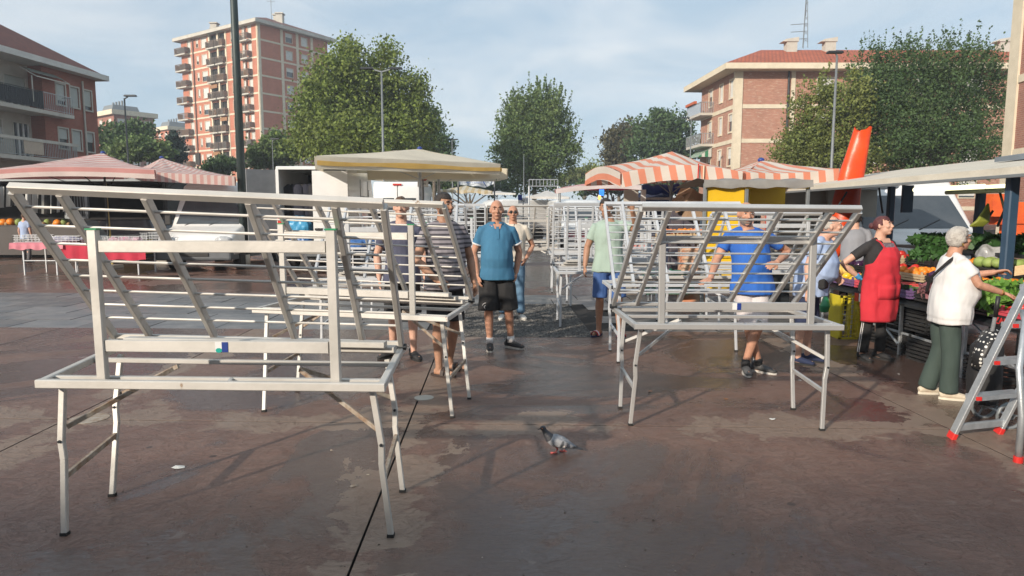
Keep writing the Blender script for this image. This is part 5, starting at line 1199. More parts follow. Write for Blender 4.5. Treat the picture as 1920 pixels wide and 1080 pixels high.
# 10 grey shirt worker behind
person('worker in a grey T-shirt seen from behind beside the folded red-orange canopy', (5.15, 10.3, 0), 2.6, 1.68, 1.05, .02, dict(el1=(.33, -.02, 1.20), wr1=(.30, -.20, 1.05)), SKL, cloth('grey_tshirt', (.26, .27, .30), (.21, .22, .25)), BLK, 'jeans', hair=HAIRD, shoem=(SHB, BSOLE), vox=.012, lean=(0, -.10), hd=(0, -.3, 0))
# 11 far left shopper
person('shopper in a pale blue shirt with a dark shoulder bag at the left fruit stall', at(52, 492), 2.9, 1.60, 1.05, .03, None, SKL, LBL, cloth('grey_trousers', (.12, .12, .13)), 'jeans', hair=HAIRB, shoem=(SHB, BSOLE), vox=.014)
# 12 distant people
def far_person(u, v, rot, H, top_, lab, bot=BLK, hair_=HAIRD): person(lab, at(u, v), rot, H, 1, 0, None, SK, top_, bot, 'jeans', hair=hair_, shoem=(SHB, BSOLE), vox=.02)
far_person(912, 448, .5, 1.7, cloth('grey2', (.2, .22, .26)), 'distant person standing by the open dark van left of the bald men')
far_person(1258, 452, .2, 1.7, cloth('dark_blue_shirt', (.03, .05, .12)), 'distant trader in dark blue behind the fruit crates under the orange canopy')
far_person(1088, 447, 3.0, 1.65, cloth('rust_shirt', (.4, .12, .06)), 'distant passer-by in a rust coloured top below the red canopy')
# ---------------------------------------------------------------- pigeon
def pigeon():
    p = WH(1043, 848, 0)-V((0, 0, .0)); root = empty('pigeon', p, 'grey pigeon with a dark neck and barred wings walking across the open floor', 'pigeon')
    PG = pm('feather_grey', (.30, .31, .33), (.22, .23, .25), 40, .7, 0, .4, 120); PD = pm('feather_dark', (.035, .04, .045), (.05, .05, .06), 30, .45, .1, .3, 120); PL = pm('feather_pale', (.45, .41, .38), None, 30, .7)
    q = lambda x, z, y=0: p+V((x, y, z-.022 if z > .06 else z*.66))
    b = MB(); b.loft([q(-.062, .128), q(-.048, .118), q(-.018, .108), (q(.03, .093)), q(.075, .078), q(.11, .062), q(.13, .055)], [(.012, .012), (.032, .030), (.047, .044), (.048, .042), (.034, .030), (.018, .014), (.008, .01)], 16)
    b.loft([q(-.035, .115), q(-.062, .145), q(-.078, .168), q(-.086, .186)], [.034, .026, .018, .014], 14); b.ell(q(-.090, .190), (.020, .0155, .0165), 14, 10)
    body = remesh(b, 'body', PG, root, .0035, 2)
    n = MB(); n.loft([q(-.040, .118), q(-.062, .146), q(-.078, .169), q(-.087, .186)], [.036, .0272, .0192, .0155], 16); n.ell(q(-.091, .1905), (.0212, .0167, .0175), 14, 10); remesh(n, 'neck', PD, root, .0035, 2)
    MB().loft([q(-.107, .188), q(-.118, .184), q(-.128, .179)], [(.0045, .0045), (.003, .003), (.001, .001)], 8).build('beak', DARK, body)
    MB().ell(q(-.097, .193, -.0155), (.0035, .002, .0035), 8, 6).build('eye', pm('orange_eye', (.6, .15, .02), None, 9, .3), body)
    for s in (-1, 1):
        w_ = MB(); w_.loft([q(-.030, .112, s*.038), q(.00, .106, s*.047), q(.045, .092, s*.043), (q(.090, .075, s*.028)), q(.135, .056, s*.010)], [(.012, .006), (.030, .010), (.028, .010), (.016, .007), (.005, .003)], 12, ref=V((0, 1, 0)))
        wg = w_.build('wing', PG, root, smooth=True)
        for (x0, z0) in ((.032, .098), (.062, .088)):
            MB().loft([q(x0-.012, z0-.028, s*.052), q(x0+.004, z0-.004, s*.0565), q(x0+.010, z0+.018, s*.050)], [(.006, .004), (.008, .004), (.004, .003)], 8, ref=V((0, 1, 0))).build('wing_bar', PD, wg)
        MB().loft([q(.050, .074, s*.052), q(.056, .086, s*.054)], [(.008, .003), (.005, .003)], 8, ref=V((0, 1, 0))).build('wing_bar', PL, wg)
        MB().loft([q(.075, .082, s*.030), q(.12, .062, s*.018), q(.150, .048, s*.008)], [(.010, .004), (.009, .004), (.004, .003)], 8, ref=V((0, 1, 0))).build('flight_feather', PD, wg)
    MB().loft([q(.085, .073), q(.13, .052), q(.165, .038), q(.178, .034)], [(.014, .010), (.018, .006), (.020, .005), (.016, .003)], 12, ref=V((0, 0, 1))).build('tail', PD, root, smooth=True)
    RL = pm('pigeon_leg', (.55, .10, .09), None, 9, .6)
    for (x, y, fx) in ((-.005, -.018, -.012), (.045, .016, .052)):
        l = MB(); l.loft([q(x+.005, .068, y), q(x+.012, .038, y), q(fx+.004, .008, y)], [.010, .005, .0038], 7)
        for a in (-.5, 0, .5): l.loft([q(fx+.004, .007, y), q(fx-.030*math.cos(a), .003, y+.030*math.sin(a))], [.0038, .002], 6)
        l.loft([q(fx+.004, .006, y), q(fx+.020, .003, y)], [.0035, .002], 6); l.build('leg', RL, root, fix=False)
pigeon()
# ---------------------------------------------------------------- lettering
def text(s, size, p, m, parent, rz=0, rx=math.pi/2, name='lettering', th=.002, sx=1.0):
    c = bpy.data.curves.new('t', 'FONT'); c.body = s; c.size = size; c.extrude = th; c.align_x = 'CENTER'; c.align_y = 'CENTER'
    o = bpy.data.objects.new('t', c); COL.objects.link(o); dg = bpy.context.evaluated_depsgraph_get(); me = bpy.data.meshes.new_from_object(o.evaluated_get(dg))
    bpy.data.objects.remove(o); me.transform(Matrix.Translation(V(p)-wloc(parent)) @ Matrix.Rotation(rz, 4, 'Z') @ Matrix.Rotation(rx, 4, 'X') @ Matrix.Diagonal((sx, 1, 1, 1)))
    me.materials.clear(); me.materials.append(m); me.name = name; r = bpy.data.objects.new(name, me); COL.objects.link(r); r.parent = parent; return r
# ---------------------------------------------------------------- canopies
def canopy(label, cs, peak, drop, m, sd=(0, 1), lift=(0, 0, 0, 0), cat='canopy', name='market_canopy', group=None, n=12, poles=True, pole_r=.03, scallop=0, cap=None, frame_=GALV, legs=None, sag=.10, ribs=True):
    cs = [V(c) for c in cs]; peak = V(peak); root = empty(name, (peak.x, peak.y, 0), label, cat, group)
    sd = V((sd[0], sd[1], 0)); mb = MB(); K = 7
    ctr = sum(cs, V((0, 0, 0)))/4
    vb = []
    for i in range(4):
        a, b = cs[i], cs[(i+1) % 4]; nrm = (b-a).cross(UP).normalized(); nrm = nrm if nrm.dot((a+b)/2-ctr) > 0 else -nrm
        base = len(mb.v)
        for j in range(K+1):
            for k in range(n+1):
                t = k/n; e = a*(1-t)+b*t+UP*(lift[i]*math.sin(math.pi*t)); f = j/K; p = e*(1-f)+peak*f; p.z -= sag*math.sin(math.pi*f)*(1+.25*math.sin(t*19+i))*abs(peak.z-e.z)+.03*mnoise.noise(V((p.x*1.3, p.y*1.3, i)))*(j > 0)*(j < K)
                mb.v.append(tuple(p)); mb.at.append(V((e.x*(1-f)+peak.x*f, e.y*(1-f)+peak.y*f, 0)).dot(sd))
        mb.f += [(base+j*(n+1)+k, base+j*(n+1)+k+1, base+(j+1)*(n+1)+k+1, base+(j+1)*(n+1)+k) for j in range(K) for k in range(n)]
        v_ = MB()
        for j in range(4):
            for k in range(n+1):
                t = k/n; e = a*(1-t)+b*t+UP*(lift[i]*math.sin(math.pi*t)); w_ = .018*math.sin(t*n*1.3+i*2+j*.4)*j/3
                dz = drop*j/3*(1 - scallop*abs(math.sin(math.pi*t*n*.8))*(j == 3)); p = e+nrm*(.03+w_)-UP*(dz); v_.v.append(tuple(p)); v_.at.append(e.dot(sd)+nrm.dot(sd)*(dz+.03))
        v_.f = [(j*(n+1)+k, j*(n+1)+k+1, (j+1)*(n+1)+k+1, (j+1)*(n+1)+k) for j in range(3) for k in range(n)]
        vb.append(v_)
    o = mb.build('cover', m, root, smooth=True, fix=False)
    for v_ in vb: v_.build('valance', m, root, smooth=True, fix=False)
    if cap: MB().ell(peak+UP*.01, (.07, .07, .05)).build('peak_cap', cap, root, smooth=True)
    fr = MB()
    if ribs:
        hub = peak-UP*.12
        for c in cs: fr.beam(hub, c+(ctr-c)*.02-UP*.05, .025)
        for i in range(4): mdp = (cs[i]+cs[(i+1) % 4])/2+UP*(lift[i]-.06); fr.beam(hub, mdp, .02); low = V((peak.x, peak.y, min(c.z for c in cs)-.35)); fr.beam(low, hub*.45+mdp*.55, .018)
        fr.build('ribs', frame_, root, fix=False)
    if poles: MB().tube(V((peak.x, peak.y, 0)), peak-UP*.1, pole_r, 10).build('pole', frame_, root); MB().box((peak.x, peak.y, .04), (.5, .5, .08)).build('base', CONC, root)
    for l in (legs or []): MB().tube(V((l[0], l[1], 0)), V(l), .022, 8).build('leg', frame_, root)
    return root
PINK = stripes('pink_stripe', (.58, .27, .25), (.68, .57, .53), .27, duty=.42)
PINKF = stripes('pink_stripe_side', (.58, .33, .30), (.64, .54, .50), .20, duty=.5)
ORNG = stripes('orange_stripe', (.78, .29, .18), (.74, .67, .59), .27, duty=.46)
REDW = stripes('red_white_stripe', (.62, .06, .09), (.74, .66, .64), .42, duty=.42)
CRM = stripes('cream_canopy', (.80, .73, .56), (.80, .74, .60), 9, duty=.5, trans=.3)
CRMV = stripes('cream_yellow_canopy', (.66, .44, .15), (.76, .69, .53), 9, duty=.5)
CRMF = stripes('cream_fringe', (.62, .50, .30), (.74, .68, .55), .3, duty=.5)
WHCAN = stripes('white_canopy', (.74, .72, .68), (.74, .72, .68), 5)
# left pink pair
canopy('large faded pink and white striped canopy at the far left, with a blue peak cap', [W(-150, 333, 17.7), W(290, 318, 17.7), W(232, 322, 22.5), W(-40, 322, 22.5)], W(193, 287, 20.0), .24, PINK, (0, 1), lift=(.16, .05, 0, 0), cap=BLUEP, frame_=DARK)
canopy('smaller faded pink striped canopy behind the first, reaching towards the white van', [W(272, 322, 19.5), W(440, 331, 19.5), W(385, 322, 24.5), W(250, 320, 24.5)], W(303, 296, 22), .26, PINKF, (1, 0.0), cap=BLUEP, frame_=DARK)
# cream canopy in the middle
A = [W(592, 292, 15.0), W(936, 307, 17.9), W(905, 312, 22.5), W(610, 305, 20)]
rt = canopy('wide cream canopy with a yellow band along its edge, above the white vans', A, W(787, 279, 18.3), .28, CRM, (0, 1), cap=BLUEP, sag=.03, pole_r=.04)
YB = pm('yellow_band', (.74, .50, .15), (.66, .43, .12), 3, .8, 0, .2, trans=.25)
for a, b in ((0, 1), (1, 2)):
    p, q = A[a], A[b]; nn = (q-p).cross(UP).normalized(); nn = nn if nn.dot((p+q)/2-(A[0]+A[2])/2) > 0 else -nn; mb = MB(); K = 24
    for k in range(K+1):
        e = p.lerp(q, k/K)+nn*(.062+.018*math.sin(k*1.25+a*2)*.5); mb.v += [tuple(e-UP*(.10+.02*math.sin(k*.4))), tuple(e-UP*(.20+.012*math.sin(k*.7)))]
    mb.f = [(2*k, 2*k+2, 2*k+3, 2*k+1) for k in range(K)]; mb.build('edge_band', YB, rt, smooth=True, fix=False)
canopy('second cream canopy whose edge shows below and behind the wide cream one', [W(690, 318, 20.5), W(950, 316, 20.5), W(930, 325, 26), W(720, 325, 26)], W(822, 305, 23), .30, CRM, (0, 1), sag=.03, pole_r=.05)
canopy('small far cream parasol with a scalloped edge under the banner', [W(826, 356, 30), W(922, 358, 30), W(905, 356, 34), W(845, 356, 34)], W(874, 348, 32), .16, CRMF, (1, 0), scallop=.4)
canopy('small far white parasol right of the scalloped cream one', [W(905, 362, 38), W(966, 362, 38), W(955, 362, 42), W(915, 362, 42)], W(932, 358, 40), .1, WHCAN)
canopy('small far white parasol under the green tree, left of the red canopy', [W(986, 368, 34), W(1067, 369, 34), W(1055, 368, 38), W(1000, 368, 38)], W(1026, 357, 36), .12, WHCAN)
# right orange pair and the red one
def orange(lab, a, b, c, d, pk, lift, g=None, **k): return canopy(lab, [a, b, c, d], pk, .27, ORNG, (1, .12), lift=lift, sag=.10, frame_=GREYM, **k)
orange('large orange and white striped canopy with a raised front edge, its left end turned up', W(1166, 324, 12.6), W(1392, 322, 12.4), W(1350, 318, 16.6), W(1100, 326, 15.6), W(1260, 284, 14.2), (.13, 0, 0, .14), pole_r=.03)
orange('orange and white striped canopy right of the large one, with a blue peak cap', W(1394, 323, 12.5), W(1572, 316, 12.5), W(1530, 318, 16.5), W(1370, 320, 16.5), W(1427, 301, 14.4), (-.05, 0, 0, 0), cap=BLUEP)
canopy('low red and white striped canopy left of and behind the orange ones', [W(1042, 355, 18.5), W(1238, 352, 18.5), W(1215, 350, 23), W(1060, 350, 23)], W(1140, 338, 20.5), .12, REDW, (0, 1), lift=(.12, 0, 0, 0), legs=[W(1050, 360, 18.5), W(1230, 360, 18.5)], frame_=GREYM)
# loose guy ropes on the orange canopy
for (u, v0, v1, y, lab) in ((1310, 307, 348, 12.4, 'orange strap hanging from the front edge of the large striped canopy'), (1320, 310, 352, 12.4, 'pale cord hanging beside the orange strap of the large striped canopy')):
    tag(MB().tube(W(u, v0, y), W(u-2, v1, y), .012, 6).build('hanging_strap', MATS['red_plastic'] if u == 1310 else CREAM), lab, 'strap')
# ---------------------------------------------------------------- vans
def xf(mb, M): mb.v = [tuple(M @ V(p)) for p in mb.v]; return mb
def van(label, loc, rz, Wd=2.0, H=2.5, Ln=5.4, m=WHITEP, hood=.95, opened=False, name='van', cabm=None):
    M = Matrix.Translation(V(loc)) @ Matrix.Rotation(rz, 4, 'Z'); root = empty(name, loc, label, 'van')
    B = lambda n, mb, mat, par=None, **k: xf(mb, M).build(n, mat, par or root, **k)
    w = Wd/2; MX = Matrix(((0, 1, 0, 0), (1, 0, 0, 0), (0, 0, 1, 0), (0, 0, 0, 1)))  # prism: local X->Y, local Y->X
    prof = [(.02, .42), (0, .75), (.08, .98), (.30, 1.08), (.92, 1.22), (1.62, H-.42), (1.85, H-.12), (2.15, H), (Ln-.12, H-.02), (Ln, H-.25), (Ln, .42)]
    if not opened:
        b = B('body', MB().prism(prof, -w, w, MX), m); bent(b, .09, 3)
        for p in b.data.polygons: p.use_smooth = True
    else:
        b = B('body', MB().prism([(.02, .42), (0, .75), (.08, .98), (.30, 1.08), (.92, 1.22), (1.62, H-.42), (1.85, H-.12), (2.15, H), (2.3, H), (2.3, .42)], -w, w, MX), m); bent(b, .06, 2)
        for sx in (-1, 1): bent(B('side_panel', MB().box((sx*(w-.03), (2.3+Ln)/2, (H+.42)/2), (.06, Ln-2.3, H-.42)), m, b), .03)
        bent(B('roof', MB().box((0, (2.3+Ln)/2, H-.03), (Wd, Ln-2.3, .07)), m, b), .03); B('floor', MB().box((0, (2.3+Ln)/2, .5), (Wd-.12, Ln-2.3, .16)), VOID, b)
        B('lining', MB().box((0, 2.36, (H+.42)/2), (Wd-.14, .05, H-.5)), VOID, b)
    # glass
    def sl(y): 
        for (y0, z0), (y1, z1) in zip(prof[:-1], prof[1:]):
            if y0 <= y <= y1 and z1 > z0: return z0+(z1-z0)*(y-y0)/(y1-y0)
    g = MB(); y0, y1 = .97, 1.60; z0, z1 = sl(y0), sl(y1); n = V((0, -(z1-z0), (y1-y0))).normalized()*.012
    pts = [V((-w+.14, y0, z0)), V((w-.14, y0, z0)), V((w-.22, y1, z1)), V((-w+.22, y1, z1))]; g.hexa([p-n*4 for p in pts]+[p+n for p in pts]); B('windscreen', g, GLASS)
    for sx in (-1, 1):
        B('side_window', MB().prism([(1.28, 1.32), (1.72, H-.55), (2.35, H-.55), (2.35, 1.32)], sx*w-.004 if sx > 0 else sx*w-.012, sx*w+.012 if sx > 0 else sx*w+.004, MX), GLASS)
        hl = MB().ell((sx*(w-.26), .05, .86), (.24, .10, .11), 14, 8); B('headlight', hl, pm('headlight_glass', (.55, .57, .58), (.3, .32, .34), 18, .12), smooth=True)
        mi = MB().box((sx*(w+.14), 1.1, 1.42), (.18, .10, .34)); bent(B('mirror', mi, BLACK), .03)
        for yy in (.95, Ln-1.05):
            wh = MB().loft([V((sx*(w-.23), yy, .34)), V((sx*(w-.01), yy, .34))], [.34, .34], 24, ref=UP); wo = B('wheel', wh, RUBBER, smooth=False)
            B('rim', MB().loft([V((sx*(w-.02), yy, .34)), V((sx*(w+.005), yy, .34))], [.20, .17], 16, ref=UP), GREYM, wo)
            B('wheel_arch', MB().loft([V((sx*(w-.04), yy, .40)), V((sx*(w+.006), yy, .40))], [.42, .42], 24, ref=UP), BLACK, b)
    bm_ = MB().box((0, .0, .48), (Wd-.02, .26, .34)); bent(B('bumper', bm_, pm('grey_bumper', (.12, .13, .14), None, 6, .6)), .06)
    B('grille', MB().box((0, -.012, .80), (Wd*.42, .06, .075)), BLACK); B('grille', MB().box((0, -.14, .47), (Wd*.40, .03, .09)), BLACK)
    for a in ((-.34, .9), (.34, .9)):
        B('wiper', MB().beam((a[0]-.3, .93, 1.25), (a[0]+.25, 1.12, 1.46), .02), BLACK)
    B('skirt', MB().box((0, Ln/2, .40), (Wd-.05, Ln-.2, .16)), MATS['grey_bumper'])
    # rear
    B('rear_bumper', MB().box((0, Ln+.05, .5), (Wd-.05, .16, .2)), MATS['grey_bumper'])
    for sx in (-1, 1):
        B('tail_light', MB().box((sx*(w-.08), Ln+.012, 1.35 if not opened else 1.2), (.13, .03, .5)), REDP)
    if not opened:
        B('door_seam', MB().box((0, Ln+.004, (H+.5)/2), (.02, .012, H-.85)), BLACK)
        for sx in (-1, 1): B('rear_window', MB().box((sx*w*.45, Ln+.004, H-.95), (w*.62, .016, .55)), GLASS)
        B('door_handle', MB().box((.12, Ln+.03, 1.15), (.18, .04, .04)), BLACK); B('number_plate', MB().box((0, Ln+.02, .72), (.5, .01, .11)), WHITEP)
        B('brake_light', MB().box((0, Ln+.01, H-.14), (.35, .03, .07)), REDP)
    return root, M, B
van('white delivery van seen from the front behind the tall dark post', (WH(404, 500, 0).x+.2, 18.7, 0), .04, 2.05, 2.52, 5.2)
# open white van: rear towards the camera -> rotate by pi, its rear face at y
y_r = 19.0; xr = (576-960)/FPX*y_r
rt, M, B = van('tall white van with its rear doors open showing dark clothes and blue bags inside', (xr, y_r+5.6, 0), math.pi+.03, 1.98, 2.88, 5.5, opened=True)
MI = M.inverted()
B('rear_door', MB().box((-.50, 5.53, 1.66), (.97, .05, 2.20)), WHITEP)
dr = rt.children[-1]; bent(dr, .02)
B('door_handle', MB().box((-.20, 5.575, 1.15), (.28, .04, .06)), BLACK, dr); B('door_seam', MB().box((-.5, 5.56, 1.95), (.8, .006, .012)), GREYM, dr)
B('lock', MB().loft([V((-.72, 5.55, 1.15)), V((-.72, 5.57, 1.15))], [.03, .03], 12), BLACK, dr)
B('open_door', MB().hexa([V((a, b, z)) for z in (.56, 2.78) for a, b in ((1.0, 5.5), (1.62, 6.0), (1.65, 5.96), (1.03, 5.46))]), pm('door_inside', (.22, .23, .24), (.17, .18, .19), 3, .5))
B('door_frame', MB().box((.95, 5.48, 1.66), (.08, .08, 2.3)), WHITEP); B('door_frame', MB().box((0, 5.48, 2.83), (1.9, .08, .07)), WHITEP)
for yy in (2.5, 3.75): B('panel_seam', MB().box((-.993, yy, 1.6), (.012, .025, 2.0)), BLACK)
B('panel_trim', MB().box((-.995, 3.6, 1.05), (.014, 2.4, .08)), GREYM); B('panel_seam', MB().box((-.995, 3.1, 2.1), (.012, 1.2, .02)), BLACK)
xin = MI @ V((xr, y_r, 0))
def van_cloth(n):
    for i in range(n):
        x = .08+.82*i/n; p = M @ V((x, 5.15-random.random()*.2, 1.9)); c = random.choice(((.02, .02, .025), (.035, .03, .03), (.06, .055, .055), (.018, .02, .035)))
        o = MB().loft([p+UP*.52, p+UP*.42, p-UP*.1, p-UP*.55], [(.02, .02), (.06, .15), (.05, .18), (.055, .19)], 10, ref=V((1, 0, 0))).build('hanging_garment', cloth('garment%d' % random.randint(0, 3), c), None, smooth=True)
        tag(o, 'dark garment hanging on a rail inside the open white van', 'clothes', 'clothes hanging in the open van')
van_cloth(8)
for i, (x, z, s, c) in enumerate(((.47, 1.22, (.40, .24, .30), 'bright sky-blue plastic sack on top of the pile inside the open van'), (.45, .80, (.40, .24, .24), 'darker blue sack at the bottom of the pile inside the open van'))):
    p = M @ V((x, 5.2, z)); o = remesh(MB().ell(p, s, 18, 12), 'sack', pm('blue_bag%d' % i, ((.06, .33, .58), (.02, .12, .35))[i], None, 6, .35, 0, .9, 9), None, .03, 1, wr=.03); tag(o, c, 'sack')
van('white van seen from behind with a red high brake light, under the cream canopy', ((747-960)/FPX*27.5, 27.5+5.3, 0), math.pi, 1.95, 2.86, 5.3)
o = remesh(MB().ell(W(778, 335, 29), (.75, .5, .3)), 'roof_load', pm('blue_black_tarp', (.02, .04, .10), (.03, .03, .04), 5, .6), None, .04, 1, wr=.08); tag(o, 'bundled dark blue tarpaulin on the roof of the van with the red brake light', 'bundle')
van('far white van parked beyond the white parasol', ((1098-960)/FPX*30, 30, 0), .1, 2.0, 2.2, 5.0)
van('far pale van with an open dark side behind the blue polo man', ((860-960)/FPX*36, 36, 0), -1.1, 2.0, 2.3, 5.2)
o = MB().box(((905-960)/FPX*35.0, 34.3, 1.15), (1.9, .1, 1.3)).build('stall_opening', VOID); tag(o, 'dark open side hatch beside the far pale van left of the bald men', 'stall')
van('white van parked behind the cardboard boxes beside the yellow stall', ((1310-960)/FPX*17+1.2, 17, 0), .3, 1.9, 2.05, 4.6)
tr_, M, B = van('large white truck with a wide windscreen behind the vegetable stall on the right', ((1765-960)/FPX*13.7, 13.6, 0), .02, 2.55, 2.42, 6.0)
# ---------------------------------------------------------------- signs, banner
bp = W(893, 340, 27); o = empty('banner', (bp.x, bp.y, 0), 'white cloth banner with blue lettering and a blue arrow strung below the cream canopy', 'banner')
mb = MB(); K = 16
for k in range(K+1):
    t = k/K; u = 860+66*t; vt = 328+1*t+(4 if t > .85 else 0)*(t-.85)*6; vb = 346+ (8*t if t < .75 else 8*.75-(t-.75)*30)
    y = 27+.12*math.sin(t*9); mb.v += [tuple(W(u, vt, y)), tuple(W(u, vb, y))]
mb.f = [(2*k, 2*k+1, 2*k+3, 2*k+2) for k in range(K)]; mb.build('cloth', pm('banner_cloth', (.62, .68, .72), (.55, .6, .66), 3, .9), o, fix=False)
p = W(886, 334, 26.82); text('ARRIVEDERCI GRAZIE', .155, p, pm('blue_print', (.03, .10, .38), None, 5, .8), o, 0, sx=.72); p = W(886, 342, 26.82); text('e torna a trovarci', .10, p, MATS['blue_print'], o)
c1, c2, c3 = W(912, 330, 26.8), W(906, 340, 26.8), W(912, 350, 26.8); MB().beam(c1, c2, .03, .06, V((0, 1, 0))).beam(c2, c3, .03, .06, V((0, 1, 0))).build('arrow_print', MATS['blue_print'], o)
for u in (859, 927): q = W(u, 330, 27); MB().tube(V((q.x, 27, 0)), q, .03, 6).build('pole', GREYM, o)
p = W(793, 332, 20.6); o = empty('road_sign', (p.x, p.y, 0), 'small red no entry road sign with a white plate under the cream canopy', 'sign')
MB().tube(V((p.x, p.y+.03, 0)), p+UP*.15, .03).build('post', GREYM, o); MB().loft([p+V((0, 0, .03)), p+V((0, -.015, .03))], [.16, .16], 20, ref=UP).build('disc', REDP, o); MB().box(p+V((0, -.02, .03)), (.2, .006, .045)).build('bar', WHITEP, o)
MB().box(p+V((0, -.01, -.20)), (.32, .015, .18)).build('plate', WHITEP, o); text('0-24', .09, p+V((0, -.021, -.20)), BLACK, o)
for (u, v, y, lab) in ((1026, 349, 32, 'pale metal truss frame above the far white parasol'),):
    o = MB(); a, b = W(992, 349, y), W(1046, 349, y)
    for dz in (0, .30): o.beam(a+UP*dz, b+UP*dz, .04)
    for k in range(9): q = a.lerp(b, k/8); o.beam(q, q+UP*.3, .03); 
    for q in (a, b): o.tube(V((q.x, q.y, 0)), q, .04)
    tag(o.build('truss_frame', GALV, fix=False), lab, 'frame')
p = W(981, 376, 26); o = empty('notice_stand', (p.x, p.y, 0), 'small white and blue notice on a stand at the foot of the bare pole', 'notice'); MB().box(p, (.38, .03, .22)).build('board', WHITEP, o); MB().box(p+V((-.12, -.02, .12)), (.16, .02, .2)).build('blue_plate', BLUEP, o); MB().tube(V((p.x, p.y+.03, 0)), p, .02).build('post', GREYM, o); text('RE 1', .13, p+V((.05, -.018, 0)), BLACK, o)
p = W(1128, 361, 18.8); tag(MB().box(p, (.13, .06, .17)).build('lamp_box', pm('blue_screen', (.05, .2, .6), None, 9, .4, emit=((.05, .25, .8), 1.2))), 'small glowing blue box hanging under the red and white canopy', 'lamp')
p = W(1124, 370, 18.8); tag(MB().ell(p, (.04, .04, .07)).build('lamp_bulb', pm('orange_glow', (.8, .3, .05), None, 9, .4, emit=((1, .35, .06), 2.5))), 'tiny orange light just below the glowing blue box', 'lamp')
# ---------------------------------------------------------------- tables with cloths, far left
RC = pm('red_tablecloth', (.48, .02, .05), (.38, .015, .04), 3, .8, 0, .5, 8); PC = pm('pink_tablecloth', (.58, .20, .24), (.5, .16, .2), 3, .8, 0, .5, 8)
def cloth_table(lab, u0, u1, v, y, m, skirt, dp=1.0, lab2=''):
    a, b = W(u0, v, y), W(u1, v, y); z = a.z; root = empty('trestle_table', ((a.x+b.x)/2, y+dp/2, 0), lab, 'table')
    MB().box(((a.x+b.x)/2, y+dp/2, z-.02), (b.x-a.x, dp, .04)).build('tabletop', GALV, root)
    for x in (a.x+.25, b.x-.25):
        for yy in (y+.08, y+dp-.08): MB().beam((x, yy, 0), (x, yy, z-.04), .035).build('leg', ALUP, root)
    MB().beam((a.x+.25, y+.08, z*.45), (b.x-.25, y+.08, z*.45), .025).build('stretcher', ALUP, root)
    c = MB(); n = 26; rows = [(dp+.01, z-.1), (dp+.01, z+.006), (-.012, z+.006), (-.03, z-.08), (-.045, z-skirt)]
    for (yy, zz) in rows:
        for k in range(n+1):
            t = k/n; wv = .025*math.sin(k*1.4)*(1 if zz < z-.05 else 0); c.v.append((a.x-.03+(b.x-a.x+.06)*t, y+yy+wv, zz+(.02*math.sin(k*.8) if zz < z-.05 else 0)))
    c.f = [(j*(n+1)+k, j*(n+1)+k+1, (j+1)*(n+1)+k+1, (j+1)*(n+1)+k) for j in range(4) for k in range(n)]
    tag(c.build('tablecloth', m, smooth=True, fix=False), lab2, 'tablecloth')
cloth_table('white legged trestle table at the far left under the pink canopy', 20, 118, 456, 17.6, PC, .16, lab2='pink cloth on the far left trestle table')
cloth_table('trestle table behind the left rack, right of the pink clothed one', 118, 272, 457, 17.6, RC, .42, lab2='deep red cloth draped low over the trestle table')
def grid_basket(u0, u1, v0, v1, y, lab, fill=None):
    a, b = W(u0, v1, y), W(u1, v1, y); h = W(u0, v0, y).z-a.z; dpt = .45; r = MB()
    n = max(4, int((b.x-a.x)/.09))
    for yy in (0, dpt):
        for k in range(n+1): x = a.x+(b.x-a.x)*k/n; r.beam((x, y+yy, a.z), (x, y+yy, a.z+h), .009, ch=0)
        for k in range(4): r.beam((a.x, y+yy, a.z+h*k/3), (b.x, y+yy, a.z+h*k/3), .009, ch=0)
    for k in range(6):
        for x in (a.x, b.x): r.beam((x, y+dpt*k/5, a.z), (x, y+dpt*k/5, a.z+h), .009, ch=0)
    tag(r.build('wire_basket', GALV, fix=False), lab, 'basket', kind=None)
    if fill:
        o = remesh(MB().ell(((a.x+b.x)/2, y+dpt/2, a.z+h*.35), ((b.x-a.x)/2*.93, dpt*.45, h*.55)), 'folded_goods', fill[0], None, .03, 1, wr=.06); tag(o, fill[1], 'goods')
grid_basket(24, 80, 441, 454, 17.75, 'wire basket on the pink clothed table, leftmost', None)
grid_basket(82, 150, 443, 455, 17.75, 'wire basket of folded dark goods between the pink and the red cloth', (cloth('lilac_goods', (.22, .22, .34), (.5, .5, .55)), 'folded lilac and navy goods in the wire basket'))
grid_basket(190, 262, 444, 456, 17.75, 'wire basket of pink goods on the deep red cloth', (cloth('pink_goods', (.45, .18, .26), (.55, .45, .48)), 'folded pink goods in the wire basket on the red cloth'))
grid_basket(262, 312, 437, 452, 18.5, 'wire basket nearest to the white van at the right end of the tables', None)
# dark market truck behind the pink canopy
def P3(u, v, y): return W(u, v, y)
p0, p1 = W(-260, 340, 25), W(330, 340, 25); o = empty('market_truck', ((p0.x+p1.x)/2, 25, 0), 'dark open market truck with black and white striped curtains at the far left', 'stall')
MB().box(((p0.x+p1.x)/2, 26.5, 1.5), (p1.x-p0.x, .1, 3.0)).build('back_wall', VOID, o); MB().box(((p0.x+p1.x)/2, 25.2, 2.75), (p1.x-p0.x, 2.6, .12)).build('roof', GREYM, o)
MB().box(((p0.x+p1.x)/2, 24.2, .62), (p1.x-p0.x, .1, 1.0)).build('counter_front', pm('counter_brown', (.06, .05, .045), None, 3, .6), o); MB().box(((p0.x+p1.x)/2, 24.6, 1.14), (p1.x-p0.x, .9, .05)).build('counter_top', BLACK, o)
MB().box((p1.x, 25.4, 1.45), (.1, 2.4, 2.7)).build('end_wall', DARK, o)
BW = stripes('black_white_curtain', (.02, .02, .02), (.62, .63, .60), .26, duty=.52, trans=0)
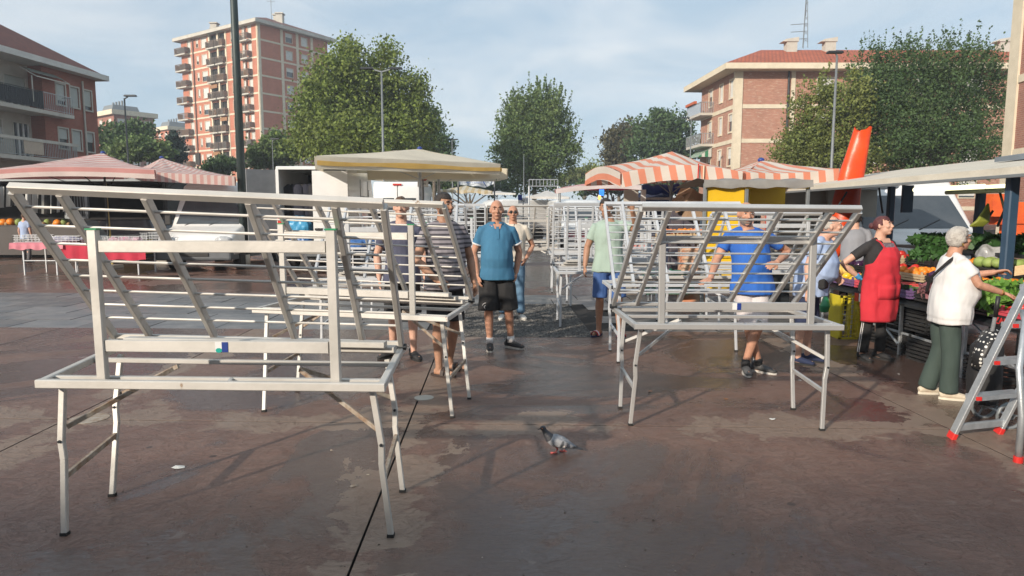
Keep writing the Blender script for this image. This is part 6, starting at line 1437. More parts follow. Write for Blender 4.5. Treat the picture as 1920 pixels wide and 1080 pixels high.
for (u0, u1, v0, v1, y) in ((-60, 30, 350, 392, 23.6), (42, 128, 352, 402, 23.8)):
    c = MB(); n = 24
    for k in range(n+1):
        t = k/n; a = W(u0+(u1-u0)*t, v0, y); b = W(u0+(u1-u0)*t, v1-(u1-u0)*.15*abs(.5-t), y); yy = .07*math.sin(k*1.9); c.v += [(a.x, y+yy, a.z), (b.x, y+yy*1.5, b.z)]; c.at += [a.x, a.x]
    c.f = [(2*k, 2*k+1, 2*k+3, 2*k+2) for k in range(n)]; c.build('curtain', BW, o, fix=False)
# ice cream / display trailer with yellow panels
a, b = W(200, 440, 21.5), W(352, 415, 24.5); o = empty('display_counter', ((a.x+b.x)/2, 22.5, 0), 'glass fronted display counter with yellow panels left of the white delivery van', 'counter')
D = (V((b.x, b.y, 0))-V((a.x, a.y, 0))).normalized(); Ln = (V((b.x, b.y, 0))-V((a.x, a.y, 0))).length; N = V((D.y, -D.x, 0)); O0 = V((a.x, a.y, 0))
MB().ob(O0, D, N, (0, Ln, -.9, 0, .12, .75)).build('lower_body', DARK, o)
YEL = pm('yellow_panel', (.62, .43, .015), (.55, .38, .01), 2, .5)
for s0, s1 in ((.02, .27), (.28, .52), (.70, .92)): MB().ob(O0, D, N, (Ln*s0, Ln*s1, .005, .03, .25, .72)).build('yellow_panel', YEL, o)
for k in range(6): MB().ob(O0, D, N, (Ln*.53, Ln*.69, .005, .03, .28+k*.07, .32+k*.07)).build('vent_slat', GALV, o)
MB().ob(O0, D, N, (0, Ln, -.95, .05, .76, .90)).build('counter_edge', GALV, o); 
gm = MB(); gm.prism([(-.9, .9), (.03, .9), (-.35, 1.35), (-.9, 1.38)], 0, Ln, Matrix(((N.x, D.x, 0, O0.x), (N.y, D.y, 0, O0.y), (0, 0, 1, 0), (0, 0, 0, 1)))); gm.build('display_glass', GLASS, o)
q = W(208, 445, 20.5); tag(MB().tube((q.x, 20.5, 0), (q.x-.07, 20.5, 2.5), .035, 8).build('yellow_pole', pm('yellow_pole', (.5, .38, .12), None, 3, .6)), 'yellow pole standing in front of the display counter', 'pole')
q = W(145, 380, 24); o2 = empty('roller_grille', (q.x, 24, 0), 'grey framed barred window unit right of the striped curtains', 'window'); f = MB(); f.box((q.x, 24, q.z), (.62, .06, .95)); f.build('panel', BLACK, o2)
for dx in (-.36, .36): MB().box((q.x+dx, 23.96, q.z), (.10, .12, 1.1)).build('frame', GREYM, o2)
for dz in (-.52, .52): MB().box((q.x, 23.96, q.z+dz), (.62, .12, .08)).build('frame', GREYM, o2)
for k in range(6): MB().beam((q.x-.25+.1*k, 23.93, q.z-.45), (q.x-.25+.1*k, 23.93, q.z+.45), .02).build('bar', GREYM, o2)
# fruit on the left truck's counter
def fruit(name, pts, r, m, lab, cat, sq=(1, 1, 1), group=None, share=None):
    me = None
    for i, p in enumerate(pts):
        if me is None:
            mb = MB(); mb.ell((0, 0, 0), (r*sq[0], r*sq[1], r*sq[2]), 12, 8); me = mb.mesh(name, m, smooth=True)
        o = bpy.data.objects.new(name, me); COL.objects.link(o); o.location = V(p); o.rotation_euler = (random.uniform(-.5, .5), random.uniform(-.5, .5), random.uniform(0, 6.28))
        s = random.uniform(.88, 1.12); o.scale = (s, s, s); tag(o, lab, cat, group or lab)
ORA = pm('orange_peel', (.80, .26, .02), (.72, .20, .015), 9, .45, rnd=.12); MELY = pm('yellow_melon', (.72, .52, .16), (.62, .42, .10), 6, .55, 0, .3, rnd=.15); TOM = pm('tomato_red', (.62, .035, .02), (.52, .02, .012), 6, .25, rnd=.12)
EGG = pm('aubergine', (.045, .012, .05), (.03, .01, .035), 6, .2); PEPY = pm('yellow_pepper', (.75, .48, .02), None, 6, .3); PEPR = pm('red_pepper', (.55, .04, .03), None, 6, .3); LIME = pm('pale_green', (.34, .42, .12), (.22, .32, .08), 8, .6, 0, .5, 20, rnd=.2); BRN = pm('potato', (.36, .24, .12), (.28, .18, .09), 8, .8, rnd=.15); PEACH = pm('peach', (.75, .30, .12), (.65, .14, .06), 10, .5, rnd=.12)
fruit('pumpkin', [(W(20, 400, 24.3).x, 24.3, 1.28), (W(6, 402, 24.4).x, 24.4, 1.26), (W(108, 402, 24.3).x, 24.3, 1.26)], .15, ORA, 'orange pumpkin on the counter of the dark truck at the far left', 'pumpkin', (1, 1, .8))
fruit('cabbage', [(W(u, 402, 24.35).x, 24.35, 1.27) for u in (34, 46, 70, 88, 120)], .13, LIME, 'round green vegetable on the counter of the dark truck at the far left', 'vegetable')
fruit('potato', [(W(u, 408, 24.2).x, 24.2+random.random()*.2, 1.21) for u in range(-8, 130, 8)], .07, BRN, 'pale brown vegetable in the front row on the dark truck counter', 'vegetable')
# ---------------------------------------------------------------- yellow stall and fruit stand, centre right
YST = pm('stall_yellow', (.74, .47, .012), (.66, .41, .01), 2, .5, 0, .1, 8); AWG = pm('grey_awning', (.25, .24, .22), (.19, .18, .17), 3, .8, 0, .6, 6)
a = W(1322, 500, 10.6); o = empty('yellow_stall', (W(1400, 400, 10.8).x, 11, 0), 'bright yellow market stall unit with a grey canvas top behind the bright blue shirt man', 'stall')
x0, x1, x2 = W(1320, 400, 10.6).x, W(1394, 400, 10.6).x, W(1512, 400, 10.6).x; zt = W(1350, 350, 10.6).z
MB().box(((x0+x1)/2, 10.62, zt/2+.22), (x1-x0, .05, zt-.42)).build('side_panel', YST, o)
MB().box(((x1+x2)/2+.05, 11.6, zt-.17), (x2-x1, .05, .42)).build('back_panel', YST, o)
MB().hexa([V((x1+.04, 10.7, zt-.40)), V((x1+.06, 10.7, zt-.40)), V((x1+.42, 11.55, zt-.38)), V((x1+.40, 11.55, zt-.38)), V((x1+.04, 10.7, zt)), V((x1+.06, 10.7, zt)), V((x1+.42, 11.55, zt)), V((x1+.40, 11.55, zt))]).build('side_panel', YST, o)
for x in (x0, x1+.03, x2): MB().beam((x, 10.58, 0), (x, 10.58, zt+.05), .05).build('post', GREYM, o)
c = MB(); n = 12
for j, (yy, zz) in enumerate(((10.5, zt-.02), (10.5, zt+.09), (10.9, zt+.13), (12.4, zt+.05))):
    for k in range(n+1): c.v.append((x0-.04+(x2-x0+.08)*k/n, yy+(.02*math.sin(k*2) if j == 0 else 0), zz+.015*math.sin(k*1.7+j)))
c.f = [(j*(n+1)+k, j*(n+1)+k+1, (j+1)*(n+1)+k+1, (j+1)*(n+1)+k) for j in range(3) for k in range(n)]; c.build('canvas_top', AWG, o, smooth=True, fix=False)
MB().ob(V((x1, 10.6, 0)), V((1, 0, 0)), V((0, -1, 0)), (0, x2-x1, .0, .06, zt-.03, zt+.02)).build('front_beam', YST, o)
MB().box(((x1+x2)/2, 11.3, .92), (x2-x1, .9, .06)).build('counter', GREYM, o); MB().box(((x1+x2)/2, 11.0, .5), (x2-x1-.1, .04, .8)).build('counter_front', DARK, o)
# blue tarp stall and boxes
TARP = pm('blue_tarp', (.02, .06, .28), (.015, .04, .2), 4, .4, 0, .8, 8)
p = W(1240, 357, 15.5); o = empty('blue_stall', (p.x, 15.8, 0), 'dark stall with a rolled blue tarpaulin along its roof under the orange canopies', 'stall')
a, b = W(1205, 356, 15.5), W(1278, 355, 15.5); rl = MB(); rl.loft([a.lerp(b, k/8)+UP*.025*math.sin(k*2.1) for k in range(9)], [.11+.02*math.sin(k*3) for k in range(9)], 12, ref=UP); rl.build('tarp_roll', TARP, o, smooth=True)
MB().box(((a.x+b.x)/2, 17, 1.05), (b.x-a.x+.3, .1, 2.1)).build('back_wall', pm('navy_wall', (.02, .03, .07), None, 3, .7), o)
for x in (a.x, b.x): MB().beam((x, 15.6, 0), (x, 15.6, a.z), .05).build('post', GREYM, o)
MB().box(((a.x+b.x)/2-.15, 15.4, 1.92), (1.0, .4, .05)).build('shelf', GALV, o)
p = W(1183, 365, 14.8); tag(MB().box((p.x, 14.8, 1.05), (.30, .10, 2.1)).build('upright_board', CONC), 'pale upright board beside the dark stall with the blue tarpaulin', 'board')
p = W(1196, 365, 14.8); tag(MB().box((p.x+.1, 14.7, 1.05), (.10, .06, 2.1)).build('white_post', WHITEP), 'white post between the pale board and the blue tarpaulin stall', 'post')
CARD = pm('cardboard', (.36, .25, .16), (.30, .20, .13), 5, .9)
for i, (u, v, s, r_, lab) in enumerate(((1292, 373, .34, .5, 'open cardboard box tilted on top of the stack beside the yellow stall'), (1276, 382, .24, -.4, 'smaller grey cardboard box left of the tilted one'), (1300, 392, .36, .1, 'upright cardboard box beneath the tilted one'))):
    p = W(u, v, 13.4); b_ = MB(); M = Matrix.Translation(p) @ Matrix.Rotation(r_, 4, 'Y') @ Matrix.Rotation(r_, 4, 'Z'); h = s/2; t = .012
    for c_, d in (((0, 0, -h), (s, s, t)), ((h, 0, 0), (t, s, s)), ((-h, 0, 0), (t, s, s)), ((0, h, 0), (s, t, s)), ((0, -h, 0), (s, t, s)), ((h+.06, 0, h+.03), (.16, s*.96, t))): b_.box(c_, d)
    o = xf(b_, M).build('cardboard_box', CARD, None, fix=False); tag(o, lab, 'box')
for i in range(4):
    p = W(1268+i*11, 400, 13.6); o = MB().box((p.x, 13.6+.1*(i % 2), .9), (.22, .3, 1.8-.1*(i % 2))).build('stacked_goods', (pm('dark_goods', (.05, .05, .08), (.12, .1, .1), 8, .8), CARD)[i % 2]); tag(o, 'narrow stack of goods under the cardboard boxes, number counted from the blue stall', 'goods', 'stacks of goods under the cardboard boxes'); o['label'] = ('leftmost', 'second', 'third', 'rightmost')[i]+' narrow stack of goods below the cardboard boxes'
# ---- crates
def crate(label, c, size, m, rz=0, group=None, name='crate', slats=3, cat='crate'):
    L_, W_, H_ = size; root = empty(name, c, label, cat, group); M = Matrix.Translation(V(c)) @ Matrix.Rotation(rz, 4, 'Z'); t = .012
    xf(MB().box((0, 0, .01), (L_, W_, .02)), M).build('base', m, root)
    for (ax, sg) in (('x', 1), ('x', -1), ('y', 1), ('y', -1)):
        s = MB()
        for k in range(slats):
            z = .03+(H_-.06)*(k+.5)/slats; hh = (H_-.04)/slats*.62
            if ax == 'x': s.box((sg*(L_/2-t/2), 0, z), (t, W_-2*t, hh))
            else: s.box((0, sg*(W_/2-t/2), z), (L_, t, hh))
        xf(s, M).build('side', m, root, fix=False)['kind'] = 'stuff'
    for sx in (-1, 1):
        for sy in (-1, 1): xf(MB().box((sx*(L_/2-.022), sy*(W_/2-.022), H_/2), (.02, .02, H_)), M).build('corner_post', m, root)
    return root
WOODC = pm('pale_wood_crate', (.52, .40, .25), (.44, .33, .2), 9, .8, rnd=.1); BLKC = pm('black_crate', (.015, .015, .016), (.03, .03, .03), 9, .5); PURC = pm('purple_crate', (.14, .08, .20), None, 9, .6); YELC = pm('yellow_crate', (.60, .50, .03), (.52, .42, .02), 9, .45); GRNC = pm('green_crate', (.02, .16, .09), None, 9, .5); REDC = pm('red_white_card', (.55, .03, .06), (.62, .1, .12), 3, .6)
# fruit stand behind the right rack
a = W(1235, 447, 11.6); b = W(1322, 447, 11.6)
o = empty('fruit_stand', ((a.x+b.x)/2, 12, 0), 'fruit stand with a plank top under the orange canopy, left of the yellow stall', 'stand'); MB().box(((a.x+b.x)/2, 12.1, a.z-.03), (b.x-a.x, 1.2, .05)).build('top', WOODC, o)
for x in (a.x+.1, b.x-.1):
    for yy in (11.65, 12.5): MB().beam((x, yy, 0), (x, yy, a.z-.05), .04).build('leg', ALUP, o)
MB().box((b.x-.22, 11.55, a.z*.45), (.42, .3, a.z*.86)).build('box_column', pm('printed_card', (.62, .52, .40), (.62, .22, .10), 5, .7), o)
for i in range(3):
    x = a.x+.16+i*.29; crate('shallow wooden fruit crate on the stand, %s' % ('leftmost of three', 'middle of three', 'rightmost of three')[i], (x, 11.85, a.z), (.27, .38, .10), WOODC, 0, 'fruit crates on the stand', slats=2)
    fruit('peach', [(x+dx, 11.85+dy, a.z+.10+.03*random.random()) for dx in (-.09, -.03, .03, .09) for dy in (-.14, -.05, .05, .14)], .037, PEACH if i != 1 else ORA, 'peach or orange heaped in the crates on the fruit stand', 'fruit')
for i, u in enumerate((1232, 1275)):
    p = W(u, 478, 11.3); q = crate('dark green plastic crate under the fruit stand, %s one' % ('left', 'right')[i], (p.x, 11.3, .28), (.42, .3, .42), GRNC, .1, 'green crates under the fruit stand', slats=4)
# row of tables behind, with goods (fills the view through the grids)
for (u0, u1, v, y, m, lab) in ((1196, 1252, 408, 14.2, cloth('striped_goods', (.4, .1, .1), (.5, .45, .4)), 'long table of folded goods under the red and white canopy'), (1060, 1120, 430, 21, cloth('red_goods', (.35, .05, .08), (.2, .18, .2)), 'far table of reddish goods behind the upright white grid'), (1130, 1190, 425, 19.5, cloth('mixed_goods', (.3, .28, .28), (.12, .1, .1)), 'table of mixed dark goods under the red canopy, right of the reddish one'), (640, 700, 440, 16, cloth('blue_goods', (.03, .10, .28), (.05, .15, .4)), 'table with a blue cover behind the third rack of the left row')):
    a, b = W(u0, v, y), W(u1, v, y); t = empty('goods_table', ((a.x+b.x)/2, y+.4, 0), lab, 'table'); MB().box(((a.x+b.x)/2, y+.4, .78), (b.x-a.x, .9, .05)).build('top', ALUP, t)
    for x in (a.x+.08, b.x-.08): 
        for yy in (y+.05, y+.75): MB().beam((x, yy, 0), (x, yy, .76), .035).build('leg', ALUP, t)
    g_ = remesh(MB().ell(((a.x+b.x)/2, y+.4, .86), ((b.x-a.x)*.47, .4, .16)), 'folded_goods', m, None, .04, 1, wr=.07); tag(g_, 'heap of goods on the '+lab.split(' of ')[-1].replace('table with a ', '').replace('goods ', 'goods table ')[:70], 'goods')
# ---------------------------------------------------------------- the vegetable stall on the right
NAVY = pm('navy_frame', (.022, .055, .10), (.03, .07, .12), 5, .5)
st = empty('vegetable_stall', (5.6, 8, 0), 'long vegetable stall on the right under a raised beige flap roof on navy posts', 'stall')
XO, HO, XI, HI = 5.0, 2.07, 7.6, 2.45
P = [V((XO, 4.2, HO)), V((XO, 14.3, HO)), V((XI, 13.4, HI)), V((XI, 4.2, HI))]
MB().hexa([p-UP*.075 for p in P]+P).build('flap_roof', pm('beige_flap', (.60, .56, .47), (.50, .46, .38), 2.5, .7, 0, .25, 30), st)
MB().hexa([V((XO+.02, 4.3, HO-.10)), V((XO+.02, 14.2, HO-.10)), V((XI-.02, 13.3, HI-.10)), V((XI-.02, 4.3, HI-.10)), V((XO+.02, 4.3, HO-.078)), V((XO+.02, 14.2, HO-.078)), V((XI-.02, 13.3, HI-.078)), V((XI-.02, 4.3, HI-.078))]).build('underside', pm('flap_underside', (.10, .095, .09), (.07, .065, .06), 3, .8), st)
MB().beam((XO-.01, 4.2, HO-.09), (XO-.01, 14.3, HO-.09), .03, .035).build('edge_rail', GREYM, st)
for i in range(4): 
    p = W(1415+i*11+(i > 1)*12, 364, 13.6-.5*i); MB().tube(p+UP*.05, p-UP*.03, .012).build('hook', GALV, st)
def post(u, v0, v1, y, wdt=.09, m=NAVY):
    a, b = W(u, v0, y), W(u, v1, y); MB().beam((a.x, y, a.z), (a.x, y, max(0, b.z)), wdt).build('post', m, st)
post(1672, 350, 560, 11.8, .10); post(1840, 352, 600, 9.6, .10); post(1900, 330, 620, 7.2, .10)
p = W(1701, 373, 11.2); MB().box((p.x, 11.2, p.z), (.17, .05, .44)).build('hanging_panel', NAVY, st)
for (a, b) in (((1905, 345, 8.6), (1870, 425, 8.6)), ((1872, 350, 9.5), (1893, 430, 7.3)), ((1648, 352, 11), (1655, 400, 11)), ((1588, 360, 11), (1562, 402, 11)), ((1838, 430, 9.6), (1862, 395, 9.6))):
    MB().beam(W(*a), W(*b), .025).build('strut', DARK, st)
TUBE = pm('fluorescent_tube', (.9, .9, .8), None, 5, .4, emit=((1, .95, .55), 1.6)); TUB2 = pm('unlit_tube', (.45, .55, .42), None, 5, .4)
for (a, b, m, lab) in (((1715, 356, 9.4), (1845, 349.5, 8.0), TUBE, 'lit yellow fluorescent tube under the flap roof of the vegetable stall'), ((1775, 361, 9.6), (1905, 356, 8.2), TUB2, 'pale greenish unlit tube just below the lit one'), ((1852, 351, 9.0), (1905, 348, 8.4), TUBE, 'short lit tube at the right end of the stall roof')):
    t = MB().tube(W(*a), W(*b), .03, 10).build('light_tube', m); tag(t, lab, 'light tube')
# red-orange folded canopy cover
SK_O = pm('orange_vinyl', (.80, .09, .015), (.68, .06, .01), 3, .35, 0, .5, 5, trans=.2)
pts = [(1565, 462), (1578, 420), (1587, 380), (1592, 350), (1598, 325), (1603, 300), (1609, 278), (1614, 258), (1616, 244)]
rad = [22, 24, 24, 22, 20.5, 19, 17.5, 16, 14]
y = 11.9; m_ = MB(); m_.loft([W(u, v, y) for u, v in pts], [r/FPX*y*(1+.05*math.sin(i*2)) for i, r in enumerate(rad)], 22, ref=V((0, 1, 0)), cap=False)
for q in range(len(m_.v)): 
    a = V(m_.v[q]); a += V((mnoise.noise(a*4), mnoise.noise(a*4+V((5, 5, 5))), 0))*.05; 
    if q >= len(m_.v)-22: a.z += .05*math.sin((q % 22)/22*4*math.pi)+.03*((q % 22) % 3 == 0)
    m_.v[q] = tuple(a)
o = m_.build('folded_canopy_cover', SK_O, smooth=True); s = o.modifiers.new('sub', 'SUBSURF'); s.levels = 1; s.render_levels = 2; tag(o, 'tall orange-red vinyl cover of a closed parasol leaning up past the stall roof', 'parasol cover')
a = W(1567, 462, y); MB().tube((a.x-.05, y, 0), (a.x, y, a.z+.1), .035).build('pole', GREYM, o)
o2 = remesh(MB().ell(W(1566, 458, 11.7), (.2, .15, .22)), 'orange_cloth', SK_O, None, .03, 1, wr=.05); tag(o2, 'bright orange bunched cloth at the bottom of the tall orange cover', 'cloth')
# grey awning box left of the truck, beige wall
p = W(1622, 400, 14.2); tag(MB().box((p.x, 14.9, 1.25), (1.05, .3, 2.3)).build('beige_cabinet', pm('beige_panel', (.36, .33, .28), None, 2, .8)), 'plain beige cabinet wall left of the large white truck', 'cabinet')
p = W(1560, 345, 13.6); rf = MB().box((p.x+.5, 14.6, 2.2), (2.2, 1.2, .22)); bb_ = rf.build('white_roof_box', WHITEP); bent(bb_, .08, 3); tag(bb_, 'white rounded roof edge showing behind the orange cover', 'roof')
MB().box((p.x+.5, 15.0, 1.05), (2.0, .2, 2.1)).build('wall', MATS['beige_panel'], bb_)
p = W(1800, 330, 8); tag(MB().hexa([V((6.2, 5.0, 2.26)), V((7.1, 5.0, 2.39)), V((7.1, 8.9, 2.39)), V((6.2, 8.9, 2.26)), V((6.2, 5.0, 2.32)), V((7.1, 5.0, 2.45)), V((7.1, 8.9, 2.45)), V((6.2, 8.9, 2.32))]).build('roof_panel', pm('grey_blue_roof', (.16, .19, .22), None, 3, .5)), 'grey-blue roof panel lying on top of the beige flap roof at the right', 'roof panel')
# orange machine seen right behind the truck
for (u, v, s) in ((1868, 385, .5), (1903, 400, .8), (1912, 440, .6)):
    p = W(u, v, 15.5); tag(MB().box((p.x, 15.5, p.z/1), (s, .5, .5)).build('orange_goods', pm('orange_goods', (.75, .13, .02), (.6, .08, .02), 4, .6)), 'bright orange box of goods behind the truck at the right edge, %s' % {1868: 'highest one', 1903: 'widest one', 1912: 'lowest one'}[u], 'box')
# counter tables
CT = [(3.72, .80), (5.3, 1.10)]
tb = empty('display_table', (4.5, 6.5, 0), 'sloping display table of the vegetable stall covered with produce crates', 'table')
M4 = MB().hexa([V((4.36, 5.35, .58)), V((6.0, 5.35, .97)), V((6.0, 10.3, .97)), V((4.36, 10.3, .58)), V((4.36, 5.35, .61)), V((6.0, 5.35, 1.0)), V((6.0, 10.3, 1.0)), V((4.36, 10.3, .61))]).build('top', DARK, tb)
for yy in (5.6, 6.6, 7.7, 8.8, 10.0):
    for xx in (4.44, 5.8): MB().beam((xx, yy, 0), (xx, yy, .58 if xx < 4.5 else .93), .035).build('leg', GALV, tb)
for yy in (5.6, 7.7): MB().beam((4.42, yy, .12), (4.42, yy+.9, .57), .022).build('brace', GALV, tb)
MB().beam((4.46, 5.6, .25), (4.46, 10.0, .25), .025).build('stretcher', GALV, tb)
def CP(a, y, up=0): # a in metres across the slope from the front edge
    x = 4.38+a; return V((x, y, .615+a*.238+up))
LEAFY = pm('salad_leaf', (.10, .24, .03), (.20, .36, .07), 6, .55, 0, .3, island=.3, trans=.2); LEAFD = pm('dark_leaf', (.03, .09, .02), (.05, .13, .03), 6, .55, 0, .3, island=.35, trans=.15); LEAFP = pm('radicchio_leaf', (.16, .04, .06), (.28, .16, .16), 6, .55, 0, .3, island=.3)
def greens(c, sx, sy, h, m, n, lab, cat='greens', lsz=.07, long=False):
    P_ = np.random.uniform(-1, 1, (n, 3)); P_ = P_[(P_[:, 0]**2+P_[:, 1]**2 < 1.3)]; z = np.random.uniform(0, 1, len(P_))**.6*(1-.5*(P_[:, 0]**2+P_[:, 1]**2)*.7)
    Q = np.stack([P_[:, 0]*sx/2, P_[:, 1]*sy/2, z*h], 1); me = leaf_mesh('greens', Q, lsz, m); o = bpy.data.objects.new('greens', me); COL.objects.link(o); o.location = c; tag(o, lab, cat, kind='stuff'); return o
rows = []
kinds = [
 # (col a, y, crate material, contents, label)
 (.25, 4.55, REDC, 'tomato', 'tray of red tomatoes at the near end of the stall'), (.75, 4.55, BLKC, 'greens2', 'crate of dark chard at the near end, behind the tomatoes'), (1.25, 4.55, WOODC, 'potato', 'crate of potatoes at the near back corner of the stall'),
 (.25, 5.2, BLKC, 'beans', 'crate heaped with long green beans behind the trolley handle'), (.75, 5.2, BLKC, 'pepr3', 'crate of red peppers beside the long beans'), (1.25, 5.2, WOODC, 'orange', 'crate of oranges near the back, above the red peppers'),
 (.25, 5.85, BLKC, 'radic', 'crate of purple radicchio behind the white haired woman'), (.75, 5.85, BLKC, 'mand', 'crate of bright mandarins beside the radicchio'), (1.25, 5.85, BLKC, 'orange2', 'crate of loose oranges under the held banknote'),
 (.25, 6.5, PURC, 'melonslice', 'purple tray of cut watermelon, nearer one'), (.75, 6.5, BLKC, 'aub', 'black crate of dark aubergines beside the cut watermelon'), (1.25, 6.5, BLKC, 'cabb', 'crate of pale cabbages at the back of the stall'),
 (.25, 7.15, REDC, 'melonslice2', 'red tray of cut watermelon beside the apron woman'), (.75, 7.15, WOODC, 'mand2', 'wooden crate of oranges right behind the red apron'), (1.25, 7.15, BLKC, 'carrot', 'crate of orange carrots at the back of the stall'),
 (.25, 7.8, PURC, 'pepy', 'purple crate of yellow peppers left of the apron woman'), (.75, 7.8, WOODC, 'pepr2', 'wooden crate of red peppers left of the apron woman'), (1.25, 7.8, BLKC, 'chard', 'crate of leafy chard at the far back'),
 (.25, 8.45, REDC, 'melon', 'red and white box of yellow melons at the far end of the stall'), (.75, 8.45, BLKC, 'aub2', 'black crate of round aubergines behind the yellow melons'), (1.25, 8.45, WOODC, 'pepr', 'wooden crate of red peppers at the far corner')]
for a, yy, m, k, lab in kinds:
    yy += 1.25; c = CP(a-.02, yy); crate(lab, c, (.46, .58, .12), m, 0.0, 'produce crates on the stall table', slats=2)
    grid = [(dx, dy) for dx in (-.16, -.055, .055, .16) for dy in (-.22, -.11, 0, .11, .22)]; G = lambda r, s=1: [c+V((dx+random.uniform(-.015, .015), dy+random.uniform(-.015, .015), .07+random.uniform(0, .05)*s)) for dx, dy in grid]
    w_ = lab.split(' of ')[-1] if ' of ' in lab else lab
    if k == 'tomato': fruit('tomato', G(.04), .042, TOM, 'ripe tomato in the tray at the near end of the stall', 'tomato', (1, 1, .85))
    elif k == 'potato': fruit('potato', G(.04), .045, BRN, 'potato in the crate at the near back corner', 'potato', (1.2, .9, .8))
    elif k == 'orange': fruit('orange', G(.04), .043, ORA, 'orange in the crate above the red peppers', 'orange')
    elif k == 'orange2': fruit('orange', G(.04), .046, ORA, 'loose orange in the crate under the held banknote', 'orange')
    elif k == 'mand2': fruit('orange', G(.04), .045, ORA, 'orange in the wooden crate right behind the red apron', 'orange')
    elif k == 'mand': fruit('mandarin', G(.04), .045, ORA, 'bright mandarin in the crate beside the radicchio', 'mandarin', (1, 1, .8))
    elif k == 'pepr3': fruit('red_pepper', G(.04), .045, PEPR, 'red pepper in the crate beside the long beans', 'pepper', (1.2, .9, .9))
    elif k == 'pepr2': fruit('red_pepper', G(.04)[::2], .05, PEPR, 'red pepper in the crate left of the apron woman', 'pepper', (1.2, .9, .9))
    elif k == 'aub': fruit('aubergine', G(.04)[::2], .055, EGG, 'dark aubergine beside the cut watermelon', 'aubergine', (1.5, .9, .9))
    elif k == 'aub2': fruit('aubergine', G(.04)[::2], .07, EGG, 'round aubergine at the far end of the stall', 'aubergine')
    elif k.startswith('cabb'): fruit('cabbage', [c+V((dx, dy, .12+random.random()*.03)) for dx in (-.14, 0, .14) for dy in (-.21, -.07, .07, .21)], .068, LIME, ('pale cabbage in the black crate at the back' if k == 'cabb' else 'pale cabbage in the wooden crate behind the apron'), 'cabbage', (1, 1, .85))
    elif k == 'carrot': fruit('carrot', G(.04)[::2], .035, ORA, 'carrot in the crate at the back of the stall', 'carrot', (2.4, .7, .7))
    elif k == 'pepy': fruit('yellow_pepper', G(.04)[::2], .05, PEPY, 'yellow pepper in the purple crate', 'pepper', (1.2, .9, .9))
    elif k == 'pepr': fruit('red_pepper', G(.04)[::2], .05, PEPR, 'red pepper in the crate at the far corner', 'pepper', (1.2, .9, .9))
    elif k == 'melon': fruit('melon', [c+V((dx, dy, .13+.05*((i*7) % 3)*.5)) for i, (dx, dy) in enumerate(((-.13, -.18), (-.12, .02), (-.1, .2), (.1, -.17), (.11, .03), (.12, .2), (0, -.07), (0, .12)))], .088, MELY, 'yellow melon heaped in the box at the far end', 'melon', (1.25, .95, .95))
    elif k.startswith('melonslice'):
        for i in range(3):
            p = c+V((-.02, -.18+.18*i, .13)); r = .13; sl_ = MB(); n = 12; A_ = [V((math.cos(t)*r, math.sin(t)*r*.55, 0)) for t in np.linspace(0, 2*math.pi, n, endpoint=False)]
            rz = random.uniform(-.4, .4); MM = Matrix.Rotation(rz, 3, 'Z')
            rd = MB(); rd.add([p+MM @ q+UP*.0 for q in A_]+[p-UP*.09], [tuple(range(n))]+[(i_, n, (i_+1) % n) for i_ in range(n)]); rind = rd.build('watermelon_piece', pm('rind', (.05, .16, .03), (.4, .5, .25), 6, .5), None); tag(rind, ('cut watermelon with red flesh in the nearer purple tray' if k == 'melonslice' else 'cut watermelon with red flesh in the tray beside the apron woman'), 'watermelon', 'watermelon pieces in the '+('purple' if k == 'melonslice' else 'red')+' tray')
            fl = MB(); fl.loft([p+UP*.001, p+UP*.006], [(r*.93, r*.5), (r*.90, r*.47)], 16, ref=MM @ V((0, 1, 0))); fl.build('flesh', pm('melon_flesh', (.70, .05, .06), (.62, .035, .045), 12, .35), rind)
    elif k == 'beans': greens(c+UP*.05, .62, .75, .24, LEAFY, 1500, 'heap of long bright green beans spilling over its crate', lsz=.11)
    elif k in ('salad', 'salad2'): greens(c+UP*.05, .5, .6, .20, LEAFY, 500, ('pale green salad heads beside the long beans' if k == 'salad' else 'green salad heads left of the apron woman'), lsz=.10)
    elif k == 'radic': greens(c+UP*.05, .5, .6, .18, LEAFP, 700, 'purple and white radicchio behind the white haired woman', lsz=.07)
    else: greens(c+UP*.05, .5, .6, .22, LEAFD, 600, {'greens2': 'dark chard leaves at the near end behind the tomatoes', 'parsley': 'dark parsley bunches beside the radicchio', 'chard': 'dark leafy chard in the far back crate'}[k], lsz=.08)
# back shelf with dark leafy goods, bananas, bags
sh = empty('back_shelf', (6.4, 8, 0), 'dark raised back shelf of the vegetable stall in front of the truck', 'shelf')
for (z, x) in ((1.10, 6.25), (.6, 6.4)): MB().box((x, 8.0, z), (.5, 5.4, .04)).build('board', DARK, sh)
for yy in (5.5, 7.2, 9, 10.5): MB().beam((6.4, yy, 0), (6.4, yy, 1.1), .05).build('upright', DARK, sh)
for i, (yy, m, h, lab) in enumerate(((5.1, LEAFD, .25, 'dark leafy bunches on the back shelf at the right edge'), (6.0, LEAFP, .18, 'reddish leaves on the back shelf behind the white haired woman'), (6.9, LEAFD, .35, 'tall dark green leek tops on the back shelf behind the shopper'), (7.9, LEAFD, .28, 'dark green bunches on the back shelf right of the apron woman'), (8.9, LEAFD, .25, 'dark leaves at the far end of the back shelf'))):
    greens(V((6.25, yy+1.15, 1.12)), .5, .85, h*.75, m, 420, lab, lsz=.11)
BAN = pm('green_banana', (.22, .24, .03), (.16, .2, .03), 6, .5)
p = W(1852, 390, 8.3); o = empty('banana_bunch', p, 'hanging bunch of green-yellow bananas under the stall roof', 'bananas')
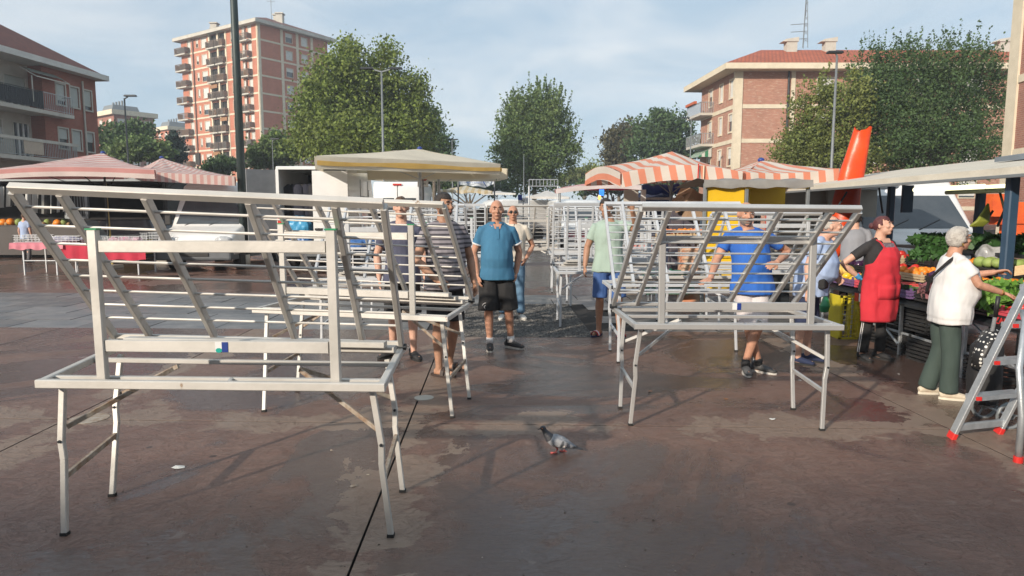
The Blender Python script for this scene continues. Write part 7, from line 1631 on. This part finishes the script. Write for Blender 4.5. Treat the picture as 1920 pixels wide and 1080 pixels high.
for k in range(6):
    a = (k-2.5)*.18; MB().loft([p+V((0, 0, .05)), p+V((.05*math.sin(a)-.03, -.02, -.05)), p+V((.13*math.sin(a)-.07, -.03, -.16)), p+V((.16*math.sin(a)-.14, -.02, -.22))], [.012, .024, .026, .012], 8).build('banana', BAN, o, smooth=True)
o = remesh(MB().ell(W(1862, 478, 8.6), (.19, .15, .12)), 'plastic_bag', pm('clear_bag', (.45, .46, .47), (.3, .31, .32), 7, .25, 0, .8, 14), None, .02, 1, wr=.05); tag(o, 'crumpled clear plastic bag on the stall above the oranges', 'bag')
# price boards and writing
a = CP(-.02, 4.55); sg = empty('crate_board', a, 'red and black printed card front of the tomato tray at the right edge', 'card'); MB().box((a.x-.02, 5.75, .66), (.008, .66, .10)).build('card', BLACK, sg)
text('ZABG', .085, (a.x-.027, 5.95, .658), pm('red_lettering', (.65, .03, .03), None, 5, .6), sg, rz=-math.pi/2)
a = CP(0, 6.55); sg = empty('price_card', a, 'red and white price card on the front of the stall table', 'card'); MB().box((4.34, 8.3, .56), (.008, .34, .10)).build('card', WHITEP, sg)
text('7 1', .10, (4.332, 8.3, .56), REDP, sg, rz=-math.pi/2); MB().box((4.335, 8.52, .56), (.012, .09, .10)).build('red_corner', REDP, sg)
# crates under the table
for i, (x, yy, z, rz, lab) in enumerate(((4.62, 7.25, 0, .1, 'black crate on the ground between the two women, front one'), (4.66, 7.9, .0, -.1, 'black crate on the ground just behind the apron woman'), (4.66, 7.6, .30, .05, 'black crate stacked on top of the two ground crates'), (4.70, 8.55, 0, .2, 'black crate on the ground behind the apron woman\'s legs'), (4.62, 6.6, 0, .0, 'black crate half hidden behind the white haired woman'), (4.70, 8.4, .31, .0, 'upper black crate behind the apron woman'))):
    crate(lab, (x, yy, z), (.38, .56, .27), BLKC, rz, 'black crates under the stall table', slats=5)
# yellow crate standing on its end
c = WH(1584, 636, 0); o = empty('yellow_crate', (c.x+.05, c.y, 0), 'yellow plastic crate standing on end under the melons', 'crate'); w_, h_ = .26, .56
for (dx, dz, a, b) in ((0, .012, w_, .024), (0, h_-.012, w_, .024), (-w_/2+.012, h_/2, .024, h_), (w_/2-.012, h_/2, .024, h_)): MB().box((c.x+.05+dx, c.y, dz), (a, .03, b)).build('rim', YELC, o)
for k in range(8): MB().beam((c.x+.05-w_/2, c.y+.01, .04+k*.065), (c.x+.05+w_/2, c.y+.01, .075+k*.065), .010).build('slat', YELC, o)
for k in range(5): MB().beam((c.x+.05-.09+k*.045, c.y+.012, .02), (c.x+.05-.08+k*.045, c.y+.012, h_-.02), .009).build('slat', YELC, o)
for dx in (-w_/2+.006, w_/2-.006): MB().box((c.x+.05+dx, c.y+.16, h_/2), (.012, .30, h_)).build('side', YELC, o)
o = remesh(MB().loft([(c.x-.23, c.y+.1, .62), (c.x-.23, c.y+.1, .54), (c.x-.235, c.y+.1, .42), (c.x-.23, c.y+.1, .34)], [.008, .03, .07, .05], 12), 'carrier_bag', pm('green_bag', (.02, .22, .09), None, 5, .4), None, .012, 1, wr=.02); tag(o, 'small dark green carrier bag hanging left of the yellow crate', 'bag')
o = remesh(MB().ell(WH(1450+30, 690, .10)+V((1.6, .2, 0)), (.10, .06, .05)), 'crumpled_bag', LITW, None, .01, 1, wr=.02); tag(o, 'crumpled pale plastic under the display table behind the shopper', 'litter')
# ---------------------------------------------------------------- shopping trolley
TB = pm('dotted_bag', (.015, .015, .016), None, 9, .7)
def dots():
    m = bpy.data.materials.new('polka_dot'); m.use_nodes = True; n = m.node_tree.nodes; L = m.node_tree.links; t = n.new('ShaderNodeTexCoord'); v = n.new('ShaderNodeTexVoronoi'); v.inputs['Scale'].default_value = 32; v.inputs['Randomness'].default_value = .3
    L.new(t.outputs['Object'], v.inputs['Vector']); g = n.new('ShaderNodeMath'); g.operation = 'LESS_THAN'; g.inputs[1].default_value = .33; L.new(v.outputs['Distance'], g.inputs[0]); x = n.new('ShaderNodeMix'); x.data_type = 'RGBA'
    x.inputs[6].default_value = (.015, .015, .016, 1); x.inputs[7].default_value = (.65, .64, .6, 1); L.new(g.outputs[0], x.inputs[0]); L.new(x.outputs[2], n['Principled BSDF'].inputs['Base Color']); return m
tr = empty('shopping_trolley', (3.75, 5.2, 0), 'dark shopping trolley with a polka dot flap behind the step ladder', 'trolley')
hb = W(1872, 556, 5.15); MB().path([hb+V((0, 0, .0)), hb+V((.01, .03, -.16))], .016, 10).build('grip', BLACK, tr, smooth=True); MB().tube(hb+V((.01, .03, -.15)), hb+V((.03, .10, -.40)), .014, 10).build('handle_tube', GALV, tr)
MB().path([hb+V((.03, .10, -.40)), hb+V((.05, .18, -.85))], .012, 8).build('frame', GALV, tr)
bg_ = MB().loft([V((3.74, 5.30, .12)), V((3.74, 5.30, .3)), V((3.76, 5.32, .55)), V((3.78, 5.32, .66))], [(.11, .12), (.12, .13), (.115, .12), (.06, .06)], 16, ref=V((0, 1, 0))); remesh(bg_, 'bag', TB, tr, .015, 2, wr=.012)
fl_ = MB().loft([V((3.60, 5.20, .42)), V((3.62, 5.19, .52)), V((3.67, 5.20, .62)), V((3.74, 5.26, .68))], [(.03, .05), (.04, .07), (.05, .08), (.05, .07)], 12, ref=V((0, 1, 0))); fl_.build('flap', dots(), tr, smooth=True)
for dy in (-.06, .22):
    wc = V((3.74, 5.05+dy, .10)); wh = MB().path([wc+V((.095*math.cos(t), 0, .095*math.sin(t))) for t in np.linspace(0, 2*math.pi, 21)], .014, 8).build('wheel', GREYM, tr, smooth=True); hub = MB().tube(wc-V((0, .02, 0)), wc+V((0, .02, 0)), .025, 12)
    for k in range(3): hub.beam(wc, wc+V((.09*math.cos(k*2.1), 0, .09*math.sin(k*2.1))), .012)
    hub.build('hub', GREYM, wh)
MB().tube((3.74, 4.97, .10), (3.74, 5.30, .10), .010).build('axle', GALV, tr)
# ---------------------------------------------------------------- step ladder
ld = empty('step_ladder', (3.5, 4.7, 0), 'aluminium step ladder with red plastic feet at the right edge of the photo', 'ladder')
A0, A1 = WH(1783, 822, 0), WH(1871, 812, 0); dr_ = V((.27, -.18, 1.0)).normalized()
REDF = pm('red_foot', (.65, .03, .025), None, 5, .45)
LT = 1.42
for q in (A0, A1):
    s = MB().beam(q+dr_*.03, q+dr_*LT, .060, .026, V((1, 0, 0))).build('stile', GALV, ld); MB().beam(q, q+dr_*.05, .068, .034, V((1, 0, 0))).build('foot', REDF, s)
for h in (.09, .34, .62, .90, 1.18):
    a, b = A0+dr_*h, A1+dr_*h
    if h == .09: MB().beam(a, b, .03, .05).build('cross_bar', GALV, ld); continue
    c = (a+b)/2; dxy = (b-a).normalized(); nn = V((-dxy.y, dxy.x, 0)); tr2 = MB(); tr2.hexa([a-nn*.05-UP*.02+V(), b-nn*.05-UP*.02, b+nn*.05-UP*.02, a+nn*.05-UP*.02, a-nn*.05+UP*.012, b-nn*.05+UP*.012, b+nn*.05+UP*.012, a+nn*.05+UP*.012]); t_ = tr2.build('tread', GALV, ld)
    for e in (a, b): MB().box(e-nn*.055, (.035, .012, .026)).build('tread_cap', REDF, t_)
R0 = V((3.30, 4.30, 0)); topj = A0+dr_*1.0+V((.04, -.02, 0))
for off in (V((0, 0, 0)), V((.40, .10, 0))):
    pts = [topj+off, W(1897, 628, 4.42)+off if off.length == 0 else topj+off+V((-.05, -.07, -.14)), R0+off+V((-.02, .03, .62)), R0+off+V((0, .0, .3)), R0+off]
    pts = [pts[0], pts[0].lerp(pts[2], .25)+V((0, -.03, .03)), pts[2], pts[3], pts[4]]
    s = MB().path(pts, .021, 12).build('rear_leg', GALV, ld, smooth=True); MB().tube(R0+off, R0+off+UP*.04, .028, 12).build('foot', REDF, s)
MB().beam(R0+V((0, .02, .55)), R0+V((.40, .12, .55)), .025).build('cross_bar', GALV, ld)
# ---------------------------------------------------------------- unseen house added behind the camera to shade the foreground
BH = 11.75; O = V((-62, -20, 0)); D = V((1, 0, 0)); N = V((0, 1, 0)); bb = empty('apartment_house', (-20, -22, 0), 'four storey brick apartment house added unseen behind the camera to shade the foreground', 'building')
hs = [(2+3.2*i, 3.2+3.2*i, 1.2+2.9*k, 2.6+2.9*k) for i in range(26) for k in range(4)]
wallwith(bb, O, D, N, 0, 86, 0, BH-.2, hs, BR_R); MB().ob(O, D, N, (0, 86, -9, -.35, 0, BH-.2)).build('core', VOID, bb); MB().ob(O, D, N, (-.5, 86.5, -9.5, .3, BH-.2, BH+.05)).build('eave', CREAM, bb)
for h in hs: MB().ob(O, D, N, (h[0], h[1], -.2, -.15, h[2], h[3])).build('window', random.choice((SHUT, GLASS)), bb)
for o in COL.objects:
    l = o.get('label')
    if l and len(l.split()) > 16: print('LONG', o.name, l)
hz = MB().box((0, 60, 19.4), (150, 190, 41.0)).build('haze', JOINT); tag(hz, kind='stuff')
hm = bpy.data.materials.new('haze_air'); hm.use_nodes = True; hn = hm.node_tree; hn.nodes.clear()
pv = hn.nodes.new('ShaderNodeVolumePrincipled'); pv.inputs['Color'].default_value = (.86, .92, 1, 1); pv.inputs['Density'].default_value = .0012; pv.inputs['Anisotropy'].default_value = .2
ho = hn.nodes.new('ShaderNodeOutputMaterial'); hn.links.new(pv.outputs[0], ho.inputs['Volume']); hz.data.materials.clear(); hz.data.materials.append(hm)
